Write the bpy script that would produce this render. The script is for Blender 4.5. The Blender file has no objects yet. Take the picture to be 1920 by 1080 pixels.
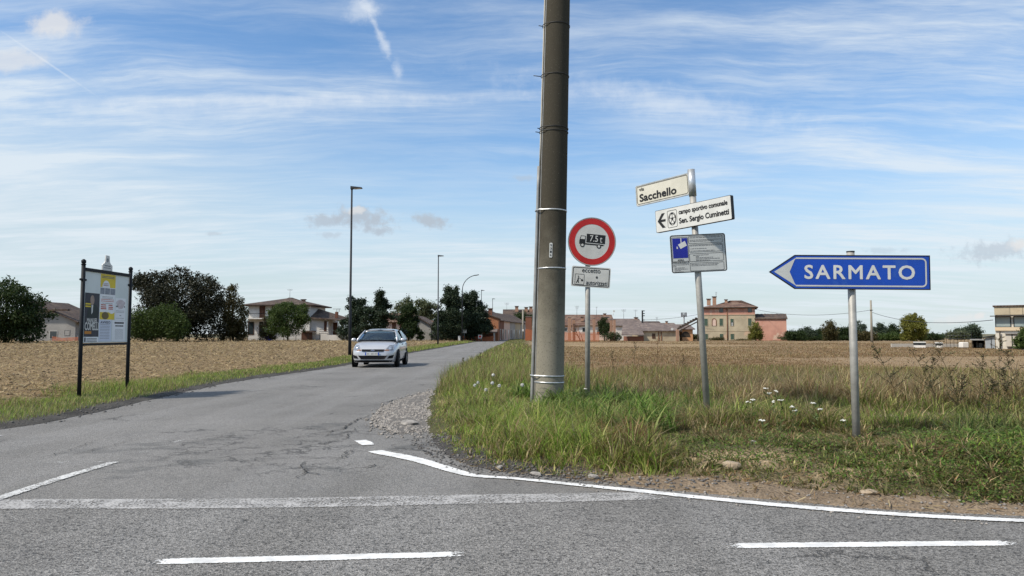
import bpy, bmesh, math, random
import numpy as np
from mathutils import Vector, Matrix
from mathutils.bvhtree import BVHTree
from math import radians as R, sin, cos, pi, atan2, hypot

random.seed(7)
RNG = np.random.default_rng(11)
SC = bpy.context.scene
COL = SC.collection

# ------------------------------------------------------------------ camera
FPX, CAMH, PITCH = 1390.0, 1.25, R(3.54)
cam_data = bpy.data.cameras.new('camera')
cam = bpy.data.objects.new('camera', cam_data); COL.objects.link(cam)
cam.location = (0, 0, CAMH); cam.rotation_euler = (R(90) + PITCH, 0, 0)
cam_data.sensor_width = 36.0; cam_data.lens = 36.0 * FPX / 1920.0
cam_data.clip_start = 0.1; cam_data.clip_end = 20000
SC.camera = cam

# ------------------------------------------------------------------ sun
SUN_EL, SUN_AZ = R(47), R(-118)          # azimuth measured clockwise from +Y (view direction)
sd = bpy.data.lights.new('sun', 'SUN'); sd.energy = 3.4; sd.angle = R(3.5); sd.color = (1.0, 0.92, 0.80)
sun = bpy.data.objects.new('sun', sd); COL.objects.link(sun)
to_sun = Vector((cos(SUN_EL) * sin(SUN_AZ), cos(SUN_EL) * cos(SUN_AZ), sin(SUN_EL)))
sun.rotation_euler = to_sun.to_track_quat('Z', 'Y').to_euler()

SC.view_settings.view_transform = 'Standard'; SC.view_settings.look = 'None'
SC.view_settings.exposure = 0.55; SC.view_settings.gamma = 1.0
SC.view_settings.use_curve_mapping = False
SC.render.film_transparent = False
SC.cycles.max_bounces = 8; SC.cycles.transparent_max_bounces = 16
SC.cycles.caustics_reflective = False; SC.cycles.caustics_refractive = False

# ------------------------------------------------------------------ world
W = bpy.data.worlds.new('World'); SC.world = W; W.use_nodes = True
wn, wl = W.node_tree.nodes, W.node_tree.links
wn.clear()

class NG:
    """small helper for chaining maths nodes in one tree"""
    def __init__(s, nodes, links): s.n, s.l = nodes, links
    def put(s, sock, v):
        if hasattr(v, 'is_linked') or isinstance(v, bpy.types.NodeSocket): s.l.new(v, sock)
        else: sock.default_value = v
    def m(s, op, a, b=None, c=None, clamp=False):
        x = s.n.new('ShaderNodeMath'); x.operation = op; x.use_clamp = clamp
        s.put(x.inputs[0], a)
        if b is not None: s.put(x.inputs[1], b)
        if c is not None: s.put(x.inputs[2], c)
        return x.outputs[0]
    def mr(s, v, a, b, c=0.0, d=1.0, smooth=True):
        x = s.n.new('ShaderNodeMapRange'); x.clamp = True
        if smooth: x.interpolation_type = 'SMOOTHSTEP'
        s.put(x.inputs['Value'], v)
        for k, q in zip(('From Min', 'From Max', 'To Min', 'To Max'), (a, b, c, d)): s.put(x.inputs[k], q)
        return x.outputs['Result']
    def mix(s, f, a, b, mode='MIX'):
        x = s.n.new('ShaderNodeMix'); x.data_type = 'RGBA'; x.blend_type = mode; x.clamp_factor = True
        s.put(x.inputs[0], f)
        s.put(x.inputs[6], a if not isinstance(a, tuple) else (*a[:3], 1.0))
        s.put(x.inputs[7], b if not isinstance(b, tuple) else (*b[:3], 1.0))
        return x.outputs[2]
    def noise(s, vec, scale, detail=3.0, rough=0.5, dist=0.0):
        x = s.n.new('ShaderNodeTexNoise'); x.inputs['Scale'].default_value = scale
        x.inputs['Detail'].default_value = detail; x.inputs['Roughness'].default_value = rough
        x.inputs['Distortion'].default_value = dist
        if vec is not None: s.l.new(vec, x.inputs['Vector'])
        return x.outputs['Fac'], x.outputs['Color']
    def voro(s, vec, scale, feature='F1'):
        x = s.n.new('ShaderNodeTexVoronoi'); x.feature = feature; x.inputs['Scale'].default_value = scale
        if vec is not None: s.l.new(vec, x.inputs['Vector'])
        return x
    def comb(s, a, b, c):
        x = s.n.new('ShaderNodeCombineXYZ')
        for i, v in enumerate((a, b, c)): s.put(x.inputs[i], v)
        return x.outputs[0]
    def sep(s, v):
        x = s.n.new('ShaderNodeSeparateXYZ'); s.l.new(v, x.inputs[0]); return x.outputs
    def mapping(s, v, scale=(1, 1, 1), rot=(0, 0, 0), loc=(0, 0, 0)):
        x = s.n.new('ShaderNodeMapping'); s.l.new(v, x.inputs['Vector'])
        x.inputs['Scale'].default_value = scale; x.inputs['Rotation'].default_value = rot; x.inputs['Location'].default_value = loc
        return x.outputs[0]
    def vadd(s, a, b):
        x = s.n.new('ShaderNodeVectorMath'); x.operation = 'ADD'; s.put(x.inputs[0], a); s.put(x.inputs[1], b); return x.outputs[0]
    def vscale(s, a, k):
        x = s.n.new('ShaderNodeVectorMath'); x.operation = 'SCALE'; s.put(x.inputs[0], a); s.put(x.inputs['Scale'], k); return x.outputs[0]

def px_ae(px, py):
    """direction of a pixel as (x/y, z/y) of its world direction"""
    d = px_dir(px, py)
    return d.x / d.y, d.z / d.y

CF = Vector((0, cos(PITCH), sin(PITCH))); CU = Vector((0, -sin(PITCH), cos(PITCH))); CR = Vector((1, 0, 0))
def px_dir(px, py): return CF * FPX + CR * (px - 960) + CU * (540 - py)
def at(px, py, Y):
    d = px_dir(px, py); return Vector((d.x / d.y * Y, Y, CAMH + d.z / d.y * Y))
def ground(px, py, z=0.0):
    d = px_dir(px, py); t = (z - CAMH) / d.z; return Vector((d.x * t, d.y * t, z))

g = NG(wn, wl)
sky = wn.new('ShaderNodeTexSky'); sky.sky_type = 'NISHITA'; sky.sun_disc = False
sky.sun_elevation = SUN_EL; sky.sun_rotation = SUN_AZ % (2 * pi)
sky.altitude = 60; sky.air_density = 1.0; sky.dust_density = 0.6; sky.ozone_density = 2.5
tc = wn.new('ShaderNodeTexCoord')
dx, dy, dz = g.sep(tc.outputs['Generated'])
zc = g.m('MAXIMUM', dz, 0.0)
# clouds lie on a high flat layer: direction projected to it
den = g.m('ADD', zc, 0.10)
plane = g.comb(g.m('DIVIDE', dx, den), g.m('DIVIDE', dy, den), 0.0)
SKYB = 1.0
hs = wn.new('ShaderNodeHueSaturation'); hs.inputs['Saturation'].default_value = 1.15; hs.inputs['Value'].default_value = 1.15
wl.new(sky.outputs[0], hs.inputs['Color'])
base = g.mix(1.0, hs.outputs[0], (1.22, 1.32, 1.36), 'MULTIPLY')
# veil towards the horizon
pale = (5.9, 6.75, 7.1)
veil = g.mr(dz, 0.30, 0.02, 0.0, 0.84)
leftw = g.mr(dx, 0.25, -0.6, 0.0, 1.0)
veil2 = g.m('MULTIPLY', g.mr(dz, 0.34, 0.12, 0.0, 0.80), leftw)
veil = g.m('MAXIMUM', veil, veil2)
c1 = g.mix(veil, base, g.mix(g.mr(dz, 0.02, 0.22), (5.5, 6.35, 6.7), (5.7, 6.7, 7.3)))
# cirrus
pw = g.vadd(plane, g.vscale(g.noise(plane, 1.1, 4)[1], 0.32))
f1 = g.noise(g.mapping(pw, (0.5, 2.6, 1), (0, 0, R(-9))), 1.7, 10, 0.68)[0]
f2 = g.noise(g.mapping(pw, (0.9, 4.2, 1), (0, 0, R(17))), 1.6, 10, 0.66)[0]
f3 = g.noise(g.mapping(plane, (0.5, 0.8, 1), (0, 0, 0), (3.1, 1.7, 0)), 0.8, 3, 0.5)[0]
ci = g.m('ADD', g.mr(f1, 0.36, 0.72, 0, 0.9), g.mr(f2, 0.42, 0.76, 0, 0.65))
ci = g.m('MULTIPLY', ci, g.mr(f3, 0.30, 0.62, 0.25, 1.0))
ci = g.m('ADD', ci, g.m('MULTIPLY', g.mr(f3, 0.30, 0.65), 0.22), None, True)
ci = g.m('MULTIPLY', ci, 0.80)
c2 = g.mix(ci, c1, (7.1, 7.8, 8.4))
# individual clouds at their directions (azimuth / elevation tangents, front half)
dyc = g.m('MAXIMUM', dy, 0.05)
A_, E_ = g.m('DIVIDE', dx, dyc), g.m('DIVIDE', dz, dyc)
ae = g.comb(A_, E_, 0.0)
nz = g.noise(ae, 34, 6, 0.62)[0]; nz2 = g.noise(g.mapping(ae, (1, 1, 1), (0, 0, 0), (5, 5, 0)), 75, 5, 0.65)[0]
front = g.mr(dy, 0.1, 0.3)
def blob(px, py, rx, ry, ang, amp, lo, hi, gain, n=nz):
    a0, e0 = px_ae(px, py)
    u, v = g.m('SUBTRACT', A_, a0), g.m('SUBTRACT', E_, e0)
    ca, sa = cos(ang), sin(ang)
    U = g.m('ADD', g.m('MULTIPLY', u, ca), g.m('MULTIPLY', v, sa)); V = g.m('SUBTRACT', g.m('MULTIPLY', v, ca), g.m('MULTIPLY', u, sa))
    r = g.m('SQRT', g.m('ADD', g.m('POWER', g.m('DIVIDE', U, rx / FPX), 2.0), g.m('POWER', g.m('DIVIDE', V, ry / FPX), 2.0)))
    q = g.m('ADD', r, g.m('MULTIPLY', g.m('SUBTRACT', n, 0.5), amp))
    return g.m('MULTIPLY', g.mr(q, hi, lo, 0.0, gain), front)
col = c2
WARM, WHITE, GREY = (7.5, 7.45, 7.4), (7.9, 8.3, 8.7), (4.35, 5.0, 5.75)
for a in ((105, 46, 62, 30, 0, 1.5, .35, 1.15, .75), (25, 112, 75, 26, 0, 1.6, .35, 1.2, .55)):
    col = g.mix(blob(*a), col, WARM)
for a in ((710, 62, 12, 96, R(25), 2.6, -.1, 1.1, .55), (680, 20, 40, 34, R(20), 2.4, .0, 1.2, .42), (744, 128, 12, 30, R(8), 2.2, .0, 1.2, .35),
          (90, 118, 130, 2.6, R(-34), .9, .1, 1.2, .30), (520, 186, 620, 12, R(1), 1.5, -.2, 1.3, .38), (1240, 190, 330, 34, R(-9), 2.4, -.3, 1.3, .34), (430, 205, 420, 22, R(2), 2.2, -.3, 1.3, .25)):
    col = g.mix(blob(*a), col, WHITE)
for a in ((676, 408, 66, 24, R(-5), 2.2, .25, 1.1, .95), (608, 414, 46, 16, 0, 2.2, .25, 1.1, .8), (712, 432, 36, 11, 0, 2.2, .25, 1.1, .85), (618, 440, 32, 9, 0, 2.2, .25, .95, .5),
          (806, 414, 46, 15, R(-14), 2.0, .25, 1.1, .95), (400, 438, 20, 6, 0, 2.2, .25, .95, .45), (985, 334, 34, 8, 0, 2.0, .2, 1.0, .45),
          (1865, 470, 95, 26, R(6), 2.3, .25, 1.0, .6), (1660, 470, 50, 8, 0, 2.3, .25, 1.0, .35)):
    col = g.mix(blob(*a, n=nz2), col, GREY)
for a in ((664, 394, 24, 10, 0, 2.0, .2, 1.0, .65), (1912, 458, 28, 15, 0, 2.0, .2, 1.0, .75), (1838, 590, 14, 8, R(20), 2, .2, 1.0, .8), (1800, 598, 60, 12, R(8), 2, .2, 1.0, .5)):
    col = g.mix(blob(*a, n=nz2), col, WARM)
bg = wn.new('ShaderNodeBackground'); bg.inputs['Strength'].default_value = 0.075
wl.new(col, bg.inputs['Color'])
wo = wn.new('ShaderNodeOutputWorld'); wl.new(bg.outputs[0], wo.inputs['Surface'])

# ------------------------------------------------------------------ object helpers
def tag(o, label=None, cat=None, group=None, kind=None):
    if label: o['label'] = label
    if cat: o['category'] = cat
    if group: o['group'] = group
    if kind: o['kind'] = kind
    return o

def thing(name, label, cat, loc=(0, 0, 0), rot=(0, 0, 0), group=None):
    o = bpy.data.objects.new(name, None); COL.objects.link(o); o.empty_display_size = 0.2
    o.location = loc; o.rotation_euler = rot
    return tag(o, label, cat, group)

def copy_tree(o, parent=None):
    c = o.copy(); COL.objects.link(c); c.parent = parent
    for ch in list(o.children): copy_tree(ch, c)
    return c

class MB:
    """collects verts and faces, then links them as ONE mesh object"""
    def __init__(s): s.v, s.f, s.sm = [], [], []
    def add(s, vs, fs, smooth=False):
        b = len(s.v); s.v += [tuple(p) for p in vs]
        for f in fs: s.f.append(tuple(b + i for i in f)); s.sm.append(smooth)
        return s
    def box(s, c, size, rz=0.0, M=None):
        hx, hy, hz = size[0] / 2, size[1] / 2, size[2] / 2
        vs = [Vector((x, y, z)) for x in (-hx, hx) for y in (-hy, hy) for z in (-hz, hz)]
        if M is not None: vs = [M @ p for p in vs]
        if rz: vs = [Matrix.Rotation(rz, 3, 'Z') @ p for p in vs]
        c = Vector(c)
        return s.add([p + c for p in vs], [(0, 1, 3, 2), (4, 6, 7, 5), (0, 4, 5, 1), (2, 3, 7, 6), (0, 2, 6, 4), (1, 5, 7, 3)])
    def box2(s, a, b):
        return s.box([(p + q) / 2 for p, q in zip(a, b)], [abs(q - p) for p, q in zip(a, b)])
    def tube(s, pts, rad, n=12, cap=True, smooth=True):
        pts = [Vector(p) for p in pts]; rad = [rad] * len(pts) if not hasattr(rad, '__len__') else rad
        b = len(s.v)
        for i, p in enumerate(pts):
            d = (pts[min(i + 1, len(pts) - 1)] - pts[max(i - 1, 0)]).normalized()
            u = d.cross(Vector((0, 1, 0)) if abs(d.y) < 0.9 else Vector((1, 0, 0))).normalized(); w = d.cross(u)
            for k in range(n):
                a = 2 * pi * k / n; s.v.append(tuple(p + (u * cos(a) + w * sin(a)) * rad[i]))
        for i in range(len(pts) - 1):
            for k in range(n):
                q = (k + 1) % n
                s.f.append((b + i * n + k, b + i * n + q, b + (i + 1) * n + q, b + (i + 1) * n + k)); s.sm.append(smooth)
        if cap:
            s.f.append(tuple(b + k for k in reversed(range(n)))); s.sm.append(False)
            e = b + (len(pts) - 1) * n; s.f.append(tuple(e + k for k in range(n))); s.sm.append(False)
        return s
    def plate(s, poly, y, th=0.002):
        """flat polygon in the local x-z plane facing -y, from y (back) to y - th (front)"""
        n = len(poly); area = sum(poly[i][0] * poly[(i + 1) % n][1] - poly[(i + 1) % n][0] * poly[i][1] for i in range(n))
        if area < 0: poly = list(reversed(poly))
        vs = [(x, y - th, z) for x, z in poly] + [(x, y, z) for x, z in poly]
        return s.add(vs, [tuple(range(n)), tuple(reversed(range(n, 2 * n)))] + [(i, i + n, (i + 1) % n + n, (i + 1) % n) for i in range(n)])
    def ring(s, outer, inner, y, th=0.002):
        n = len(outer)
        vs = [(x, y - th, z) for x, z in outer] + [(x, y - th, z) for x, z in inner] + [(x, y, z) for x, z in outer] + [(x, y, z) for x, z in inner]
        fs = []
        for i in range(n):
            j = (i + 1) % n
            fs += [(i, j, n + j, n + i), (i, 2 * n + i, 2 * n + j, j), (n + i, n + j, 3 * n + j, 3 * n + i)]
        return s.add(vs, fs)
    def xform(s, M):
        s.v = [tuple(M @ Vector(p)) for p in s.v]; return s
    def build(s, name, mat, parent=None, loc=None, rot=None, bevel=0.0):
        me = bpy.data.meshes.new(name); me.from_pydata(s.v, [], s.f)
        me.polygons.foreach_set('use_smooth', s.sm); me.materials.append(mat); me.update()
        if bevel:
            bm = bmesh.new(); bm.from_mesh(me)
            bmesh.ops.bevel(bm, geom=bm.edges[:], offset=bevel, segments=1, affect='EDGES', clamp_overlap=True)
            bm.to_mesh(me); bm.free()
        o = bpy.data.objects.new(name, me); COL.objects.link(o)
        if parent is not None: o.parent = parent
        if loc is not None: o.location = loc
        if rot is not None: o.rotation_euler = rot
        return o

def np_mesh(name, V, loops, starts, mat, col=None, parent=None, smooth=False):
    me = bpy.data.meshes.new(name)
    me.vertices.add(len(V)); me.vertices.foreach_set('co', np.ascontiguousarray(V, dtype=np.float32).ravel())
    me.loops.add(len(loops)); me.loops.foreach_set('vertex_index', np.ascontiguousarray(loops, dtype=np.int32))
    me.polygons.add(len(starts)); me.polygons.foreach_set('loop_start', np.ascontiguousarray(starts, dtype=np.int32))
    me.update(calc_edges=True); me.validate()
    if smooth: me.polygons.foreach_set('use_smooth', np.ones(len(starts), dtype=bool))
    if col is not None:
        a = me.color_attributes.new('Col', 'FLOAT_COLOR', 'POINT')
        c4 = np.ones((len(V), 4), dtype=np.float32); c4[:, :3] = col
        a.data.foreach_set('color', c4.ravel())
    me.materials.append(mat)
    o = bpy.data.objects.new(name, me); COL.objects.link(o)
    if parent is not None: o.parent = parent
    return o

# 2-D shapes
def circ(cx, cz, r, n=48, rz=None): return [(cx + r * cos(2 * pi * k / n), cz + (rz or r) * sin(2 * pi * k / n)) for k in range(n)]
def rrect(cx, cz, w, h, r, n=5):
    o = []
    for sx, sz, a0 in ((1, 1, 0), (-1, 1, 90), (-1, -1, 180), (1, -1, 270)):
        for k in range(n + 1):
            a = R(a0 + 90 * k / n); o.append((cx + sx * (w / 2 - r) + r * cos(a), cz + sz * (h / 2 - r) + r * sin(a)))
    return o
def rect(x0, z0, x1, z1): return [(x0, z0), (x1, z0), (x1, z1), (x0, z1)]

_tc = {}
def lettering(body, cx, cz, w, h, y, mat, parent, bold=0.012, space=1.0, th=0.002, name='lettering', shear=0.0):
    """flat raised lettering in the local x-z plane, fitted to width w and height h about (cx, cz)"""
    key = (body, space)
    if key not in _tc:
        cu = bpy.data.curves.new('lettering', 'FONT'); cu.body = body; cu.space_character = space
        cu.resolution_u = 3; cu.align_x = 'CENTER'
        ob = bpy.data.objects.new('lettering', cu); COL.objects.link(ob)
        dg = bpy.context.evaluated_depsgraph_get(); me = bpy.data.meshes.new_from_object(ob.evaluated_get(dg))
        P = [tuple(v.co) for v in me.vertices]; F = [tuple(p.vertices) for p in me.polygons]
        bpy.data.objects.remove(ob); bpy.data.curves.remove(cu); bpy.data.meshes.remove(me)
        _tc[key] = (P, F)
    P, F = _tc[key]
    xs, ys = [p[0] for p in P], [p[1] for p in P]
    x0, x1, y0, y1 = min(xs), max(xs), min(ys), max(ys)
    kx, kz = w / (x1 - x0), h / (y1 - y0)
    V = [(cx + (p[0] - (x0 + x1) / 2) * kx + shear * p[1], y - th, cz + (p[1] - (y0 + y1) / 2) * kz) for p in P]
    m = MB()
    if bold:                                  # heavier strokes: the outline laid over itself a little to each side
        ex = bold * h / (y1 - y0) * .8
        for i, (ax, az) in enumerate(((1, 0), (-1, 0), (0, 1), (0, -1), (.7, .7), (-.7, -.7), (.7, -.7), (-.7, .7))): m.add([(p[0] + ax * ex, p[1] - i * .00012, p[2] + az * ex) for p in V], F)
    else: m.add(V, F)
    return tag(m.build(name, mat, parent), kind='stuff' if len(body) > 1 else None)

# ------------------------------------------------------------------ materials
MATS = {}
def material(name, c1, c2=None, rough=0.6, scale=4.0, metal=0.0, bump=0.0, bscale=None, detail=5, lo=0.35, hi=0.65, spec=0.4, fine=0.0, coat=0.0, c3=None, s3=1.0):
    """procedural paint / plaster / metal: two colours blended by noise, optional second stain colour, relief"""
    m = bpy.data.materials.new(name); m.use_nodes = True; n, l = m.node_tree.nodes, m.node_tree.links
    b = n['Principled BSDF']; q = NG(n, l)
    co = n.new('ShaderNodeTexCoord').outputs['Object']
    b.inputs['Roughness'].default_value = rough; b.inputs['Metallic'].default_value = metal
    b.inputs['Specular IOR Level'].default_value = spec
    if coat: b.inputs['Coat Weight'].default_value = coat; b.inputs['Coat Roughness'].default_value = 0.05
    c2 = c2 or tuple(x * 0.8 for x in c1)
    c = q.mix(q.mr(q.noise(co, scale, detail, 0.6)[0], lo, hi), c1, c2)
    if c3: c = q.mix(q.mr(q.noise(co, s3, 6, 0.65)[0], 0.56, 0.66), c, c3)
    if fine: c = q.mix(fine, c, q.mix(q.noise(co, scale * 30, 2)[0], tuple(x * .5 for x in c1), tuple(min(1, x * 1.5) for x in c1)))
    l.new(c, b.inputs['Base Color'])
    if bump:
        bn = n.new('ShaderNodeBump'); bn.inputs['Strength'].default_value = bump; bn.inputs['Distance'].default_value = 0.02
        l.new(q.noise(co, bscale or scale * 6, 4)[0], bn.inputs['Height']); l.new(bn.outputs[0], b.inputs['Normal'])
    MATS[name] = m
    return m

def leaf_material(name, cols, trans=0.35, rough=0.55):
    """leaf: colour from the blade's own vertex colour times three tints, some light passing through"""
    m = bpy.data.materials.new(name); m.use_nodes = True; n, l = m.node_tree.nodes, m.node_tree.links
    b = n['Principled BSDF']; q = NG(n, l)
    if cols is None:
        at_ = n.new('ShaderNodeAttribute'); at_.attribute_name = 'Col'; c = at_.outputs['Color']
    else:
        at_ = n.new('ShaderNodeAttribute'); at_.attribute_name = 'Col'
        t = q.sep(at_.outputs['Color'])[0]
        c = q.mix(q.mr(t, 0.0, 0.5, smooth=False), cols[0], cols[1]); c = q.mix(q.mr(t, 0.5, 1.0, smooth=False), c, cols[2])
    l.new(c, b.inputs['Base Color']); b.inputs['Roughness'].default_value = rough; b.inputs['Specular IOR Level'].default_value = 0.25
    tr = n.new('ShaderNodeBsdfTranslucent'); l.new(c, tr.inputs['Color'])
    mx = n.new('ShaderNodeMixShader'); mx.inputs[0].default_value = trans
    l.new(b.outputs[0], mx.inputs[1]); l.new(tr.outputs[0], mx.inputs[2]); l.new(mx.outputs[0], n['Material Output'].inputs['Surface'])
    MATS[name] = m
    return m

def smooth01(x): x = np.clip(x, 0, 1); return x * x * (3 - 2 * x)
_perm = RNG.permutation(512)
def vnoise(x, y, seed=0):
    """value noise on arrays, 0..1"""
    x = np.asarray(x, float); y = np.asarray(y, float)
    xi, yi = np.floor(x).astype(int), np.floor(y).astype(int); fx, fy = x - xi, y - yi
    fx, fy = fx * fx * (3 - 2 * fx), fy * fy * (3 - 2 * fy)
    def h(i, j): return _perm[(_perm[(i + seed * 17) & 511] + j) & 511] / 511.0
    return (h(xi, yi) * (1 - fx) + h(xi + 1, yi) * fx) * (1 - fy) + (h(xi, yi + 1) * (1 - fx) + h(xi + 1, yi + 1) * fx) * fy
def fbm(x, y, seed=0, o=3):
    return sum(vnoise(x * 2 ** k, y * 2 ** k, seed + k) * 0.5 ** (k + 1) for k in range(o)) / (1 - 0.5 ** o)
# ------------------------------------------------------------------ ground, road
E_RIGHT_PX = [(951, 638.5), (930, 650), (905, 664), (880, 678), (858, 692), (838, 707), (822, 722), (806, 742), (796, 765), (794, 785), (800, 810),
              (814, 835), (840, 855), (875, 872), (920, 884), (990, 892), (1080, 901), (1180, 912), (1290, 922), (1400, 932), (1500, 942), (1600, 951),
              (1700, 957), (1800, 962), (1920, 967), (2100, 974)]
E_LEFT_PX = [(905, 639.5), (885, 642.5), (830, 652), (780, 660.5), (720, 671), (640, 687), (560, 699), (480, 710), (420, 720), (340, 737), (260, 755),
             (170, 776), (80, 794), (0, 806)]
ER = [tuple(ground(*p)[:2]) for p in E_RIGHT_PX]; ER = [(-0.9, 230.0)] + ER + [(9.0, 3.9), (90, 1.5)]
EL = [tuple(ground(*p)[:2]) for p in E_LEFT_PX]; EL = [(-5.2, 230.0)] + EL + [(-7.1, 8.7), (-8.2, 7.9), (-10, 7.3), (-14, 6.9), (-90, 6.2)]
POLY_R = np.array(ER + [(200, 1.5), (200, 230)]); POLY_L = np.array(EL + [(-200, 6.2), (-200, 230)])

def sdist(x, y, edge, poly):
    """signed distance to the verge edge, positive on the verge side"""
    x, y = np.asarray(x, float), np.asarray(y, float)
    d = np.full(x.shape, 1e9)
    for (ax, ay), (bx, by) in zip(edge[:-1], edge[1:]):
        ex, ey = bx - ax, by - ay; L = ex * ex + ey * ey
        t = np.clip(((x - ax) * ex + (y - ay) * ey) / L, 0, 1)
        d = np.minimum(d, (x - ax - t * ex) ** 2 + (y - ay - t * ey) ** 2)
    ins = np.zeros(x.shape, bool); n = len(poly)
    for i in range(n):
        ax, ay = poly[i]; bx, by = poly[(i + 1) % n]
        if ay == by: continue
        c = ((ay > y) != (by > y)) & (x < (bx - ax) * (y - ay) / (by - ay) + ax); ins ^= c
    return np.where(ins, 1, -1) * np.sqrt(d)

def hgt_right(x, y, s=None):
    s = sdist(x, y, ER, POLY_R) if s is None else s
    s2 = s + (fbm(x * 1.7, y * 1.7, 3) - 0.5) * 0.22
    up = smooth01(s2 / 1.1) * 0.10 + np.clip(s2, -0.3, 0.25) * 0.16
    k = smooth01(s / 0.6)
    z = up + k * ((fbm(x * 1.1, y * 1.1, 5) - 0.5) * 0.10 + (fbm(x * 5, y * 5, 8) - 0.5) * 0.045)
    z = z + 0.16 * np.exp(-((y - 11.9 - 0.06 * (x - 5)) / 0.55) ** 2) * smooth01((x - 4.0) / 0.8) * smooth01((12 - x) / 3)
    z = z - 0.17 * smooth01((y - 24) / 26) * smooth01((x - 2) / 6)
    z = z - k * 0.06 * np.exp(-((y - 10.4) / 0.7) ** 2) * smooth01((x - 4.3) / 0.5) * smooth01((7.4 - x) / 0.6)
    return z
def hgt_left(x, y, s=None):
    s = sdist(x, y, EL, POLY_L) if s is None else s
    s2 = s + (fbm(x * 1.3, y * 1.3, 13) - 0.5) * 0.25
    up = smooth01(s2 / 1.0) * 0.07 + np.clip(s2, -0.3, 0.2) * 0.15
    fld = smooth01((s - 1.3) / 0.5)
    rough = (fbm(x * 2.3, y * 2.3, 15, 4) - 0.5) * 0.07 + 0.04 * np.sin((y * 0.94 + x * 0.34) * 2 * pi / 0.75 + 2 * fbm(x, y, 17))
    z = up + smooth01(s / 0.8) * (fbm(x * 1.1, y * 1.1, 14) - 0.5) * 0.05 + fld * rough
    return z
def terr(x, y):
    a, b = np.array([float(x)]), np.array([float(y)])
    if x > -3.4: return float(max(0, hgt_right(a, b)[0])) if sdist(a, b, ER, POLY_R)[0] > 0 else 0.0
    return float(max(0, hgt_left(a, b)[0])) if sdist(a, b, EL, POLY_L)[0] > 0 else 0.0
def on_ground(px, py):
    """where the ray of a pixel meets the terrain"""
    z = 0.0
    for _ in range(6):
        p = ground(px, py, z); z = terr(p.x, p.y)
    return Vector((p.x, p.y, z))

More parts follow.
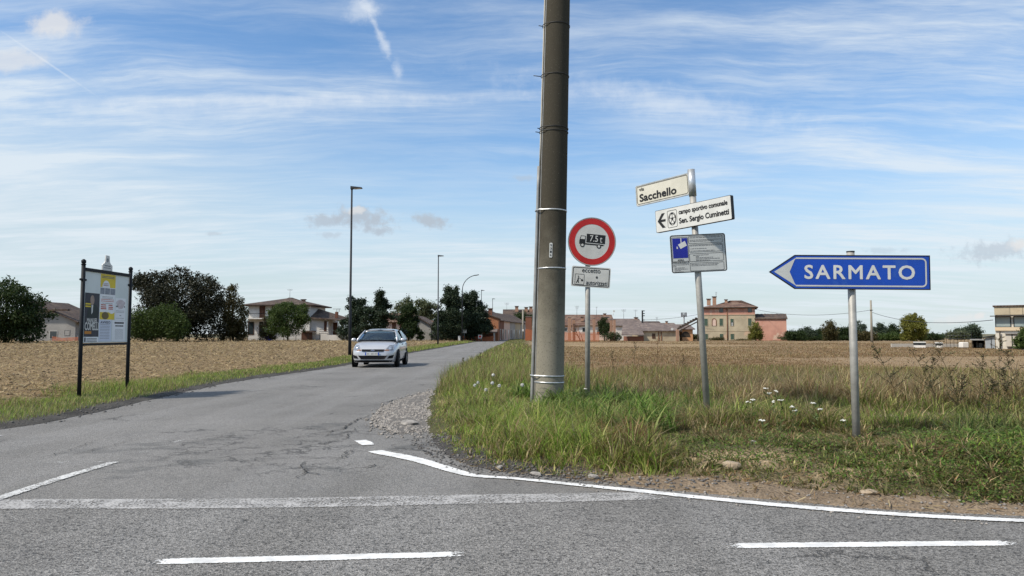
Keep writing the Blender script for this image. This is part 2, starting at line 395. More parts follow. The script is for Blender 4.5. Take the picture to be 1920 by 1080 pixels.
# asphalt --------------------------------------------------------------
def asphalt_material():
    m = bpy.data.materials.new('asphalt'); m.use_nodes = True; n, l = m.node_tree.nodes, m.node_tree.links
    b = n['Principled BSDF']; q = NG(n, l)
    co = n.new('ShaderNodeTexCoord').outputs['Object']; x, y, z = q.sep(co)
    main = q.mr(q.m('ADD', y, q.m('MULTIPLY', q.noise(co, 1.2, 4)[0], 0.5)), 6.05, 5.85)         # coarse main carriageway against the smoother side road
    big = q.noise(co, 0.35, 5, 0.6)[0]; mid = q.noise(co, 2.2, 5, 0.6)[0]
    c = q.mix(q.mr(big, 0.3, 0.7), (0.145, 0.140, 0.131), (0.195, 0.188, 0.177))
    c = q.mix(q.m('MULTIPLY', q.mr(mid, 0.5, 0.72), 0.4), c, (0.115, 0.112, 0.108))
    # wheel tracks polished along the side road, pale dusty middle
    tr = q.noise(q.mapping(co, (1.0, 0.05, 1)), 1.1, 3)[0]
    c = q.mix(q.m('MULTIPLY', q.mr(tr, 0.45, 0.65), 0.35), c, (0.235, 0.230, 0.222))
    # aggregate
    v1 = q.voro(co, 95.0); v2 = q.voro(co, 210.0)
    ag = q.mix(0.5, v1.outputs['Color'], v2.outputs['Color']); agv = q.sep(ag)[0]
    sp = q.m('ADD', q.m('MULTIPLY', q.m('SUBTRACT', agv, 0.5), q.m('ADD', q.m('MULTIPLY', main, 0.9), 1.3)), 1.0)
    c = q.mix(1.0, c, q.comb(sp, sp, sp), 'MULTIPLY')
    # pits where stones have come out of the main road
    pit = q.noise(co, 26, 3, 0.6)[0]
    pitm = q.m('MULTIPLY', q.mr(pit, 0.57, 0.66), q.m('MULTIPLY', main, q.mr(mid, 0.35, 0.6)))
    c = q.mix(q.m('MULTIPLY', pitm, 0.75), c, (0.04, 0.039, 0.038))
    # cracks: warped cell edges, only in patches
    wv = q.vadd(co, q.vscale(q.noise(co, 3.5, 6, .65)[1], 0.55))
    ed = q.voro(wv, 0.85, 'DISTANCE_TO_EDGE').outputs['Distance']; ed2 = q.voro(wv, 3.1, 'DISTANCE_TO_EDGE').outputs['Distance']
    cm = q.mr(q.noise(co, 0.75, 4)[0], 0.56, 0.64)
    cr = q.m('MULTIPLY', q.mr(ed, q.m('MULTIPLY', q.noise(co, 3, 2)[0], 0.030), 0.002), cm)
    # alligator cracking close to the broken corner
    r0 = q.m('SQRT', q.m('ADD', q.m('POWER', q.m('MULTIPLY', q.m('ADD', x, 2.3), 0.7), 2.0), q.m('POWER', q.m('MULTIPLY', q.m('SUBTRACT', y, 8.6), 0.55), 2.0)))
    cr2 = q.m('MULTIPLY', q.mr(ed2, 0.055, 0.012), q.m('MULTIPLY', q.mr(r0, 1.5, 0.6), q.mr(q.noise(co, 1.6, 4)[0], 0.42, 0.58)))
    cr = q.m('MAXIMUM', cr, cr2)
    c = q.mix(q.m('MULTIPLY', cr, 0.6), c, (0.04, 0.038, 0.036))
    # dark tar repairs near the corner
    tar = q.m('MULTIPLY', q.mr(q.noise(q.mapping(co, (0.7, 1.0, 1), (0, 0, 0.4)), 1.1, 5, 0.65)[0], 0.57, 0.64), q.mr(r0, 2.4, 1.0))
    c = q.mix(q.m('MULTIPLY', tar, 0.45), c, (0.055, 0.058, 0.058))
    # dust along the edges of the corner
    dust = q.m('MULTIPLY', q.mr(q.noise(co, 3.2, 5, 0.65)[0], 0.46, 0.66), q.mr(q.m('ADD', y, q.m('MULTIPLY', x, 0.28)), 5.9, 6.6))
    c = q.mix(q.m('MULTIPLY', dust, q.mr(x, -0.5, 1.5, 0, 0.5)), c, (0.33, 0.27, 0.20))
    l.new(c, b.inputs['Base Color']); b.inputs['Roughness'].default_value = 0.82; b.inputs['Specular IOR Level'].default_value = 0.3
    hh = q.m('SUBTRACT', q.m('ADD', q.m('MULTIPLY', v1.outputs['Distance'], 0.6), q.m('MULTIPLY', q.noise(co, 30, 3)[0], 0.8)), q.m('ADD', q.m('MULTIPLY', cr, 1.5), pitm))
    bn = n.new('ShaderNodeBump'); bn.inputs['Strength'].default_value = 0.75; bn.inputs['Distance'].default_value = 0.012
    l.new(hh, bn.inputs['Height']); l.new(bn.outputs[0], b.inputs['Normal'])
    return m
M_ASPH = asphalt_material()

M_FAR = material('far_soil', (0.16, 0.12, 0.07), (0.10, 0.11, 0.05), 0.95, 0.01)
gm = MB(); gm.add([(-9000, -300, -0.35), (9000, -300, -0.35), (9000, 9000, -0.35), (-9000, 9000, -0.35)], [(0, 1, 2, 3)])
tag(gm.build('ground', M_FAR), kind='structure')

rb = MB()
XS = [-90, -60, -40, -25, -14, -9, -7.6, -6, -4, -2, -1.0, 0.5, 3, 6, 10, 20, 40, 60, 90]
def rz_(x, y): return 0.0
rb.add([(x, -6, 0) for x in XS] + [(x, 9.5, 0) for x in XS], [(i, i + 1, len(XS) + i + 1, len(XS) + i) for i in range(len(XS) - 1)])
o = rb.build('main_road', M_ASPH); tag(o, kind='structure'); ROAD = o
rb = MB(); YS = [9.5, 14, 20, 30, 45, 60, 80, 100, 130, 160, 200, 229]
rb.add([(-8.0, y, 0) for y in YS] + [(-0.6, y, 0) for y in YS], [(i, len(YS) + i, len(YS) + i + 1, i + 1) for i in range(len(YS) - 1)])
o = rb.build('side_road', M_ASPH); tag(o, kind='structure'); SIDE = o

# painted markings ------------------------------------------------------
def paint_material(name, wear, col=(0.74, 0.74, 0.72)):
    m = bpy.data.materials.new(name); m.use_nodes = True; n, l = m.node_tree.nodes, m.node_tree.links
    b = n['Principled BSDF']; q = NG(n, l); co = n.new('ShaderNodeTexCoord').outputs['Object']
    c = q.mix(q.mr(q.noise(co, 9, 5)[0], 0.35, 0.7), col, tuple(k * 0.72 for k in col)); l.new(c, b.inputs['Base Color'])
    b.inputs['Roughness'].default_value = 0.7
    w = q.m('ADD', q.m('MULTIPLY', q.noise(co, 55, 4, 0.65)[0], 0.7), q.m('MULTIPLY', q.noise(co, 4, 3)[0], 0.3))
    at_ = n.new('ShaderNodeAttribute'); at_.attribute_name = 'Col'; ed = q.sep(at_.outputs['Color'])[0]
    t = q.m('ADD', w, q.m('MULTIPLY', q.m('SUBTRACT', 1.0, ed), 0.35))
    f = q.mr(t, wear - 0.04, wear + 0.04)
    tp = n.new('ShaderNodeBsdfTransparent'); mx = n.new('ShaderNodeMixShader')
    l.new(f, mx.inputs[0]); l.new(b.outputs[0], mx.inputs[1]); l.new(tp.outputs[0], mx.inputs[2]); l.new(mx.outputs[0], n['Material Output'].inputs['Surface'])
    return m
P_NEW, P_OLD, P_GONE = paint_material('road_paint', 0.66), paint_material('worn_road_paint', 0.545, (.60, .60, .58)), paint_material('faded_road_paint', 0.53, (0.40, 0.39, 0.375))
P_FAINT = paint_material('faint_road_paint', 0.42, (0.6, 0.6, 0.58))
def marking(pxs, wid, mat, parent, z=0.004, ends=0.3):
    """strip of paint along pixel points on the road; wid = width in metres (or one per point); the edge fades (Col)"""
    P = [ground(*p) for p in pxs]
    if len(P) == 2: P = [P[0].lerp(P[1], t / 10) for t in range(11)]
    else:
        Q = []
        for i in range(len(P) - 1):
            p0, p1, p2, p3 = P[max(i - 1, 0)], P[i], P[i + 1], P[min(i + 2, len(P) - 1)]
            for k in range(6):
                t = k / 6; Q.append(0.5 * ((2 * p1) + (p2 - p0) * t + (2 * p0 - 5 * p1 + 4 * p2 - p3) * t * t + (3 * p1 - p0 - 3 * p2 + p3) * t ** 3))
        P = Q + [P[-1]]
    n = len(P); V, C = [], []
    L = sum((P[i + 1] - P[i]).length for i in range(n - 1)); acc = 0
    for i in range(n):
        if i: acc += (P[i] - P[i - 1]).length
        d = (P[min(i + 1, n - 1)] - P[max(i - 1, 0)]).normalized(); nr = Vector((-d.y, d.x, 0))
        w = wid if not hasattr(wid, '__len__') else np.interp(i / (n - 1), np.linspace(0, 1, len(wid)), wid)
        e = min(1.0, min(acc, L - acc) / ends) if ends else 1.0
        for k, ce in ((-0.5, 0.35), (-0.36, 1), (0.36, 1), (0.5, 0.35)):
            p = P[i] + nr * w * k; V.append((p.x, p.y, z)); C.append((min(ce, e),) * 3)
    F = [(i * 4 + k, i * 4 + 4 + k, i * 4 + 5 + k, i * 4 + 1 + k) for i in range(n - 1) for k in range(3)]
    loops = np.array(F).ravel(); o = np_mesh('road_marking', np.array(V), loops, np.arange(0, len(loops), 4), mat, np.array(C)); o.parent = parent
    return o
marking([(700, 846), (722, 851), (760, 858), (800, 868), (845, 882), (890, 893), (960, 898), (1080, 910), (1200, 922), (1340, 937), (1500, 952), (1700, 967), (1920, 978), (2200, 989)],
        [0.17, 0.19, 0.19, 0.17, 0.15, 0.12, 0.09, .10, .12, .12, .12, .11, .10, .10], P_NEW, ROAD, 0.008, 0.05)
marking([(674, 826), (684, 831), (692, 836)], [0.15, 0.17, 0.15], P_NEW, ROAD, 0.008, 0.04)
marking([(262, 1055), (884, 1039.5)], 0.11, P_NEW, ROAD, 0.004, 0.06)
marking([(1350, 1024.2), (1920, 1018.9)], 0.11, P_NEW, ROAD, 0.004, 0.06)
marking([(-900, 1070), (-330, 1062)], 0.10, P_NEW, ROAD, 0.004, 0.25)
marking([(-700, 960), (-300, 951), (0, 946), (480, 944), (960, 935.5), (1200, 931), (1340, 929.5)], [0.36, .37, .38, .40, .38, .34, .14], P_GONE, ROAD, 0.004, 0.5)
marking([(-40, 945), (0, 935), (100, 902), (225, 864)], 0.13, P_OLD, ROAD, 0.008, 0.06)
marking([(0, 866), (150, 867), (260, 864)], 0.10, P_FAINT, ROAD, 0.004, 0.3)
marking([(-120, 846), (-40, 826), (8, 815)], 0.12, P_OLD, ROAD, 0.008, 0.1)
marking([(165, 878), (300, 838), (420, 800)], 0.09, P_FAINT, ROAD, 0.004, 0.6)

# cracks in the asphalt: thin dark broken lines
M_CRACK = material('crack_dark', (.030, .029, .027), (.05, .048, .045), .95, 8)
def crack(pxs, w, seed):
    rng = random.Random(seed); P = [ground(*p) for p in pxs]; Q = []
    for a, b_ in zip(P[:-1], P[1:]):
        n_ = max(3, int((b_ - a).length / .07))
        for k in range(n_): Q.append(a.lerp(b_, k / n_) + Vector((rng.gauss(0, .022), rng.gauss(0, .022), 0)))
    Q.append(P[-1]); n_ = len(Q); V = []
    for i, p in enumerate(Q):
        d = (Q[min(i + 1, n_ - 1)] - Q[max(i - 1, 0)]).normalized(); t = w * rng.uniform(.35, 1.3) * min(1, .25 + 3 * min(i, n_ - 1 - i) / n_); nr = Vector((-d.y, d.x, 0)) * t / 2
        V += [(p.x + nr.x, p.y + nr.y, .012), (p.x - nr.x, p.y - nr.y, .012)]
    m = MB(); m.add(V, [(2 * i, 2 * i + 2, 2 * i + 3, 2 * i + 1) for i in range(n_ - 1)]); m.build('crack', M_CRACK, ROAD)
for i, (pp, w_) in enumerate((([(470, 864), (560, 858), (640, 860), (690, 856)], .016), ([(585, 818), (640, 806), (668, 788), (700, 778)], .022), ([(600, 835), (650, 822), (672, 800)], .014), ([(565, 872), (570, 886), (560, 898)], .018), ([(570, 886), (600, 892)], .014), ([(555, 885), (590, 878)], .012),
      ([(640, 858), (655, 848), (690, 846)], .018), ([(665, 842), (648, 858), (630, 866)], .012), ([(772, 1082), (800, 1062), (845, 1044)], .008), ([(20, 872), (120, 850), (180, 826)], .012), ([(110, 862), (200, 838), (260, 822)], .010), ([(330, 836), (400, 822), (470, 815)], .010), ([(690, 878), (702, 872)], .02), ([(720, 812), (760, 806), (800, 812)], .02), ([(736, 838), (790, 846), (830, 858)], .02), ([(700, 760), (735, 752), (790, 738)], .03))): crack(pp, w_, i)

# terrain sheets ---------------------------------------------------------
def soil_material(name):
    m = bpy.data.materials.new(name); m.use_nodes = True; n, l = m.node_tree.nodes, m.node_tree.links
    b = n['Principled BSDF']; q = NG(n, l); co = n.new('ShaderNodeTexCoord').outputs['Object']
    a = n.new('ShaderNodeAttribute'); a.attribute_name = 'Col'
    v = q.m('ADD', q.m('MULTIPLY', q.noise(co, 11, 6, 0.7)[0], 0.9), q.m('MULTIPLY', q.voro(co, 45).outputs['Distance'], 0.5))
    k = q.mr(v, 0.35, 1.0, 0.62, 1.38, False)
    c = q.mix(1.0, a.outputs['Color'], q.comb(k, k, k), 'MULTIPLY')
    # straw litter, as fine flecks
    fl = q.mr(q.noise(q.mapping(co, (60, 9, 1), (0, 0, 0.5)), 1.0, 3, 0.6, 1.2)[0], 0.60, 0.68)
    al = n.new('ShaderNodeAttribute'); al.attribute_name = 'Straw'
    c = q.mix(q.m('MULTIPLY', fl, al.outputs['Fac']), c, (0.34, 0.26, 0.15))
    l.new(c, b.inputs['Base Color']); b.inputs['Roughness'].default_value = 0.95; b.inputs['Specular IOR Level'].default_value = 0.15
    bn = n.new('ShaderNodeBump'); bn.inputs['Strength'].default_value = 0.8; bn.inputs['Distance'].default_value = 0.03
    l.new(v, bn.inputs['Height']); l.new(bn.outputs[0], b.inputs['Normal'])
    return m
M_SOIL = soil_material('soil')

def colour_right(x, y, s):
    n1 = fbm(x * .9, y * .9, 21)[:, None]; n2 = fbm(x * .16, y * .09, 22)[:, None]; n3 = fbm(x * 3, y * 3, 23)[:, None]
    dirt = np.array((0.215, 0.165, 0.115)) * (0.65 + 0.5 * n3); tar = np.array((0.055, 0.052, 0.05)) * (.7 + .6 * n3)
    verge = np.array((0.075, 0.072, 0.035)) * (0.7 + .6 * n1)
    field = np.where(n2 > 0.55, np.array((0.25, 0.175, 0.095)), np.array((0.205, 0.138, 0.078))) * (.75 + .5 * n1)
    k = smooth01((s - 0.25 + .22 * smooth01((x - 2.6) / .8) - 0.6 * (n1[:, 0] - .3)) / 0.35)[:, None]
    edge = np.where((x < 0.9)[:, None], tar, dirt)
    blend = smooth01((x - 0.2) / 1.0)[:, None]; edge = tar * (1 - blend) + dirt * blend
    edge = np.where((y > 9.0)[:, None], verge, edge)
    c = edge * (1 - k) + verge * k
    f = np.maximum(smooth01((y - 13.5 - 3 * n1[:, 0]) / 4) * smooth01((s - 2.6) / 1.5), 0)[:, None]
    c = c * (1 - f) + field * f
    # bare trodden patch in front of the bank
    bp = (np.exp(-(((x - 5.7) / 1.5) ** 2 + ((y - 10.0) / 0.75) ** 2) * 1.2) * (0.4 + n1[:, 0]))[:, None]; bp = np.clip(bp * 1.5, 0, 1)
    c = c * (1 - bp) + np.array((0.27, 0.225, 0.165)) * bp
    for cx_, cy_, r_ in ((2.05, 6.75, .42), (3.45, 6.45, .35), (2.9, 6.2, .3)):
        w = np.clip(1.4 * np.exp(-((x - cx_) ** 2 / (r_ * 1.5) ** 2 + (y - cy_) ** 2 / (r_ * .7) ** 2)) * (.5 + n1[:, 0]), 0, 1)[:, None]; c = c * (1 - w) + np.array((.40, .30, .19)) * w
    # mown paler streaks far in the field
    ms = (smooth01((vnoise(x * .03, y * .06, 31) - .52) / .12) * f[:, 0])[:, None] * .35
    c = c * (1 - ms) + np.array((0.34, 0.26, 0.16)) * ms
    return c, f[:, 0] * .8
def colour_left(x, y, s):
    n1 = fbm(x * .9, y * .9, 41)[:, None]; n3 = fbm(x * 2.6, y * 2.6, 43)[:, None]; n2 = fbm(x * .1, y * .1, 42)[:, None]
    tar = np.array((0.07, 0.066, 0.06)) * (.6 + .8 * n3); verge = np.array((0.09, 0.095, 0.04)) * (.7 + .6 * n1)
    field = np.array((0.205, 0.148, 0.083)) * (.62 + .55 * n3) * (.85 + .3 * n2)
    k = smooth01((s - .25) / .3)[:, None]; c = tar * (1 - k) + verge * k
    f = smooth01((s - 1.35 - .5 * (n1[:, 0] - .5)) / .5)[:, None]
    return c * (1 - f) + field * f, f[:, 0] * .9

def sheet(name, X, Y, hf, cf, edge, poly, clipfn):
    ny, nx = X.shape; x, y = X.ravel(), Y.ravel()
    s = sdist(x, y, edge, poly); z = np.where(s > -0.02, hf(x, y, s), np.maximum(-0.06 + s * 0.3, -0.25))
    c, st = cf(x, y, s)
    idx = np.arange(ny * nx).reshape(ny, nx)
    q = np.stack([idx[:-1, :-1], idx[:-1, 1:], idx[1:, 1:], idx[1:, :-1]], -1).reshape(-1, 4)
    keep = (s[q] > -0.5).any(1) & clipfn(x[q].mean(1), y[q].mean(1), s[q].mean(1)); q = q[keep]
    used = np.unique(q); mp = np.full(ny * nx, -1); mp[used] = np.arange(len(used)); q = mp[q]
    o = np_mesh(name, np.stack([x, y, z], 1)[used], q.ravel(), np.arange(0, q.size, 4), M_SOIL, c[used], None, True)
    a = o.data.attributes.new('Straw', 'FLOAT', 'POINT'); a.data.foreach_set('value', st[used].astype(np.float32))
    return tag(o, kind='structure')
yr = np.concatenate([np.linspace(3.6, 13, 330)[:-1], np.geomspace(13, 230, 330)])
u = np.linspace(0, 1, 360); XR = (-2.4 + 0 * yr)[:, None] * (1 - u) + (yr * 1.0 + 6)[:, None] * u; YR = np.repeat(yr[:, None], 360, 1)
isfield = lambda x, y, s: (y > 13.2) & (s > 3.0)
sheet('verge', XR, YR, hgt_right, colour_right, ER, POLY_R, lambda x, y, s: ~isfield(x, y, s))
sheet('field', XR, YR, hgt_right, colour_right, ER, POLY_R, isfield)
yl = np.concatenate([np.linspace(5.6, 20, 260)[:-1], np.geomspace(20, 230, 300)])
u = np.linspace(0, 1, 300) ** 1.3; XL = (-4.2 + 0 * yl)[:, None] * (1 - u) + (-yl * 0.95 - 6)[:, None] * u; YL = np.repeat(yl[:, None], 300, 1)
sheet('verge', XL[:, ::-1], YL, hgt_left, colour_left, EL, POLY_L, lambda x, y, s: s < 1.7)
sheet('ploughed_field', XL[:, ::-1], YL, hgt_left, colour_left, EL, POLY_L, lambda x, y, s: s >= 1.7)

# ------------------------------------------------------------------ grass and litter (stuff)
M_GRASS = leaf_material('grass_blade', None, 0.42, 0.6)
def blades(name, P, H, Wd, lean, colr, seg=2, droop=0.5, kind='stuff', label=None, mat=None, parent=None, az=None):
    n = len(P); az = RNG.uniform(0, 2 * pi, n) if az is None else az; wa = az + pi / 2 + RNG.uniform(-.5, .5, n)
    dirv = np.stack([np.cos(az), np.sin(az)], 1) * lean[:, None]; side = np.stack([np.cos(wa), np.sin(wa)], 1)
    V = []; k = seg + 1
    for i in range(k):
        t = i / seg
        c = np.empty((n, 3)); c[:, :2] = P[:, :2] + dirv * (H * t ** 1.7)[:, None]; c[:, 2] = P[:, 2] - 0.01 + H * (t - droop * lean * t * t * .6)
        w = Wd * (1 - t) ** .7 * (.5 if i == 0 else .62)
        if i < seg:
            for sg in (-1, 1):
                p = c.copy(); p[:, :2] += side * (w * sg)[:, None]; V.append(p)
        else: V.append(c)
    V = np.stack(V, 1); m = V.shape[1]; base = (np.arange(n) * m)[:, None]
    lo, st = [], []
    pat = []
    for i in range(seg - 1): pat.append([2 * i, 2 * i + 1, 2 * i + 3, 2 * i + 2])
    pat.append([2 * seg - 2, 2 * seg - 1, 2 * seg])
    flat = np.concatenate([np.array(p) for p in pat]); lens = np.array([len(p) for p in pat])
    loops = (base + flat[None, :]).ravel(); offs = np.concatenate([[0], np.cumsum(lens)[:-1]])
    starts = (np.arange(n)[:, None] * len(flat) + offs[None, :]).ravel()
    colv = np.repeat(colr, m, 0)
    o = np_mesh(name, V.reshape(-1, 3), loops, starts, mat or M_GRASS, colv, parent)
    if kind: tag(o, label, None, None, kind)
    return o

GREEN = np.array([(.155, .255, .034), (.21, .305, .05), (.29, .325, .075), (.37, .355, .13)])
OLIVE = np.array([(.125, .14, .042), (.175, .165, .06), (.10, .12, .036)])
STRAW = np.array([(.36, .28, .15), (.30, .215, .11), (.23, .155, .08), (.42, .34, .20)])
BROWN = np.array([(.20, .12, .055), (.26, .165, .075), (.16, .10, .05)])
def pick(pal, n): return pal[RNG.integers(0, len(pal), n)] * RNG.uniform(.65, 1.35, (n, 1))
def choose(n, wts):
    """weights: list of (palette, weight array) -> colours"""
    w = np.stack([np.broadcast_to(a, (n,)) for _, a in wts], 1); w = np.cumsum(w / w.sum(1, keepdims=True), 1); r = RNG.random(n)[:, None]
    k = (r > w).sum(1); out = np.zeros((n, 3))
    for i, (p, _) in enumerate(wts):
        mk = k == i; out[mk] = pick(p, mk.sum())
    return out
def scatter(n, y0, y1, xl, xr):
    y = np.exp(RNG.uniform(math.log(y0), math.log(y1), n)); u = RNG.random(n); x = xl(y) * (1 - u) + xr(y) * u
    return x, y
def gz(x, y, s, hf): return np.stack([x, y, hf(x, y, s)], 1)
def G2(px, py): p = ground(px, py); return p.x, p.y
def near(x, y, cx_, cy_, rx_, ry_): return np.exp(-(((x - cx_) / rx_) ** 2 + ((y - cy_) / ry_) ** 2))

# right verge, near
x, y = scatter(235000, 5.0, 17, lambda y: -2.4 + 0 * y, lambda y: y * .78 + .6)
# most blades stand in tussocks: they gather round a centre and lean out from it
nt = 7500; tx, ty = scatter(nt, 5.0, 17, lambda y: -2.4 + 0 * y, lambda y: y * .78 + .6); tj = RNG.integers(0, nt, len(x)); ing = RNG.random(len(x)) < .66
az0 = RNG.uniform(0, 2 * pi, len(x)); trr = np.abs(RNG.normal(0, .045, len(x))); x = np.where(ing, tx[tj] + trr * np.cos(az0), x); y = np.where(ing, ty[tj] + trr * np.sin(az0), y)
tk = np.where(ing, RNG.uniform(.55, 1.6, nt)[tj], .75); tcol = np.where(ing, RNG.uniform(.7, 1.35, nt)[tj], 1.0); tdry = np.where(ing, (RNG.random(nt) < .17)[tj], False)
s = sdist(x, y, ER, POLY_R); n1 = fbm(x * 1.3, y * 1.3, 51); n2 = fbm(x * .5, y * .5, 52)
corner = smooth01((1.5 - x) / .9)                                       # lush corner grass beside the side road
low = smooth01((x - 1.2) / .6) * smooth01((8.75 + .25 * (n1 - .5) - y) / .25)   # trampled low growth by the main road
bush = near(x, y, 4.9, 6.75, 1.0, .75)                                   # dense green at the right margin
bare = np.clip(near(x, y, 5.7, 10.0, 1.5, .75) * 1.4, 0, 1); bank = smooth01((y - 11.0) / .5) * smooth01((x - 2.6) / 1.5)
deadp = near(x, y, 1.12, 7.45, .22, .40)
yar = near(x, y, 3.4, 9.7, 1.1, .9)
keep = (s > .12 * (1 - .7 * corner) + .12 * n1 * (1 - .6 * corner) + .14 * smooth01((x - .3) / 1.0) * (.4 + 1.2 * n2) * (1 - .9 * smooth01((x - 2.4) / .8))) & (RNG.random(len(x)) < np.clip(.22 + s * 1.5, 0, 1)) & (RNG.random(len(x)) > .86 * bare)
keep &= RNG.random(len(x)) > low * (n1 < .42) * .55
F = lambda a: a[keep]
az0, tk, tcol, tdry = F(az0), F(tk), F(tcol), F(tdry)
x, y, s, n1, n2, corner, low, bush, bare, bank, deadp, yar = map(F, (x, y, s, n1, n2, corner, low, bush, bare, bank, deadp, yar)); n = len(x)
H = (.09 + .07 * corner + .23 * n2 * (1 - low) * (1 - .45 * corner)) * smooth01(.16 + s / .9)
H = H * (1 - low) + low * (.045 + .05 * n1); H = H * (1 - bush) + bush * (.16 + .1 * n1); H = H * (1 - .75 * bare); H += .12 * bank * n2 + .10 * yar
H *= RNG.uniform(.5, 1.3, n) * tk * (1 - .62 * np.clip(near(x, y, .55, 12.2, .75, 1.7) * 1.3, 0, 1)) * (1 - .4 * near(x, y, 1.5, 13.2, .5, 1.5))
H = np.clip(H, .025, .7); Wd = np.maximum(.0060 + .009 * RNG.random(n) ** 2, .00075 * y) * (1 + .3 * low + .5 * bush)
lean = RNG.uniform(.25, 1.5, n) * (1 + .3 * low)
dry = smooth01((n1 - .42) / .2)
wg = .9 * corner + .35 + .9 * yar + 1.6 * bush - .1 * bank; wg = np.clip(wg, .05, 3) * (1.2 - .8 * dry * (1 - .8 * corner)) * (1 - .8 * deadp) * (1 - .45 * low * (1 - bush))
colr = choose(n, [(GREEN, wg), (OLIVE, .30 - .18 * corner + .9 * low + .1 * bank), (STRAW, .14 + 2.0 * bank * (.4 + n2) + .30 * dry + .22 * low + 1.5 * tdry), (BROWN, .03 + 1.6 * deadp + .3 * low * dry + .12 * bank)])
colr *= tcol[:, None]
blades('grass', gz(x, y, s, hgt_right), H, Wd, lean, colr, az=az0, label='green and brown verge grass at the corner of the two roads')

# taller coarse blades in the lush corner and round the signposts
def clump(name, centres, nper, hmin, hmax, wd, pal, rad, label, lean=(.25, .95), seg=4):
    pts = []; 
    for cx_, cy_ in centres:
        a = RNG.uniform(0, 2 * pi, nper); r = rad * np.sqrt(RNG.random(nper)); pts.append(np.stack([cx_ + r * np.cos(a), cy_ + r * np.sin(a)], 1))
    p = np.concatenate(pts); s = sdist(p[:, 0], p[:, 1], ER, POLY_R); p = p[s > .15]; s = s[s > .15]; n = len(p)
    H = RNG.uniform(hmin, hmax, n); colr = pick(pal, n)
    return blades(name, gz(p[:, 0], p[:, 1], s, hgt_right), H, RNG.uniform(.7, 1.3, n) * wd, RNG.uniform(*lean, n), colr, seg=seg, droop=.75, label=label)
cc = [G2(RNG.uniform(1040, 1250), RNG.uniform(775, 838)) for _ in range(34)] + [G2(RNG.uniform(960, 1330), RNG.uniform(755, 800)) for _ in range(26)]
clump('tall_grass', cc, 40, .18, .52, .019, np.array([(.10, .18, .028), (.14, .215, .04), (.21, .25, .075), (.085, .145, .026)]), .18, 'tall broad green grass blades in front of the round sign', (.4, 1.5), 5)
cc = [G2(RNG.uniform(1250, 1600), RNG.uniform(765, 812)) for _ in range(26)] + [G2(RNG.uniform(1780, 1990), RNG.uniform(800, 860)) for _ in range(22)]
clump('tall_grass', cc, 30, .14, .36, .013, np.array([(.09, .14, .03), (.14, .17, .05), (.19, .19, .07)]), .18, 'tall loose green grass between the signposts', (.3, 1.3), 4)
cc = [c_ for c_ in [(RNG.uniform(-1.5, 1.0), RNG.uniform(9.2, 24)) for _ in range(100)] if not (abs(c_[0] - .6) < .75 and 10 < c_[1] < 13.6)]
clump('tall_grass', cc, 22, .14, .34, .011, np.array([(.13, .17, .04), (.19, .20, .07), (.26, .23, .10), (.10, .15, .035)]), .28, 'tall seeding grass along the side road in front of the concrete pole', (.15, 1.0))
cc = [(RNG.uniform(4.2, 9.5), RNG.uniform(11.3, 12.8)) for _ in range(60)] + [(RNG.uniform(1.2, 5), RNG.uniform(11.5, 15)) for _ in range(60)]
clump('dry_grass', cc, 34, .14, .40, .008, STRAW, .25, 'dry straw grass on the low bank behind the blue sign', (.1, .8), 3)
cc = [G2(RNG.uniform(1130, 1215), RNG.uniform(812, 880)) for _ in range(14)]
clump('dead_weeds', cc, 60, .10, .26, .005, BROWN, .10, 'rust brown withered weeds below the tall grass', (.1, .8), 3)

# broad leaved low weeds between the grass
x, y = scatter(60000, 5.0, 12, lambda y: y * .1, lambda y: y * .78 + .4); s = sdist(x, y, ER, POLY_R); n1 = fbm(x * 1.6, y * 1.6, 55); b_ = near(x, y, 5.0, 6.8, 1.3, .9); l_ = smooth01((x - 1.2) / .6) * smooth01((9.0 - y) / .4)
keep = (s > .2 * (1 - smooth01((x - 2.4) / .8)) + .25 * n1) & (RNG.random(len(x)) < np.clip(b_ * 1.3 + l_ * (n1 > .47) * .8, 0, 1)); x, y, s, b_ = x[keep], y[keep], s[keep], b_[keep]; n = len(x)
z = hgt_right(x, y, s) + RNG.random(n) ** 1.3 * (.05 + .20 * b_); a = RNG.uniform(0, 2 * pi, n); up_ = RNG.uniform(-.3, .9, n); d = np.stack([np.cos(a), np.sin(a), up_], 1); sd_ = np.stack([-np.sin(a), np.cos(a), RNG.normal(0, .35, n)], 1); L = RNG.uniform(.012, .034, n)[:, None] * (1 + .5 * b_[:, None]); c = np.stack([x, y, z], 1)
V = np.stack([c, c + d * L * .5 + sd_ * L * .32, c + d * L, c + d * L * .5 - sd_ * L * .32], 1)
colr = pick(np.array([(.075, .135, .022), (.10, .17, .03), (.14, .20, .045), (.10, .105, .035)]), n)
tag(np_mesh('weed_leaves', V.reshape(-1, 3), np.arange(4 * n), np.arange(0, 4 * n, 4), M_GRASS, np.repeat(colr, 4, 0)), 'broad leaved low weeds along the verge below the blue sign', None, None, 'stuff')

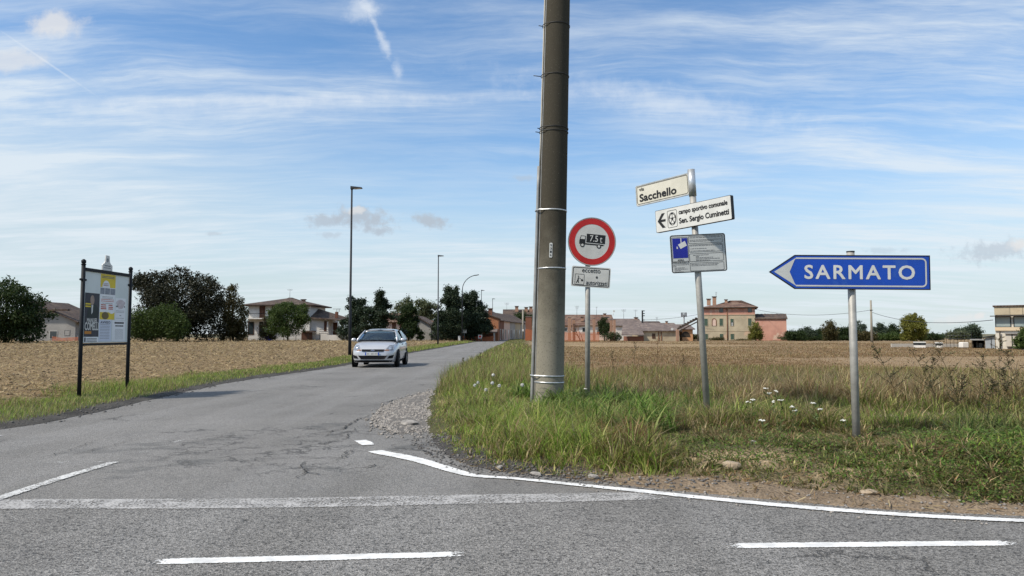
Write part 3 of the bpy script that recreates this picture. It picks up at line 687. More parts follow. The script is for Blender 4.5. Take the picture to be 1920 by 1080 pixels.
# right verge along the side road and the field, far
x, y = scatter(210000, 14.5, 150, lambda y: -2.2 + 0 * y, lambda y: y * .76 + 1)
s = sdist(x, y, ER, POLY_R); n1 = fbm(x * .8, y * .8, 61); n2 = fbm(x * .12, y * .10, 62)
side = smooth01((3.6 - s + 1.2 * (n1 - .5)) / 1.2); nearf = smooth01((26 - y + 10 * (n2 - .5)) / 9)
mown = smooth01((vnoise(x * .03, y * .06, 31) - .52) / .12) * (1 - side) * (1 - nearf)
keep = (s > .15) & (RNG.random(len(x)) > mown * .6)
x, y, s, n1, n2, side, nearf, mown = (a[keep] for a in (x, y, s, n1, n2, side, nearf, mown)); n = len(x)
H = (.05 + .07 * n1 + side * (.10 + .16 * n2) * smooth01((90 - y) / 40) + nearf * (.10 + .2 * n1)) * RNG.uniform(.5, 1.4, n) * (1 - .5 * mown)
Wd = np.maximum(.006, .00058 * y); colr = choose(n, [(GREEN, 1.0 * side + .60 * nearf * (n1 > .45)), (OLIVE, .12 + .5 * nearf + .4 * side), (STRAW, .42 + .2 * side + .5 * nearf), (BROWN, (.50 + .4 * (n2 < .5)) * (1 - side * .8))])
blades('dry_grass', gz(x, y, s, hgt_right), H, Wd, RNG.uniform(.1, .9, n), colr, label='short dry brown grass over the right hand field')

# left verge
x, y = scatter(110000, 7, 110, lambda y: -y * .1 - 4.2, lambda y: -6.2 - y * .75 + 0 * y)
x = -5.2 - RNG.random(len(y)) ** 1.0 * 4.2 - np.where(y < 12, (12 - y) * 1.6 * RNG.random(len(y)), 0)
s = sdist(x, y, EL, POLY_L); n1 = fbm(x * .9, y * .9, 71); keep = (s > .1 + .25 * n1) & (s < 1.15 + 1.1 * n1) & (RNG.random(len(x)) < np.clip(.25 + 1.5 * s, 0, 1))
x, y, s, n1 = (a[keep] for a in (x, y, s, n1)); n = len(x)
tuft = np.clip(near(x, y, -8.5, 15.6, .9, 1.3) + near(x, y, -8.9, 11.9, .7, .6), 0, 1)
H = (.05 + .08 * n1 + .16 * tuft + .10 * smooth01((y - 30) / 20)) * RNG.uniform(.5, 1.4, n); Wd = np.maximum(.006, .0006 * y)
colr = choose(n, [(GREEN, 1.3 + tuft), (OLIVE, .5), (STRAW, .35 * (n1 > .5) + .1)])
blades('grass', gz(x, y, s, hgt_left), H, Wd, RNG.uniform(.2, 1, n), colr, label='short green grass strip along the left edge of the side road')

# maize straw over the ploughed field: flat pale scraps lying at all angles
def scraps(name, x, y, z, L, Wd, colr, label):
    n = len(x); a = RNG.uniform(0, 2 * pi, n); tilt = RNG.normal(0, .30, n); d = np.stack([np.cos(a) * np.cos(tilt), np.sin(a) * np.cos(tilt), np.sin(tilt)], 1)
    sd_ = np.stack([-np.sin(a), np.cos(a), RNG.normal(0, .7, n)], 1); c = np.stack([x, y, z + .012 + np.abs(np.sin(tilt)) * L * .5], 1)
    V = np.stack([c - d * L[:, None] / 2 - sd_ * Wd[:, None] / 2, c + d * L[:, None] / 2 - sd_ * Wd[:, None] * .3, c + d * L[:, None] / 2 + sd_ * Wd[:, None] * .3, c - d * L[:, None] / 2 + sd_ * Wd[:, None] / 2], 1)
    o = np_mesh(name, V.reshape(-1, 3), np.arange(4 * n), np.arange(0, 4 * n, 4), M_GRASS, np.repeat(colr, 4, 0)); return tag(o, label, None, None, 'stuff')
x, y = scatter(160000, 9, 160, lambda y: -5.8 + 0 * y, lambda y: -y * .78 - 3)
s = sdist(x, y, EL, POLY_L); row = .5 + .5 * np.sin((y * .94 + x * .34) * 2 * pi / .75); n1 = fbm(x * .6, y * .6, 81)
keep = (s > 1.4) & (RNG.random(len(x)) < .25 + .55 * row * n1 * 1.6); x, y, s = x[keep], y[keep], s[keep]; n = len(x)
sc_ = np.maximum(1.0, y / 22)
scraps('straw_litter', x, y, hgt_left(x, y, s), RNG.uniform(.04, .19, n) * sc_ ** .5, np.maximum(RNG.uniform(.008, .020, n), .0006 * y), pick(np.array([(.38, .295, .165), (.30, .225, .12), (.22, .16, .09), (.45, .36, .21)]), n), 'pale maize straw scattered over the ploughed field')
# small dead stalk litter on the dirt along the main road
x, y = scatter(5000, 5.2, 9, lambda y: -.6 + 0 * y, lambda y: y * .76); s = sdist(x, y, ER, POLY_R); keep = (s > -.05) & (s < .7); x, y, s = x[keep], y[keep], s[keep]; n = len(x)
scraps('dry_litter', x, y, np.maximum(hgt_right(x, y, s), 0), RNG.uniform(.02, .09, n), RNG.uniform(.003, .009, n), pick(np.concatenate([STRAW, BROWN]), n), 'dead stalks and leaf scraps on the dirt edge')
# plough clods
def stones(name, x, y, z, r, mat, label, flat=.6, kind='stuff', jit=.25):
    T = np.array([(1, 0, 0), (-1, 0, 0), (0, 1, 0), (0, -1, 0), (0, 0, 1), (0, 0, -1)], float); F = np.array([(0, 2, 4), (2, 1, 4), (1, 3, 4), (3, 0, 4), (2, 0, 5), (1, 2, 5), (3, 1, 5), (0, 3, 5)])
    n = len(x); V = T[None] * r[:, None, None] * RNG.uniform(1 - jit, 1 + jit, (n, 6, 3)); V[:, :, 2] *= flat
    a = RNG.uniform(0, 2 * pi, n); ca, sa = np.cos(a)[:, None], np.sin(a)[:, None]; X = V[:, :, 0] * ca - V[:, :, 1] * sa; Y = V[:, :, 0] * sa + V[:, :, 1] * ca
    V = np.stack([X + x[:, None], Y + y[:, None], V[:, :, 2] + (z + r * flat * .35)[:, None]], 2)
    f = (np.arange(n)[:, None, None] * 6 + F[None]).reshape(-1, 3); o = np_mesh(name, V.reshape(-1, 3), f.ravel(), np.arange(0, f.size, 3), mat)
    return tag(o, label, None, None, kind)
M_CLOD = material('clod', (.20, .15, .09), (.13, .095, .058), .95, 3, bump=.4)
x, y = scatter(13000, 10, 90, lambda y: -6.5 + 0 * y, lambda y: -y * .78 - 3); s = sdist(x, y, EL, POLY_L); keep = s > 1.6; x, y, s = x[keep], y[keep], s[keep]
stones('soil_clods', x, y, hgt_left(x, y, s), RNG.uniform(.015, .045, len(x)) * np.maximum(1, y / 30), M_CLOD, 'brown clods of earth in the ploughed field')

# gravel patch and broken edge
M_GRAV = material('gravel_stone', (.33, .305, .275), (.17, .155, .14), .9, 9, lo=.3, hi=.7)
M_DARKG = material('tar_stone', (.11, .105, .10), (.30, .28, .25), .9, 14, lo=.5, hi=.75)
gp = [(706, 802), (696, 784), (716, 764), (752, 748), (812, 732), (806, 760), (816, 806), (775, 814), (735, 813)]
GP = np.array([G2(*p) for p in gp]); gx, gy = GP[:, 0].mean(), GP[:, 1].mean()
mbp = MB(); NP = 10
ringpts = []
for i in range(len(GP)):
    a, b_ = GP[i], GP[(i + 1) % len(GP)]
    for k in range(6): ringpts.append(a + (b_ - a) * k / 6)
vs = [(gx, gy, .022)]; nr = len(ringpts)
for j, t in enumerate((.4, .7, .9, 1.08)):
    for p in ringpts:
        q_ = np.array([gx, gy]) + (p - np.array([gx, gy])) * t * RNG.uniform(.86, 1.12); vs.append((q_[0], q_[1], (.020, .016, .008, -.012)[j] + RNG.uniform(-.004, .004)))
fs = [(0, 1 + i, 1 + (i + 1) % nr) for i in range(nr)] + [(1 + j * nr + i, 1 + (j + 1) * nr + i, 1 + (j + 1) * nr + (i + 1) % nr, 1 + j * nr + (i + 1) % nr) for j in range(3) for i in range(nr)]
mbp.add(vs, fs, True); o = mbp.build('gravel_bed', material('gravel_dust', (.21, .195, .175), (.13, .12, .11), .95, 40, bump=.9)); tag(o, kind='structure')
def inpoly(x, y, poly):
    ins = np.zeros(x.shape, bool)
    for i in range(len(poly)):
        ax, ay = poly[i]; bx, by = poly[(i + 1) % len(poly)]
        if ay != by: ins ^= ((ay > y) != (by > y)) & (x < (bx - ax) * (y - ay) / (by - ay) + ax)
    return ins
x = RNG.uniform(GP[:, 0].min() - .4, GP[:, 0].max() + .3, 16000); y = RNG.uniform(GP[:, 1].min() - .4, GP[:, 1].max() + .6, 16000)
k = inpoly(x, y, GP) | (RNG.random(len(x)) < .10) & inpoly((x - gx) / 1.25 + gx, (y - gy) / 1.2 + gy, GP); x, y = x[k], y[k]
rr = np.minimum(1, np.hypot(x - gx, (y - gy) / 3) / 1.0)
stones('gravel', x, y, .016 * (1 - rr) - 0.002, RNG.uniform(.007, .026, len(x)) * (.5 + RNG.random(len(x))), M_GRAV, 'loose pale gravel filling the broken road edge')
x, y = scatter(5200, 6.0, 9.4, lambda y: -1.9 + 0 * y, lambda y: y * .3); s = sdist(x, y, ER, POLY_R); k = (np.abs(s) < .16 + .14 * fbm(x * 2, y * 2, 91)) ; x, y, s = x[k], y[k], s[k]
stones('broken_asphalt_crumbs', x, y, np.maximum(hgt_right(x, y, s), 0), RNG.uniform(.006, .022, len(x)), M_DARKG, 'dark crumbs of broken asphalt between edge line and grass')
x, y = scatter(900, 4.9, 7.6, lambda y: y * .1, lambda y: y * .76); s = sdist(x, y, ER, POLY_R); k = (s > -.35) & (s < .35); x, y, s = x[k], y[k], s[k]
stones('dirt_pebbles', x, y, np.maximum(hgt_right(x, y, s), 0), RNG.uniform(.006, .018, len(x)), M_GRAV, 'small pebbles strewn on the dirt edge')
x, y = scatter(1500, 8.5, 30, lambda y: -9 + 0 * y, lambda y: -5 + 0 * y); s = sdist(x, y, EL, POLY_L); k = (s > -.15) & (s < .4); x, y, s = x[k], y[k], s[k]
stones('edge_pebbles', x, y, np.maximum(hgt_left(x, y, s), 0), RNG.uniform(.01, .03, len(x)), M_DARKG, 'dark grit along the left road edge')

def boulder(name, label, px, py, size, mat, group=None, seed=0):
    rng = random.Random(seed); bm = bmesh.new(); bmesh.ops.create_icosphere(bm, subdivisions=2, radius=.5)
    ax = [Vector((rng.gauss(0, 1), rng.gauss(0, 1), rng.gauss(0, 1))).normalized() for _ in range(9)]; cut = [rng.uniform(.30, .46) for _ in ax]
    for v in bm.verts:
        for a, c in zip(ax, cut):
            t = v.co.dot(a)
            if t > c: v.co -= a * (t - c)
        v.co += Vector((rng.uniform(-.015, .015),) * 3)
    for v in bm.verts: v.co = Vector((v.co.x * size[0], v.co.y * size[1], v.co.z * size[2]))
    me = bpy.data.meshes.new(name); bm.to_mesh(me); bm.free(); me.materials.append(mat)
    o = bpy.data.objects.new(name, me); COL.objects.link(o); p = on_ground(px, py); o.location = (p.x, p.y, p.z + size[2] * .22); o.rotation_euler.z = rng.uniform(0, 6)
    return tag(o, label, 'stone', group)
M_ROCK = material('pale_rock', (.36, .29, .21), (.30, .23, .155), .9, 14, bump=.6)
M_ROCKG = material('grey_rock', (.34, .32, .29), (.20, .185, .17), .9, 14, bump=.6)
boulder('stone', 'pale brown stone half sunk in the verge below the signposts', 1372, 872, (.17, .13, .10), M_ROCK, seed=1)
boulder('stone', 'small whitish stone in the grass above the pale brown stone', 1412, 832, (.09, .06, .05), M_ROCKG, seed=2)
boulder('rubble_block', 'pale broken rubble block lying on the gravel patch', 768, 797, (.42, .25, .10), M_ROCKG, seed=3)
boulder('stone', 'flat grey stone on the dirt beside the edge line', 1113, 895, (.12, .08, .05), M_ROCKG, seed=4)
boulder('stone', 'light stone at the foot of the lush corner grass', 938, 877, (.10, .07, .05), M_ROCKG, seed=5)
boulder('stone', 'flat slab stone on the dark broken road edge', 1006, 885, (.15, .09, .05), M_ROCKG, seed=6)
boulder('stone', 'tan clod like stone on the dirt below the blue sign', 1632, 926, (.16, .11, .05), M_ROCK, seed=7)
# ------------------------------------------------------------------ materials for things
M_CONC = material('weathered_concrete', (.27, .25, .205), (.19, .175, .14), .92, 2.2, bump=.25, bscale=60, fine=.55)
def concrete_pole_material():
    """grey spun concrete, darker lichen growth towards the top of the pole (a real stain: it grows with height)"""
    m = bpy.data.materials.new('pole_concrete'); m.use_nodes = True; n, l = m.node_tree.nodes, m.node_tree.links
    b = n['Principled BSDF']; q = NG(n, l); co = n.new('ShaderNodeTexCoord').outputs['Object']; x, y, z = q.sep(co)
    c = q.mix(q.noise(q.mapping(co, (3, 3, .5)), 2.0, 5)[0], (.285, .26, .205), (.20, .185, .145))
    li = q.mr(q.m('ADD', z, q.m('MULTIPLY', q.noise(co, 3, 6, .7)[0], 2.0)), 1.3, 4.4)
    c = q.mix(q.m('MULTIPLY', li, .92), c, (.036, .031, .022))
    sp = q.mr(q.noise(co, 45, 4, .7)[0], .52, .70); c = q.mix(q.m('MULTIPLY', sp, .55), c, (.035, .032, .025))
    sp2 = q.mr(q.noise(co, 70, 3, .7)[0], .62, .72); c = q.mix(q.m('MULTIPLY', sp2, .5), c, (.30, .28, .22))
    l.new(c, b.inputs['Base Color']); b.inputs['Roughness'].default_value = .95; b.inputs['Specular IOR Level'].default_value = .15
    bn = n.new('ShaderNodeBump'); bn.inputs['Strength'].default_value = .4; bn.inputs['Distance'].default_value = .01
    l.new(q.noise(co, 70, 4)[0], bn.inputs['Height']); l.new(bn.outputs[0], b.inputs['Normal']); return m
M_POLE = concrete_pole_material()
M_GALV = material('galvanised_steel', (.36, .35, .32), (.24, .235, .215), .55, 6, metal=.25, fine=.3, bump=.1)
M_STEEL = material('bright_steel', (.62, .63, .63), (.45, .46, .46), .35, 8, metal=.6)
M_GREYPIPE = material('grey_conduit', (.30, .30, .29), (.22, .22, .21), .55, 5, metal=.2)
M_WIRE = material('black_wire', (.02, .02, .02), None, .6)
M_CREAM = material('cable_sheath', (.50, .47, .40), (.40, .37, .31), .6)
M_WHITE = material('sign_white', (.62, .62, .59), (.52, .52, .49), .42, 5, lo=.3, hi=.75)
M_OFFW = material('sign_cream', (.60, .575, .49), (.52, .50, .42), .45, 4)
M_GREYS = material('sign_grey', (.52, .53, .51), (.46, .47, .45), .42, 4)
M_RED = material('sign_red', (.52, .018, .016), (.42, .014, .013), .4, 5)
M_BLUE = material('sign_blue', (.006, .062, .42), (.007, .055, .33), .42, 1.6, fine=.12, c3=(.02, .08, .36), s3=3)
M_DBLUE = material('sign_dark_blue', (.012, .020, .28), None, .45)
M_BLACK = material('sign_black', (.012, .012, .013), None, .5)
M_DARK = material('dark_paint', (.022, .024, .028), (.03, .032, .036), .45, 6)
M_BACK = material('sign_back', (.33, .33, .32), (.25, .25, .24), .55, 5, metal=.2)

def annulus_pts(cx, cz, r, n=48): return circ(cx, cz, r, n)
def panel(name, parent, poly, y, th, mat, label=None):
    m = MB(); m.plate(poly, y, th); o = m.build(name, mat, parent)
    if label: o['label'] = label
    return o
def border(parent, w, h, inset, t, y, mat, r=.03, c=(0, 0), name='border'):
    m = MB(); m.ring(rrect(c[0], c[1], w - 2 * inset, h - 2 * inset, r), rrect(c[0], c[1], w - 2 * inset - 2 * t, h - 2 * inset - 2 * t, max(.002, r - t)), y, .002); return m.build(name, mat, parent)
def line(m, x0, z0, x1, z1, t, y, th=.0015):
    d = Vector((x1 - x0, z1 - z0)).normalized(); nx, nz = -d.y * t / 2, d.x * t / 2
    m.plate([(x0 + nx, z0 + nz), (x0 - nx, z0 - nz), (x1 - nx, z1 - nz), (x1 + nx, z1 + nz)], y, th)
def plane_xz(o, px, py, Y):
    p = at(px, py, Y); return p

# ------------------------------------------------------------------ concrete utility pole
pb = on_ground(1028, 757); pb.z = 0.02
pole = thing('utility_pole', 'thick grey concrete utility pole with a conduit up its left side', 'utility pole', pb, (0, R(1.5), 0))
RB, RT, PH = .242, .188, 9.2
m = MB(); zz = np.linspace(-.3, PH, 22); m.tube([(0, 0, z) for z in zz], [RB + (RT - RB) * max(0, z) / PH for z in zz], 40); m.build('shaft', M_POLE, pole)
rad = lambda z: RB + (RT - RB) * z / PH
m = MB(); za = np.linspace(-.1, 3.95, 12); m.tube([(-(rad(z) + .026), -.03, z) for z in za], .028, 10); m.build('conduit', M_GREYPIPE, pole)
m = MB(); za = np.linspace(3.9, PH, 12); m.tube([(-(rad(z) + .010), -.015, z) for z in za], .014, 8); m.build('cable', M_CREAM, pole)
m = MB(); za = np.linspace(-.1, PH, 12); m.tube([(-(rad(z) * .93), -rad(z) * .38, z) for z in za], .009, 6); m.build('earth_wire', M_GREYPIPE, pole)
def z_of(py): return (at(1030, py, pb.y).z - pb.z)
def hoop(py, name, mat, hw, t, tilt=0.0, wide=0.0, cut=None):
    z = z_of(py); r = rad(z) + .003; m = MB(); n = 40
    pts = [(r * cos(2 * pi * k / n) - (wide if cos(2 * pi * k / n) < -.6 else 0), r * sin(2 * pi * k / n)) for k in range(n)]
    vs = [(x, y, z + s_ * hw + tilt * x) for s_ in (-1, 1) for x, y in pts] + [(x * (1 + t / r), y * (1 + t / r), z + s_ * hw + tilt * x) for s_ in (-1, 1) for x, y in pts]
    fs = []
    for k in range(n):
        j = (k + 1) % n; fs += [(2 * n + k, 2 * n + j, 3 * n + j, 3 * n + k), (k, j, 2 * n + j, 2 * n + k), (n + k, 3 * n + k, 3 * n + j, n + j)]
    m.add(vs, fs, True); return m.build(name, mat, pole)
for py, w in ((396, .06), (504, 0), (704, .06), (716, 0)): hoop(py, 'steel_band', M_STEEL, .011, .004, .03 if py == 504 else 0, w)
for py, ext in ((50, .05), (144, .11), (242, .02), (249, .05)):
    hoop(py, 'wire_tie', M_WIRE, .006, .006, 0, .03); z = z_of(py)
    m = MB(); m.tube([(-(rad(z) + .03), 0, z), (-(rad(z) + .05 + ext), -.02, z + .004)], .007, 6); m.build('wire_end', M_WIRE, pole)
zc_ = z_of(472); yp = -rad(zc_) - .004
pl_ = MB(); pl_.plate(rrect(-.03, zc_, .048, .235, .012), yp + .003, .006); np_ = pl_.build('number_plate', M_WHITE, pole)
for i, ch in enumerate('9316'): lettering(ch, -.03, zc_ + .078 - i * .052, .026, .036, yp - .003, M_BLACK, np_)

# ------------------------------------------------------------------ no-trucks sign
sb = on_ground(1102, 748)
sg = thing('road_sign', 'round red bordered lorry ban sign over a small exemption plate beside the concrete pole', 'road sign', sb, (0, R(.5), 0))
SY = sb.y; L_ = lambda px, py: (at(px, py, SY).x - sb.x, at(px, py, SY).z - sb.z)
rc = L_(1107.5, 453); rr_ = 45.5 / FPX * SY
m = MB(); m.tube([(0, .05, -.3), (0, .05, rc[1] + .3)], .045, 16); m.build('post', M_GALV, sg)
pln = bpy.data.objects.new('sign_disc', None)
def rot_part(name, mb, mat, parent, c, roll, yaw):
    """mesh given about its own centre, set at c in the parent's x-z plane with a roll and a yaw"""
    o = mb.build(name, mat, parent); o.location = (c[0], 0, c[1]); o.rotation_euler = (0, roll, yaw); return o
m = MB(); m.plate(circ(0, 0, rr_, 64), .002, .004); disc = rot_part('sign_disc', m, M_WHITE, sg, rc, R(4.2), R(6))
m = MB(); m.ring(circ(0, 0, rr_ * 1.012, 64), circ(0, 0, rr_ * .985, 64), .012, .018); m.build('rim', M_GALV, disc)
m = MB(); m.ring(circ(0, 0, rr_ * .965, 64), circ(0, 0, rr_ * .725, 64), -.002, .002); m.build('red_ring', M_RED, disc)
k = rr_ / 333.0
def T(pts): return [((x - 390) * k, (400 - y) * k) for x, y in pts]
m = MB()
m.plate(T([(309, 296), (572, 296), (572, 418), (309, 418)]), -.002, .002)                                   # cargo box
m.plate(T([(228, 328), (296, 328), (296, 444), (212, 444), (212, 392)]), -.002, .002)                        # cab
m.plate(T([(290, 430), (565, 430), (545, 448), (290, 448)]), -.0021, .002)                                   # chassis
for wx in (258, 490): m.plate([((wx - 390) * k + x, (452 - 452) * k + (400 - 458) * k + z) for x, z in circ(0, 0, 31 * k, 24)], -.003, .002)
m.build('lorry_symbol', M_BLACK, disc)
m = MB(); m.plate(T([(236, 338), (286, 338), (286, 376), (226, 376)]), -.0045, .0015); m.build('lorry_window', M_WHITE, disc)
for wx in (258, 490):
    m = MB(); m.plate([((wx - 390) * k + x, (400 - 458) * k + z) for x, z in circ(0, 0, 17 * k, 24)], -.0055, .0015); m.build('lorry_wheel_hub', M_WHITE, disc)
lettering('7.5', (413 - 390) * k, (400 - 356) * k, 112 * k, 84 * k, -.0045, M_WHITE, disc, .012); lettering('t', (514 - 390) * k, (400 - 366) * k, 34 * k, 74 * k, -.0045, M_WHITE, disc, .0)
pc = L_(1106, 519.5); pw, ph = 74 / FPX * SY, 38.5 / FPX * SY
m = MB(); m.plate(rrect(0, 0, pw, ph, .03), .002, .005); pn = rot_part('exemption_plate', m, M_WHITE, sg, pc, R(3.2), R(4))
border(pn, pw, ph, .018, .012, -.003, M_BLACK, .03)
lettering('eccetto', 0.0, ph * .30, pw * .47, ph * .18, -.003, M_BLACK, pn, .012)
lettering('e', pw * .15, ph * .0, pw * .05, ph * .11, -.003, M_BLACK, pn, .02)
lettering('autorizzati', pw * .155, -ph * .28, pw * .54, ph * .21, -.003, M_BLACK, pn, .010)
border(pn, .30 * pw * .8, ph * .52, 0, .006, -.003, M_BLACK, .012, (-pw * .29, -ph * .14))
m = MB(); s_ = ph * .23
PP = lambda pts: [(-pw * .29 + x * s_, -ph * .14 + z * s_) for x, z in pts]
m.plate(PP([(-.42, .05), (-.30, .42), (-.12, .38), (-.18, .0), (-.2, -.3), (-.05, -.8), (-.2, -.82), (-.36, -.4), (-.58, -.85), (-.72, -.8), (-.5, -.3)]), -.003, .002)
m.plate([(-pw * .29 - .26 * s_ + x, -ph * .14 + .62 * s_ + z) for x, z in circ(0, 0, .13 * s_, 14)], -.003, .002)
m.plate(PP([(-.2, .36), (-.14, .24), (.32, .02), (.3, .12)]), -.003, .002)
m.plate(PP([(.25, -.15), (.55, .12), (.82, -.22), (.52, -.48)]), -.003, .002); m.build('worker_symbol', M_BLACK, pn)

# ------------------------------------------------------------------ leaning signpost with three plates
qb = on_ground(1327, 783); qb.z -= 0.0
LEAN = R(-2.95)
sp_ = thing('signpost', 'leaning grey signpost carrying street name, sports ground and camera plates', 'signpost', qb, (0, LEAN, 0))
QY = qb.y
Minv = Matrix.Rotation(-LEAN, 3, 'Y')
def loc_q(px, py, Y):
    return Minv @ (at(px, py, Y) - qb)
top = loc_q(1296, 318, QY).z
m = MB(); m.tube([(0, 0, -.3), (0, 0, top - .02)], .043, 18); m.build('post', M_GALV, sp_)
m = MB(); m.tube([(0, 0, top - .36), (0, 0, top + .0)], .050, 18); sl = m.build('post_sleeve', M_STEEL, sp_)
YAW = R(-53)
def plate_thing(name, c, w, h, yaw, mat, th=.004, r=.03):
    m = MB(); m.plate(rrect(0, 0, w, h, r), th / 2, th); o = m.build(name, mat, sp_); o.location = c; o.rotation_euler = (0, 0, yaw); return o
# via Sacchello: fixed to the sleeve by its right end
w1, h1 = 0.96, 42 / FPX * QY * .97
z1 = loc_q(1293, 343.5, QY).z; dirw = Vector((cos(YAW), sin(YAW), 0))
c = Vector((0, 0, z1)) - dirw * (w1 / 2 + .045)
a1 = plate_thing('street_name_plate', c, w1, h1, YAW, M_OFFW, .02, .02)
m = MB(); m.ring(rrect(0, 0, w1 * 1.01, h1 * 1.04, .022), rrect(0, 0, w1 * .985, h1 * .95, .018), .014, .028); m.build('frame', M_STEEL, a1)
border(a1, w1, h1, .016, .007, -.01, M_BLACK, .03)
lettering('via', -w1 * .385, h1 * .29, w1 * .095, h1 * .165, -.010, M_BLACK, a1, .03)
lettering('Sacchello', -w1 * .08, -h1 * .14, w1 * .70, h1 * .36, -.010, M_BLACK, a1, .05)
# campo sportivo
w2, h2 = 1.25, 42 / FPX * QY
z2 = loc_q(1301, 404, QY).z; off = .05
c = Vector((0, 0, z2)) + Vector((sin(YAW), -cos(YAW), 0)) * off + dirw * (.02)
a2 = plate_thing('sports_ground_plate', c, w2, h2, YAW, M_WHITE, .05, .012)
m = MB(); m.ring(rrect(0, 0, w2 + .012, h2 + .012, .014), rrect(0, 0, w2 + .001, h2 + .001, .012), .029, .052); m.build('edge_trim_or_shade', M_BLACK, a2)  # black ring paints in the shade on the thick plate's sides
m = MB(); m.plate([(-w2 * .475, 0), (-w2 * .41, h2 * .34), (-w2 * .365, h2 * .34), (-w2 * .425, h2 * .055), (-w2 * .36, h2 * .055), (-w2 * .36, -h2 * .055), (-w2 * .425, -h2 * .055), (-w2 * .365, -h2 * .34), (-w2 * .41, -h2 * .34)], -.025, .002); m.build('arrow', M_BLACK, a2)
bx_, bz_ = -w2 * .265, 0.0; br_ = h2 * .30
border(a2, w2 * .135, h2 * .80, 0, .006, -.025, M_BLACK, .02, (bx_, 0))
m = MB(); m.ring(circ(bx_, bz_, w2 * .055, 32, br_), circ(bx_, bz_, w2 * .050, 32, br_ * .92), -.025, .002)
def pent(cx, cz, r, a0): return [(cx + r * .62 * cos(a0 + 2 * pi * k / 5), cz + r * cos(0) * sin(a0 + 2 * pi * k / 5)) for k in range(5)]
kx = w2 * .055 / br_
m.plate([(bx_ + br_ * .30 * kx * cos(pi / 2 + 2 * pi * k / 5), bz_ + br_ * .30 * sin(pi / 2 + 2 * pi * k / 5)) for k in range(5)], -.025, .002)
for j in range(5):
    a0 = pi / 2 + 2 * pi * j / 5; ca, sa = cos(a0), sin(a0)
    m.plate([(bx_ + br_ * kx * t * cos(a0 + d), bz_ + br_ * t * sin(a0 + d)) for t, d in ((.66, 0), (.78, .33), (.95, .30), (.95, -.30), (.78, -.33))], -.025, .002)
    line(m, bx_ + br_ * kx * .28 * ca, bz_ + br_ * .28 * sa, bx_ + br_ * kx * .68 * ca, bz_ + br_ * .68 * sa, .008, -.025)
    a1_ = a0 + 2 * pi / 5; line(m, bx_ + br_ * kx * .8 * cos(a0 + .3), bz_ + br_ * .8 * sin(a0 + .3), bx_ + br_ * kx * .8 * cos(a1_ - .3), bz_ + br_ * .8 * sin(a1_ - .3), .008, -.025)
m.build('football_symbol', M_BLACK, a2)
lettering('campo sportivo comunale', w2 * .145, h2 * .21, w2 * .63, h2 * .27, -.025, M_BLACK, a2, .045)
lettering('Sen. Sergio Cuminetti', w2 * .15, -h2 * .20, w2 * .64, h2 * .31, -.025, M_BLACK, a2, .045)
# video surveillance plate
w3, h3 = 105 / FPX * QY, 71.5 / FPX * QY
z3 = loc_q(1308, 475.5, QY).z
a3 = plate_thing('surveillance_plate', (0, -.06, z3), w3, h3, R(2), M_GREYS, .004, .03)
a3.location.x = loc_q(1307.5, 476, QY).x
U = lambda px, py: ((px - 690) / 1290 * w3, (545 - py) / 875 * h3)
border(a3, w3, h3, .003, .010, -.002, M_BLACK, .03)
m = MB()
x0, z0 = U(100, 640); x1, z1_ = U(445, 185); m.plate(rect(x0, z0, x1, z1_), -.002, .002); m.build('blue_field', M_DBLUE, a3)
m = MB(); m.plate([U(*p) for p in ((225, 330), (390, 250), (430, 360), (280, 430))], -.004, .0015); m.plate([U(*p) for p in ((198, 360), (222, 400), (216, 430), (186, 420))], -.004, .0015)
m.plate([U(*p) for p in ((288, 185), (310, 185), (312, 290), (292, 290))], -.004, .0015); m.build('camera_symbol', M_WHITE, a3)
m = MB(); t_ = .004
for (xa, ya, xb, yb) in ((76, 165, 462, 770), (475, 150, 1265, 320), (475, 345, 1265, 520), (475, 550, 1265, 735), (475, 765, 1265, 950)):
    xa, za = U(xa, ya); xb, zb = U(xb, yb); m.ring(rrect((xa + xb) / 2, (za + zb) / 2, abs(xb - xa), abs(zb - za), .012), rrect((xa + xb) / 2, (za + zb) / 2, abs(xb - xa) - 2 * t_, abs(zb - za) - 2 * t_, .009), -.002, .0015)
tag(m.build('box_outlines', M_BLACK, a3), kind='stuff')
lettering('AREA', *U(270, 685), .085, .021, -.002, M_BLACK, a3, .02); lettering('VIDEOSORVEGLIATA', *U(270, 730), .215, .022, -.002, M_BLACK, a3, .02)
M_PRINT = material('small_print', (.16, .16, .16), None, .5)
m = MB(); rng = random.Random(5)
def printline(m, x, z, w, h, y, rng):
    """one line of print too small to read: word-long dashes"""
    e = x + w
    while x < e - .004:
        l_ = min(rng.uniform(.012, .045), e - x); m.plate(rect(x, z - h / 2, x + l_, z + h / 2), y, .0012); x += l_ + .006
for (x_, y_, w_) in ((505, 185, 720), (505, 240, 730), (505, 270, 560), (500, 372, 745), (505, 440, 380), (505, 490, 560), (560, 590, 360), (620, 620, 90), (620, 650, 400), (620, 680, 560), (620, 712, 330), (505, 800, 640), (505, 830, 600),
                     (80, 795, 370), (80, 830, 80), (110, 865, 240), (110, 895, 300), (110, 925, 140), (110, 955, 220)):
    xx, zz_ = U(x_, y_); printline(m, xx, zz_, w_ / 1290 * w3, .008, -.002, rng)
tag(m.build('small_print', M_PRINT, a3), kind='stuff')

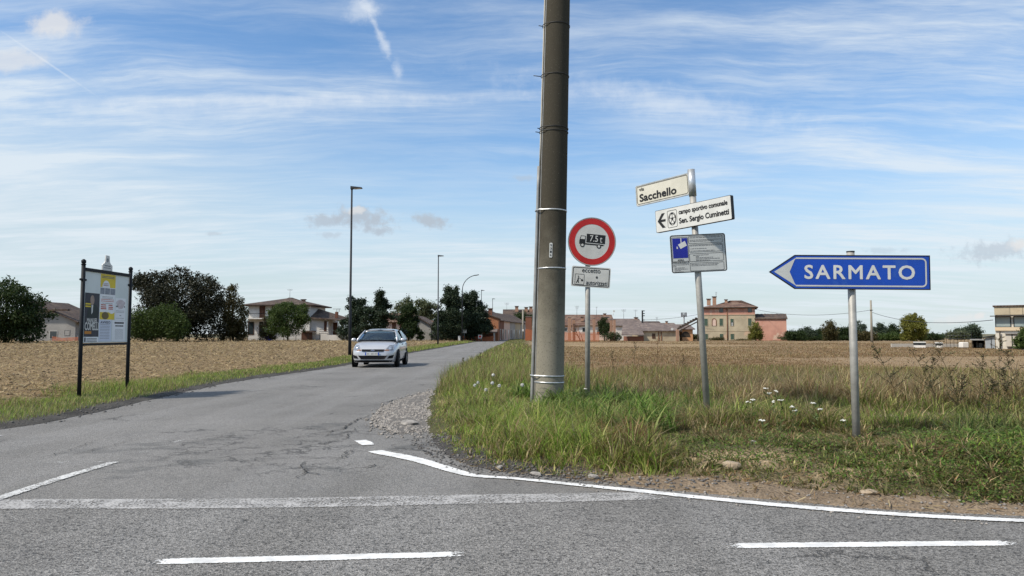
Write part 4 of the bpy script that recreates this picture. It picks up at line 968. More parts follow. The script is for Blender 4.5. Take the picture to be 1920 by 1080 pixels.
# ------------------------------------------------------------------ blue direction sign
bb = on_ground(1610, 827)
bs = thing('direction_sign', 'blue arrow shaped direction sign reading SARMATO on a grey post', 'direction sign', bb, (0, R(-.2), 0))
BY = bb.y; Lb = lambda px, py: (at(px, py, BY).x - bb.x, at(px, py, BY).z - bb.z)
tp_ = Lb(1602, 472)[1]; m = MB(); m.tube([(0, .05, -.3), (0, .05, tp_)], .040, 18); m.build('post', M_GALV, bs)
m = MB(); m.tube([(0, .05, tp_), (0, .05, tp_ + .012)], .043, 18); m.build('post_cap', M_DARK, bs)
bw, bh = 291.5 / FPX * BY, 62.5 / FPX * BY
bc = Lb(1592.5, 510.5); hb_ = bh / 2
def arrow_poly(ins, tipx): return [(-bw / 2 + tipx + ins * 1.1, 0.0), (-bw / 2 + .16 * bw + ins * .25, hb_ - ins), (bw / 2 - ins, hb_ - ins), (bw / 2 - ins, -hb_ + ins), (-bw / 2 + .16 * bw + ins * .25, -hb_ + ins)]
m = MB(); m.plate(arrow_poly(0, 0), .012, .024); face = rot_part('sign_panel', m, M_BLUE, bs, bc, R(.9), R(-4))
m = MB(); m.ring(arrow_poly(-.006, 0), arrow_poly(.004, 0), .014, .029); m.build('edge_trim_or_shade', M_BLACK, face)
e_ = .022; m = MB()
m.plate([(-bw / 2 + .045, 0), (-bw / 2 + .17 * bw, hb_ - e_), (-bw / 2 + .145 * bw + .018, hb_ - .055), (-bw / 2 + .125 * bw, 0.0), (-bw / 2 + .145 * bw + .018, -hb_ + .055), (-bw / 2 + .17 * bw, -hb_ + e_)][:4], -.012, .002)
m.plate([(-bw / 2 + .045, -.0005), (-bw / 2 + .125 * bw, -.0005), (-bw / 2 + .145 * bw + .018, -hb_ + .055), (-bw / 2 + .17 * bw, -hb_ + e_)], -.012, .002)
m.build('arrow_tip', M_GREYS, face)
m = MB(); t_ = .016; rx = bw / 2 - .03
out = [(-bw / 2 + .165 * bw, hb_ - e_)] + [p for p in [(rx - .05 + .05 * cos(a), hb_ - e_ - .05 + .05 * sin(a)) for a in np.linspace(pi / 2, 0, 7)]] + [(rx - .05 + .05 * cos(a), -hb_ + e_ + .05 + .05 * sin(a)) for a in np.linspace(0, -pi / 2, 7)] + [(-bw / 2 + .165 * bw, -hb_ + e_)]
inn = [(-bw / 2 + .165 * bw, hb_ - e_ - t_)] + [(rx - .05 + (.05 - t_) * cos(a), hb_ - e_ - .05 + (.05 - t_) * sin(a)) for a in np.linspace(pi / 2, 0, 7)] + [(rx - .05 + (.05 - t_) * cos(a), -hb_ + e_ + .05 + (.05 - t_) * sin(a)) for a in np.linspace(0, -pi / 2, 7)] + [(-bw / 2 + .165 * bw, -hb_ + e_ + t_)]
n_ = len(out); vs = [(x, -.0145, z) for x, z in out] + [(x, -.0145, z) for x, z in inn]; m.add(vs, [(i + 1, i, n_ + i, n_ + i + 1) for i in range(n_ - 1)])
m.build('border', M_GREYS, face)
lettering('SARMATO', (1611 - 1592.5) / FPX * BY, 0.0, 200 / FPX * BY, 25.5 / FPX * BY, -.012, M_WHITE, face, .028, 1.22)
for dz in (.12, -.12): m = MB(); m.box((0, .028, bc[1] + dz), (.13, .02, .035)); m.build('bracket', M_GALV, bs)

# ------------------------------------------------------------------ notice board
n0, n1_ = on_ground(148, 743), on_ground(238, 731)
nw = (Vector((n1_.x, n1_.y, 0)) - Vector((n0.x, n0.y, 0))).length
nrot = atan2(n1_.y - n0.y, n1_.x - n0.x)
nb = thing('notice_board', 'dark framed notice board covered in posters on the left verge', 'notice board', (n0.x, n0.y, 0.02), (0, 0, nrot))
M_IRON = material('dark_iron', (.010, .012, .015), (.016, .018, .021), .6, 8, spec=.2)
M_BOARD = material('backing_sheet', (.62, .67, .66), (.56, .61, .60), .35, 2)
for x in (0, nw):
    m = MB(); m.tube([(x, 0, -.3), (x, 0, 2.52)], .036, 14); m.tube([(x, 0, 2.52), (x, 0, 2.535)], .045, 14)
    m.tube([(x, 0, 2.535), (x, 0, 2.56), (x, 0, 2.60), (x, 0, 2.625)], [.025, .042, .042, .015], 14); o = m.build('post', M_IRON, nb)
    m = MB(); m.tube([(x - .085, 0, 2.24), (x + .085, 0, 2.24)], .022, 8); m.build('clamp', M_IRON, o)
m = MB(); m.box((nw / 2, 0, 2.44), (nw - .1, .05, .06)); m.build('top_rail', M_IRON, nb)
m = MB(); m.box((nw / 2, 0, 1.03), (nw - .1, .05, .045)); m.build('bottom_rail', M_IRON, nb)
m = MB(); m.box((nw / 2, .012, 1.735), (nw - .1, .02, 1.35)); bk = m.build('backing_panel', M_BOARD, nb)
# crest on top
m = MB(); m.plate([(-.17, 0), (-.17, .10), (-.15, .125), (-.12, .13), (-.075, .18), (-.06, .30), (.06, .30), (.075, .18), (.12, .13), (.15, .125), (.17, .10), (.17, 0)], .01, .02); cr_ = m.build('crest_plate', M_WHITE, nb); cr_.location = (nw * .47, 0, 2.47)
m = MB(); m.plate([(-.03, .24), (.03, .24), (.03, .19), (0, .165), (-.03, .19)], -.01, .002); m.plate(rect(-.10, .085, .10, .105), -.01, .002); m.plate(rect(-.12, .045, .12, .06), -.01, .002); m.build('crest', material('crest_grey', (.22, .24, .25)), cr_)
# posters: coordinates in fractions of the panel (u right, v up)
PXW, PXH = nw - .1, 1.35
def pu(u, v): return (.05 + u * PXW, 1.06 + v * PXH)
def poster(u0, v0, u1, v1, mat, label, y=.002):
    m = MB(); m.plate(rect(*pu(u0, v0), *pu(u1, v1)), y, .003); o = m.build('poster', mat, nb); o['label'] = label; return o
M_PAPER = material('paper', (.80, .81, .82), (.75, .76, .77), .7, 5); M_PAPERB = material('bluish_paper', (.62, .66, .76), (.58, .62, .72), .7, 5)
M_YEL = material('print_yellow', (.72, .55, .04), (.62, .47, .04), .6); M_PRED = material('print_red', (.50, .07, .03), None, .6); M_PGREY = material('print_grey', (.28, .30, .34), (.20, .22, .25), .6, 12)
M_NAVY = material('print_navy', (.03, .032, .045), (.05, .05, .06), .6, 3); M_SKIN = material('print_flesh', (.36, .27, .22), (.25, .18, .15), .6, 9); M_PINK = material('print_mauve', (.50, .43, .44), (.6, .55, .56), .6, 12); M_ORG = material('print_orange', (.55, .22, .03), None, .6)
def flat(par, polys, mat, name='print', y=-.001, th=.0012):
    m = MB()
    for p in polys: m.plate([pu(*q_) for q_ in p], y, th)
    return m.build(name, mat, par)
def rc_(u0, v0, u1, v1): return [(u0, v0), (u1, v0), (u1, v1), (u0, v1)]
def ltr(par, s, u0, v0, u1, v1, mat, bold=.02, y=-.001):
    a, b_ = pu(u0, v0), pu(u1, v1); return lettering(s, (a[0] + b_[0]) / 2, (a[1] + b_[1]) / 2, b_[0] - a[0], b_[1] - a[1], y, mat, par, bold)
p = poster(.02, .085, .325, .70, M_NAVY, 'dark election poster with a man in a suit')
flat(p, [[(.06, .35), (.30, .35), (.31, .48), (.25, .54), (.17, .54), (.09, .48)]], material('print_suit', (.018, .03, .028)), 'suit')
flat(p, [[(.17 + .045 * cos(a), .60 + .07 * sin(a)) for a in np.linspace(0, 2 * pi, 16)[:-1]]], M_SKIN, 'portrait', -.0025)
flat(p, [[(.155, .53), (.19, .53), (.185, .43), (.16, .40)]], M_WHITE, 'shirt', -.0025)
flat(p, [rc_(.03, .50, .14, .52), rc_(.03, .535, .14, .555)], M_YEL, 'print', -.003)
ltr(p, 'MANUEL', .07, .285, .29, .345, M_WHITE, .03, -.003); ltr(p, 'COMELLI', .03, .18, .315, .285, M_WHITE, .03, -.003)
flat(p, [rc_(.03, .125, .17, .165)], M_ORG, 'print', -.003)
p = poster(.02, .01, .325, .083, M_PAPER, 'white strip below the dark election poster'); flat(p, [rc_(.03, .015, .06, .075)], M_NAVY); m = MB()
for v in (.06, .04, .02): printline(m, pu(.075, v)[0], pu(0, v)[1], .22 * PXW, .014, -.001, rng)
tag(m.build('small_print', M_PRINT, p), kind='stuff')
p = poster(.335, .33, .675, .995, M_PAPER, 'tall yellow and white event poster')
flat(p, [rc_(.337, .80, .673, .993)], M_YEL); flat(p, [[(.46 + .085 * cos(a), .80 + .10 * sin(a)) for a in np.linspace(0, pi, 14)]], M_PAPER, 'print', -.0025)
flat(p, [rc_(.337, .70, .43, .79), rc_(.44, .70, .55, .79), rc_(.56, .70, .672, .79)], M_PGREY, 'photo_strip')
flat(p, [rc_(.34, .335, .67, .44)], M_YEL, 'print'); flat(p, [[(.46 + .08 * cos(a), .39 + .055 * sin(a)) for a in np.linspace(0, 2 * pi, 14)[:-1]]], material('print_olive', (.16, .12, .04)), 'print', -.0025)
flat(p, [[(.60 + .06 * cos(a), .45 + .03 * sin(a)) for a in np.linspace(0, 2 * pi, 14)[:-1]]], M_PAPER, 'print', -.003)
m = MB()
for u_, v, w in ((.40, .855, .11), (.40, .83, .11)): printline(m, pu(u_, v)[0], pu(0, v)[1], w * PXW, .02, -.0025, rng)
for u_, v, w in ((.36, .545, .11), (.36, .515, .12), (.36, .49, .12), (.53, .545, .09), (.53, .515, .1), (.53, .49, .1), (.36, .625, .29), (.36, .60, .29)): printline(m, pu(u_, v)[0], pu(0, v)[1], w * PXW, .022 if v < .56 else .012, -.001, rng)
tag(m.build('red_print', M_PRED, p), kind='stuff')
m = MB()
for v in (.96, .94): printline(m, pu(.36, v)[0], pu(0, v)[1], .28 * PXW, .014, -.0025, rng)
for v in (.665, .645, .57): printline(m, pu(.38, v)[0], pu(0, v)[1], .24 * PXW, .008, -.001, rng)
tag(m.build('small_print', M_PRINT, p), kind='stuff')
p = poster(.335, .02, .61, .325, M_PAPERB, 'bluish white notice sheet'); ltr(p, 'AVVISO', .36, .275, .58, .31, M_NAVY)
m = MB()
for v in np.arange(.06, .26, .022): printline(m, pu(.36, v)[0], pu(0, v)[1], .21 * PXW, .007, -.001, rng)
tag(m.build('small_print', M_PRINT, p), kind='stuff')
p = poster(.685, .33, .93, .66, M_PAPER, 'white poster with a mauve picture'); flat(p, [[(.81 + .10 * cos(a) * (1 + .2 * sin(3 * a)), .57 + .07 * sin(a)) for a in np.linspace(0, 2 * pi, 22)[:-1]]], M_PINK)
m = MB()
for u_, v, w, h in ((.70, .535, .05, .03), (.89, .535, .03, .03), (.79, .40, .04, .012), (.70, .47, .2, .006), (.70, .45, .2, .006), (.70, .36, .2, .006)): printline(m, pu(u_, v)[0], pu(0, v)[1], w * PXW, h, -.0025, rng)
tag(m.build('small_print', M_PRINT, p), kind='stuff')
p = poster(.63, .02, .94, .325, M_PAPER, 'white notice with two bold heading lines')
m = MB()
for u_, v, w, h in ((.68, .29, .22, .035), (.70, .245, .19, .025)): printline(m, pu(u_, v)[0], pu(0, v)[1], w * PXW, h, -.001, rng)
tag(m.build('heading', M_BLACK, p), kind='stuff')
m = MB()
for v in np.arange(.05, .20, .016): printline(m, pu(.70, v)[0], pu(0, v)[1], .19 * PXW, .005, -.001, rng)
tag(m.build('small_print', M_PRINT, p), kind='stuff')

# ------------------------------------------------------------------ street lamps
M_LAMP = material('lamp_column', (.012, .015, .020), (.02, .023, .028), .55, 4, spec=.25)
M_LED = material('lamp_glass', (.6, .6, .58), None, .2)
def lamp(px, ptop, pbase, d, label, curved=False):
    """one lamp at depth d metres; its height from the picture"""
    p = at(px, pbase, d); x = p.x; z0 = 0.0; zt = at(px, ptop, d).z
    t = thing('street_lamp', label, 'street lamp', (x, d, z0), (0, 0, 0), 'street lamps along the left side of the side road')
    if not curved:
        m = MB(); m.tube([(0, 0, -.2), (0, 0, 2.4), (0, 0, 2.45), (0, 0, zt - .05)], [.085, .078, .062, .045], 12); m.build('column', M_LAMP, t)
        m = MB(); m.add([(-.06, -.10, zt - .10), (-.06, .10, zt - .10), (.52, -.16, zt - .06), (.52, .16, zt - .06), (-.06, -.08, zt + .05), (-.06, .08, zt + .05), (.52, -.12, zt - .02), (.52, .12, zt - .02)],
              [(0, 1, 3, 2), (4, 6, 7, 5), (0, 2, 6, 4), (1, 5, 7, 3), (0, 4, 5, 1), (2, 3, 7, 6)]); h = m.build('lamp_head', M_LAMP, t)
        m = MB(); m.box((.30, 0, zt - .085), (.36, .2, .012), M=Matrix.Rotation(R(-4), 3, 'Y')); m.build('lamp_glass', M_LED, h)
        m = MB(); m.tube([(0, 0, zt - .14), (0, 0, zt + .03)], .055, 10); m.build('lamp_joint', M_LAMP, t)
    else:
        r = 2.1; zc = zt - r; pts = [(0, 0, -.2), (0, 0, zc - 1.5), (0, 0, zc)] + [(r * (1 - cos(a)), 0, zc + r * sin(a)) for a in np.linspace(.15, 1.35, 9)]
        m = MB(); m.tube(pts, [.08, .075, .06] + [.05] * 9, 10); m.build('column', M_LAMP, t)
        e = Vector(pts[-1]); m = MB(); m.box(e + Vector((.32, 0, .06)), (.75, .26, .09), M=Matrix.Rotation(R(-9), 3, 'Y')); h = m.build('lamp_head', M_LAMP, t)
        m = MB(); m.box(e + Vector((.36, 0, .01)), (.45, .2, .02), M=Matrix.Rotation(R(-9), 3, 'Y')); m.build('lamp_glass', M_LED, h)
    return t
lamp(655.5, 351, 672, 37.8, 'nearest tall black street lamp, rising behind the silver car')
lamp(821, 479, 648, 73, 'black street lamp second along the verge, flat headed in front of the pale trees')
lamp(866.5, 516, 642, 104, 'street lamp with a curved swan neck arm before the dark conifers', True)
lamp(902.5, 544, 640, 124, 'thin street lamp standing before the brick gable')
lamp(923.5, 560, 638, 145, 'smallest street lamp, farthest along the road by the brick house corner')
# ------------------------------------------------------------------ silver hatchback
M_SILVER = material('silver_paint', (.50, .51, .53), (.47, .48, .50), .28, 2, metal=.35, coat=.6, spec=.5)
M_TYRE = material('tyre_rubber', (.012, .012, .012), None, .85); M_RIM = material('wheel_silver', (.45, .46, .47), None, .35, metal=.7)
M_PLAST = material('black_plastic', (.008, .008, .009), None, .75, spec=.15); M_HLAMP = material('lamp_lens', (.30, .32, .34), (.16, .17, .18), .12, 14, metal=.4, coat=1)
M_AMBER = material('amber_lens', (.35, .16, .08), None, .2); M_SEAT = material('seat_cloth', (.05, .05, .055), None, .9); M_BADGE = material('badge_blue', (.02, .05, .25), None, .2)
def glass_material():
    m = bpy.data.materials.new('car_glass'); m.use_nodes = True; n, l = m.node_tree.nodes, m.node_tree.links
    n.remove(n['Principled BSDF']); tp = n.new('ShaderNodeBsdfTransparent'); tp.inputs[0].default_value = (.66, .72, .72, 1)
    gl = n.new('ShaderNodeBsdfGlossy'); gl.inputs['Roughness'].default_value = .03; gl.inputs['Color'].default_value = (.8, .9, .95, 1)
    fr = n.new('ShaderNodeFresnel'); fr.inputs[0].default_value = 1.45; q = NG(n, l); f = q.m('ADD', q.m('MULTIPLY', fr.outputs[0], .9), .06, None, True)
    mx = n.new('ShaderNodeMixShader'); l.new(f, mx.inputs[0]); l.new(tp.outputs[0], mx.inputs[1]); l.new(gl.outputs[0], mx.inputs[2]); l.new(mx.outputs[0], n['Material Output'].inputs['Surface']); return m
M_CGLASS = glass_material()
CY = 27.5; cpos = at(699, 680, CY)
car = thing('parked_car'.replace('parked_', ''), 'silver five door hatchback driving towards the junction on the side road', 'car', (cpos.x, CY, 0.0), (0, 0, R(1.0)))
ST = [(-.03, .50, .60, .27), (.03, .66, .69, .22), (.14, .75, .765, .19), (.34, .80, .845, .18), (.62, .83, .915, .17), (.92, .84, .975, .17), (1.2, .845, 1.005, .17), (2.0, .85, .985, .18), (2.9, .85, 1.015, .19), (3.45, .835, 1.04, .20), (3.75, .79, 1.0, .24), (3.88, .70, .92, .30), (3.92, .60, .86, .36)]
SEC = [(0, 1.0), (.35, .997), (.65, .985), (.83, .955), (.93, .885), (.985, .76), (1.0, .58), (.995, .42), (.975, .25), (.95, .10), (.90, 0.0), (.5, 0), (0, 0)]
def interp_st(y):
    for a, b_ in zip(ST[:-1], ST[1:]):
        if a[0] <= y <= b_[0]:
            t = (y - a[0]) / (b_[0] - a[0]); return [a[i] + (b_[i] - a[i]) * t for i in range(4)]
ys = sorted(set([s_[0] for s_ in ST] + list(np.linspace(.2, 3.7, 20))))
m = MB(); vs = []; ns = len(SEC)
for y in ys:
    _, w, zt, zb = interp_st(y); half = [(k_ * w, zb + (zt - zb) * v_) for k_, v_ in SEC]
    prof = [(x, y, z) for x, z in half] + [(-x, y, z) for x, z in half[-2:0:-1]]; vs += prof
NP_ = len(prof); fs = []
for i in range(len(ys) - 1):
    for k in range(NP_): j = (k + 1) % NP_; fs.append((i * NP_ + k, i * NP_ + j, (i + 1) * NP_ + j, (i + 1) * NP_ + k))
fs += [tuple(range(NP_ - 1, -1, -1)), tuple((len(ys) - 1) * NP_ + k for k in range(NP_))]
m.add(vs, fs, True); body = m.build('body', M_SILVER, car)
bme = body.data; bvh = BVHTree.FromPolygons([v.co for v in bme.vertices], [p.vertices for p in bme.polygons])
def patch(name, quad, mat, parent, off=.008, n=6, dirn=(0, 1, 0), src=None, skirt=.02):
    """a piece lying on the body: corner points (x,z) seen from the front (or (y,z) from the side) laid onto it"""
    D = Vector(dirn); g_ = []
    for j in range(n + 1):
        for i in range(n + 1):
            u_, v_ = i / n, j / n
            a = [(1 - u_) * (1 - v_) * quad[0][k] + u_ * (1 - v_) * quad[1][k] + u_ * v_ * quad[2][k] + (1 - u_) * v_ * quad[3][k] for k in (0, 1)]
            o_ = Vector((a[0], -2, a[1])) if D.y else Vector((-3 * D.x, a[0], a[1]))
            h = bvh.ray_cast(o_, D); p = h[0] if h[0] is not None else o_ + D * 2.0
            g_.append(p - D * off)
    m = MB(); N = n + 1; vs = [tuple(p) for p in g_] + [tuple(p + D * skirt) for p in g_]
    fs = [(j * N + i, j * N + i + 1, (j + 1) * N + i + 1, (j + 1) * N + i) for j in range(n) for i in range(n)]
    rim = [i for i in range(N)] + [j * N + n for j in range(1, N)] + [n * N + i for i in range(n - 1, -1, -1)] + [j * N for j in range(n - 1, 0, -1)]
    fs += [(rim[k], rim[(k + 1) % len(rim)], rim[(k + 1) % len(rim)] + N * N, rim[k] + N * N) for k in range(len(rim))]
    m.add(vs, fs, True); return m.build(name, mat, parent)
for sx in (-1, 1):
    h = patch('headlight', [(sx * .45, .625), (sx * .745, .645), (sx * .715, .83), (sx * .56, .82)], M_HLAMP, car, .012, 10)
    patch('indicator', [(sx * .42, .635), (sx * .60, .632), (sx * .58, .668), (sx * .45, .672)], M_AMBER, h, .014)
    patch('lamp_bowl', [(sx * .56, .68), (sx * .66, .68), (sx * .65, .77), (sx * .57, .77)], material('lamp_bowl', (.8, .8, .8), None, .1, metal=.9), h, .014)
    f_ = patch('fog_lamp', [(sx * .53, .335), (sx * .72, .35), (sx * .755, .47), (sx * .60, .44)], M_PLAST, car, .018, 8)
    patch('fog_bulb', [(sx * .58, .37), (sx * .66, .37), (sx * .66, .42), (sx * .58, .42)], M_HLAMP, f_, .014)
    patch('bonnet_seam', [(sx * .415, .70), (sx * .425, .70), (sx * .70, .80), (sx * .69, .80)], M_PLAST, car, .003)
g1_ = patch('grille', [(-.40, .60), (.40, .60), (.42, .68), (-.42, .68)], M_PLAST, car, .02, 12)
m = MB(); m.plate(circ(0, 0, .065, 24, .028), 0, .012); bdg = m.build('badge', M_BADGE, g1_); bdg.location = (0, -.062, .645)
m = MB(); m.ring(circ(0, 0, .068, 24, .031), circ(0, 0, .058, 24, .023), -.012, .004); line(m, -.04, 0, .04, .004, .010, -.012); m.build('badge_rim', M_STEEL, bdg)
patch('lower_grille', [(-.43, .315), (.43, .315), (.54, .45), (-.54, .45)], M_PLAST, car, .022, 12)
patch('bumper_lip', [(-.66, .205), (.66, .205), (.72, .275), (-.72, .275)], M_PLAST, car, .02, 12)
m = MB(); m.plate(rrect(0, 0, .52, .115, .01), 0, .012); pl_ = m.build('licence_plate', M_WHITE, car); pl_.location = (-.02, -.055, .515)
m = MB(); m.plate(rect(-.255, -.052, -.215, .052), -.012, .002); m.build('plate_band', M_BLUE, pl_); m = MB(); m.plate(rect(.215, -.052, .255, .052), -.012, .002); m.build('plate_band', M_BLUE, pl_)
m = MB()
for k, x in enumerate((-.17, -.12, -.03, .02, .07, .13, .18)): m.plate(rect(x - .014, -.03, x + .014, .03), -.012, .002)
tag(m.build('plate_print', material('plate_print', (.25, .25, .26)), pl_), kind='stuff')
# greenhouse: roof, pillars, glass
RY = [(1.60, .565, 1.375), (1.75, .58, 1.415), (2.1, .59, 1.44), (2.6, .595, 1.445), (3.1, .575, 1.425), (3.4, .54, 1.385)]
m = MB(); vs = []
RS = [(-1.05, -.085), (-.98, -.035), (-.8, -.008), (-.4, .008), (0, .012), (.4, .008), (.8, -.008), (.98, -.035), (1.05, -.085)]
for y, w, z in RY: vs += [(k_ * w, y, z + d) for k_, d in RS]
n_ = len(RS); m.add(vs, [(i * n_ + k, i * n_ + k + 1, (i + 1) * n_ + k + 1, (i + 1) * n_ + k) for i in range(len(RY) - 1) for k in range(n_ - 1)], True)
roof = m.build('roof', M_SILVER, car); sm_ = roof.modifiers.new('thickness', 'SOLIDIFY'); sm_.thickness = .03
m = MB(); m.tube([(0, 1.78, 1.43), (0, 1.95, 1.56)], .008, 6); m.build('aerial', M_PLAST, roof)
for sx in (-1, 1):
    m = MB(); m.tube([(sx * .765, .93, .97), (sx * .70, 1.25, 1.17), (sx * .59, 1.66, 1.37)], [.042, .036, .035], 8); m.build('pillar', M_SILVER, car)
    m = MB(); m.tube([(sx * .80, 2.28, .98), (sx * .62, 2.34, 1.39)], .035, 8); m.build('pillar', M_PLAST, car)
    m = MB(); m.tube([(sx * .765, 3.68, .99), (sx * .69, 3.57, 1.16), (sx * .555, 3.36, 1.35)], [.06, .055, .045], 8); m.build('pillar', M_SILVER, car)
    for (ya, yb, yc, yd) in ((1.08, 2.25, 2.32, 1.74), (2.31, 3.55, 3.30, 2.37)):
        m = MB(); A = [Vector((sx * .815, ya, .985)), Vector((sx * .815, yb, 1.0)), Vector((sx * .615, yc, 1.375)), Vector((sx * .615, yd, 1.375))]
        m.add(A + [p + Vector((-sx * .012, 0, -.004)) for p in A], [(0, 1, 2, 3), (7, 6, 5, 4), (0, 4, 5, 1), (1, 5, 6, 2), (2, 6, 7, 3), (3, 7, 4, 0)]); m.build('side_window', M_CGLASS, car)
    m = MB(); m.tube([(sx * .845, 1.0, .99), (sx * .83, 2.3, 1.0), (sx * .82, 3.55, 1.02)], .012, 6); m.build('window_trim', M_PLAST, car)
    # door mirror
    bm = bmesh.new(); bmesh.ops.create_uvsphere(bm, u_segments=12, v_segments=8, radius=1)
    for v in bm.verts: v.co = Vector((v.co.x * .105, v.co.y * .06, v.co.z * .07))
    me = bpy.data.meshes.new('mirror'); bm.to_mesh(me); bm.free(); me.materials.append(M_SILVER); me.polygons.foreach_set('use_smooth', [True] * len(me.polygons))
    mo = bpy.data.objects.new('mirror', me); COL.objects.link(mo); mo.parent = car; mo.location = (sx * .945, 1.22, 1.02)
    m = MB(); m.box((sx * -.09, 0, -.03), (.12, .03, .03)); m.build('mirror_arm', M_PLAST, mo)
    # doors: seams, handle, side moulding
    for ysm in (1.12, 2.28, 3.30): patch('door_seam', [(ysm, .30), (ysm + .012, .30), (ysm + .012 + (.05 if ysm < 2 else 0), .97), (ysm + (.05 if ysm < 2 else 0), .97)], M_PLAST, car, .002, 4, (-sx, 0, 0))
    patch('side_moulding', [(1.0, .50), (3.1, .52), (3.1, .565), (1.0, .545)], M_SILVER, car, .022, 6, (-sx, 0, 0))
    for yh in (2.05, 3.05): patch('door_handle', [(yh, .83), (yh + .18, .835), (yh + .18, .87), (yh, .865)], M_SILVER, car, .03, 3, (-sx, 0, 0), None, .04)
    patch('sill', [(1.0, .19), (2.9, .20), (2.9, .28), (1.0, .27)], M_PLAST, car, .006, 4, (-sx, 0, 0))
    patch('tail_light', [(3.6, .72), (3.80, .74), (3.75, 1.0), (3.62, 1.0)], material('tail_red', (.3, .01, .01), None, .2), car, .006, 4, (-sx, 0, 0))
    for yw in (.76, 3.12):
        m = MB(); m.tube([(sx * .83, yw, .30), (sx * .858, yw, .30)], .375, 28); m.build('wheel_arch', M_PLAST, car)
        w_ = bpy.data.objects.new('wheel', None); COL.objects.link(w_); w_.parent = car; w_.location = (sx * .79, yw, .293); w_.rotation_euler.z = R(4) if yw < 1 else 0
        prof = [(-.09, .20), (-.095, .25), (-.08, .285), (-.05, .295), (.05, .295), (.08, .285), (.095, .25), (.09, .20)]
        m = MB(); NB = 32; vs = [(x, r * cos(2 * pi * k / NB), r * sin(2 * pi * k / NB)) for x, r in prof for k in range(NB)]
        m.add(vs, [(i * NB + k, i * NB + (k + 1) % NB, (i + 1) * NB + (k + 1) % NB, (i + 1) * NB + k) for i in range(len(prof) - 1) for k in range(NB)], True); m.build('tyre', M_TYRE, w_)
        m = MB(); m.tube([(sx * -.05, 0, 0), (sx * .03, 0, 0)], .2, 28); m.tube([(sx * .03, 0, 0), (sx * .085, 0, 0)], .05, 10)
        for k in range(7):
            a = 2 * pi * k / 7; m.box((sx * .065, .115 * cos(a), .115 * sin(a)), (.03, .15, .045), M=Matrix.Rotation(a, 3, 'X'))
        nb_ = 28; ro = [(sx * .08, .205 * cos(2 * pi * k / nb_), .205 * sin(2 * pi * k / nb_)) for k in range(nb_)] + [(sx * .08, .178 * cos(2 * pi * k / nb_), .178 * sin(2 * pi * k / nb_)) for k in range(nb_)] + [(sx * .0, .205 * cos(2 * pi * k / nb_), .205 * sin(2 * pi * k / nb_)) for k in range(nb_)] + [(sx * .0, .178 * cos(2 * pi * k / nb_), .178 * sin(2 * pi * k / nb_)) for k in range(nb_)]
        m.add(ro, [(k, (k + 1) % nb_, nb_ + (k + 1) % nb_, nb_ + k) for k in range(nb_)] + [(k, 2 * nb_ + k, 2 * nb_ + (k + 1) % nb_, (k + 1) % nb_) for k in range(nb_)]); m.build('rim', M_RIM, w_)
def glass_panel(name, b0, b1, yb, zb, yt, zt, wt, bulge):
    m = MB(); n = 10; vs = []
    for j in range(6):
        t = j / 5; w = b0 + (wt - b0) * t
        for i in range(n + 1):
            x = (2 * i / n - 1); vs.append((x * w, yb + (yt - yb) * t + bulge * (x * x), zb + (zt - zb) * t + .02 * (1 - x * x) * sin(pi * t)))
    m.add(vs, [(j * (n + 1) + i, j * (n + 1) + i + 1, (j + 1) * (n + 1) + i + 1, (j + 1) * (n + 1) + i) for j in range(5) for i in range(n)], True)
    o = m.build(name, M_CGLASS, car); s_ = o.modifiers.new('thickness', 'SOLIDIFY'); s_.thickness = .006; return o
ws = glass_panel('windscreen', .74, 0, .88, .965, 1.64, 1.385, .58, .10)
glass_panel('rear_window', .70, 0, 3.72, 1.03, 3.42, 1.375, .52, -.06)
m = MB()
m.tube([(-.70, .93, .985), (-.2, .86, 1.0), (.2, .86, 1.0), (.70, .93, .985)], .016, 6); m.tube([(-.72, .95, .99), (.72, .95, .99)], .02, 6)
m.build('wiper', M_PLAST, car)
m = MB(); m.tube([(-.56, 1.66, 1.385), (0, 1.60, 1.405), (.56, 1.66, 1.385)], .016, 6); m.build('windscreen_trim', M_PLAST, car)
m = MB(); m.box((0, 1.32, .97), (1.5, .5, .06)); m.build('dashboard', M_PLAST, car)
m = MB(); m.box((0, 2.5, .62), (1.45, 2.2, .5)); m.build('cabin_floor', M_PLAST, car)
for sx in (-1, 1):
    m = MB(); m.box((sx * .36, 2.30, .98), (.46, .13, .62), M=Matrix.Rotation(R(-12), 3, 'X')); s_ = m.build('front_seat', M_SEAT, car, bevel=.03)
    m = MB(); m.box((sx * .36, 2.39, 1.30), (.24, .09, .17)); m.build('headrest', M_SEAT, s_, bevel=.02)
m = MB(); m.box((0, 3.2, .98), (1.2, .14, .5), M=Matrix.Rotation(R(-12), 3, 'X')); m.build('rear_seat', M_SEAT, car, bevel=.03)
m = MB()
for k in range(20): pass
m.tube([(.36 + .18 * cos(2 * pi * k / 20), 1.70 + .05 * sin(2 * pi * k / 20), 1.0 + .17 * sin(2 * pi * k / 20)) for k in range(21)], .014, 6, False); m.build('steering_wheel', M_PLAST, car)
m = MB(); m.box((0, 1.62, 1.33), (.22, .03, .06)); m.build('rear_view_mirror', M_PLAST, car)
m = MB(); m.box((-.05, 1.15, 1.005), (.22, .12, .01)); m.build('dash_paper', M_PAPER, car)

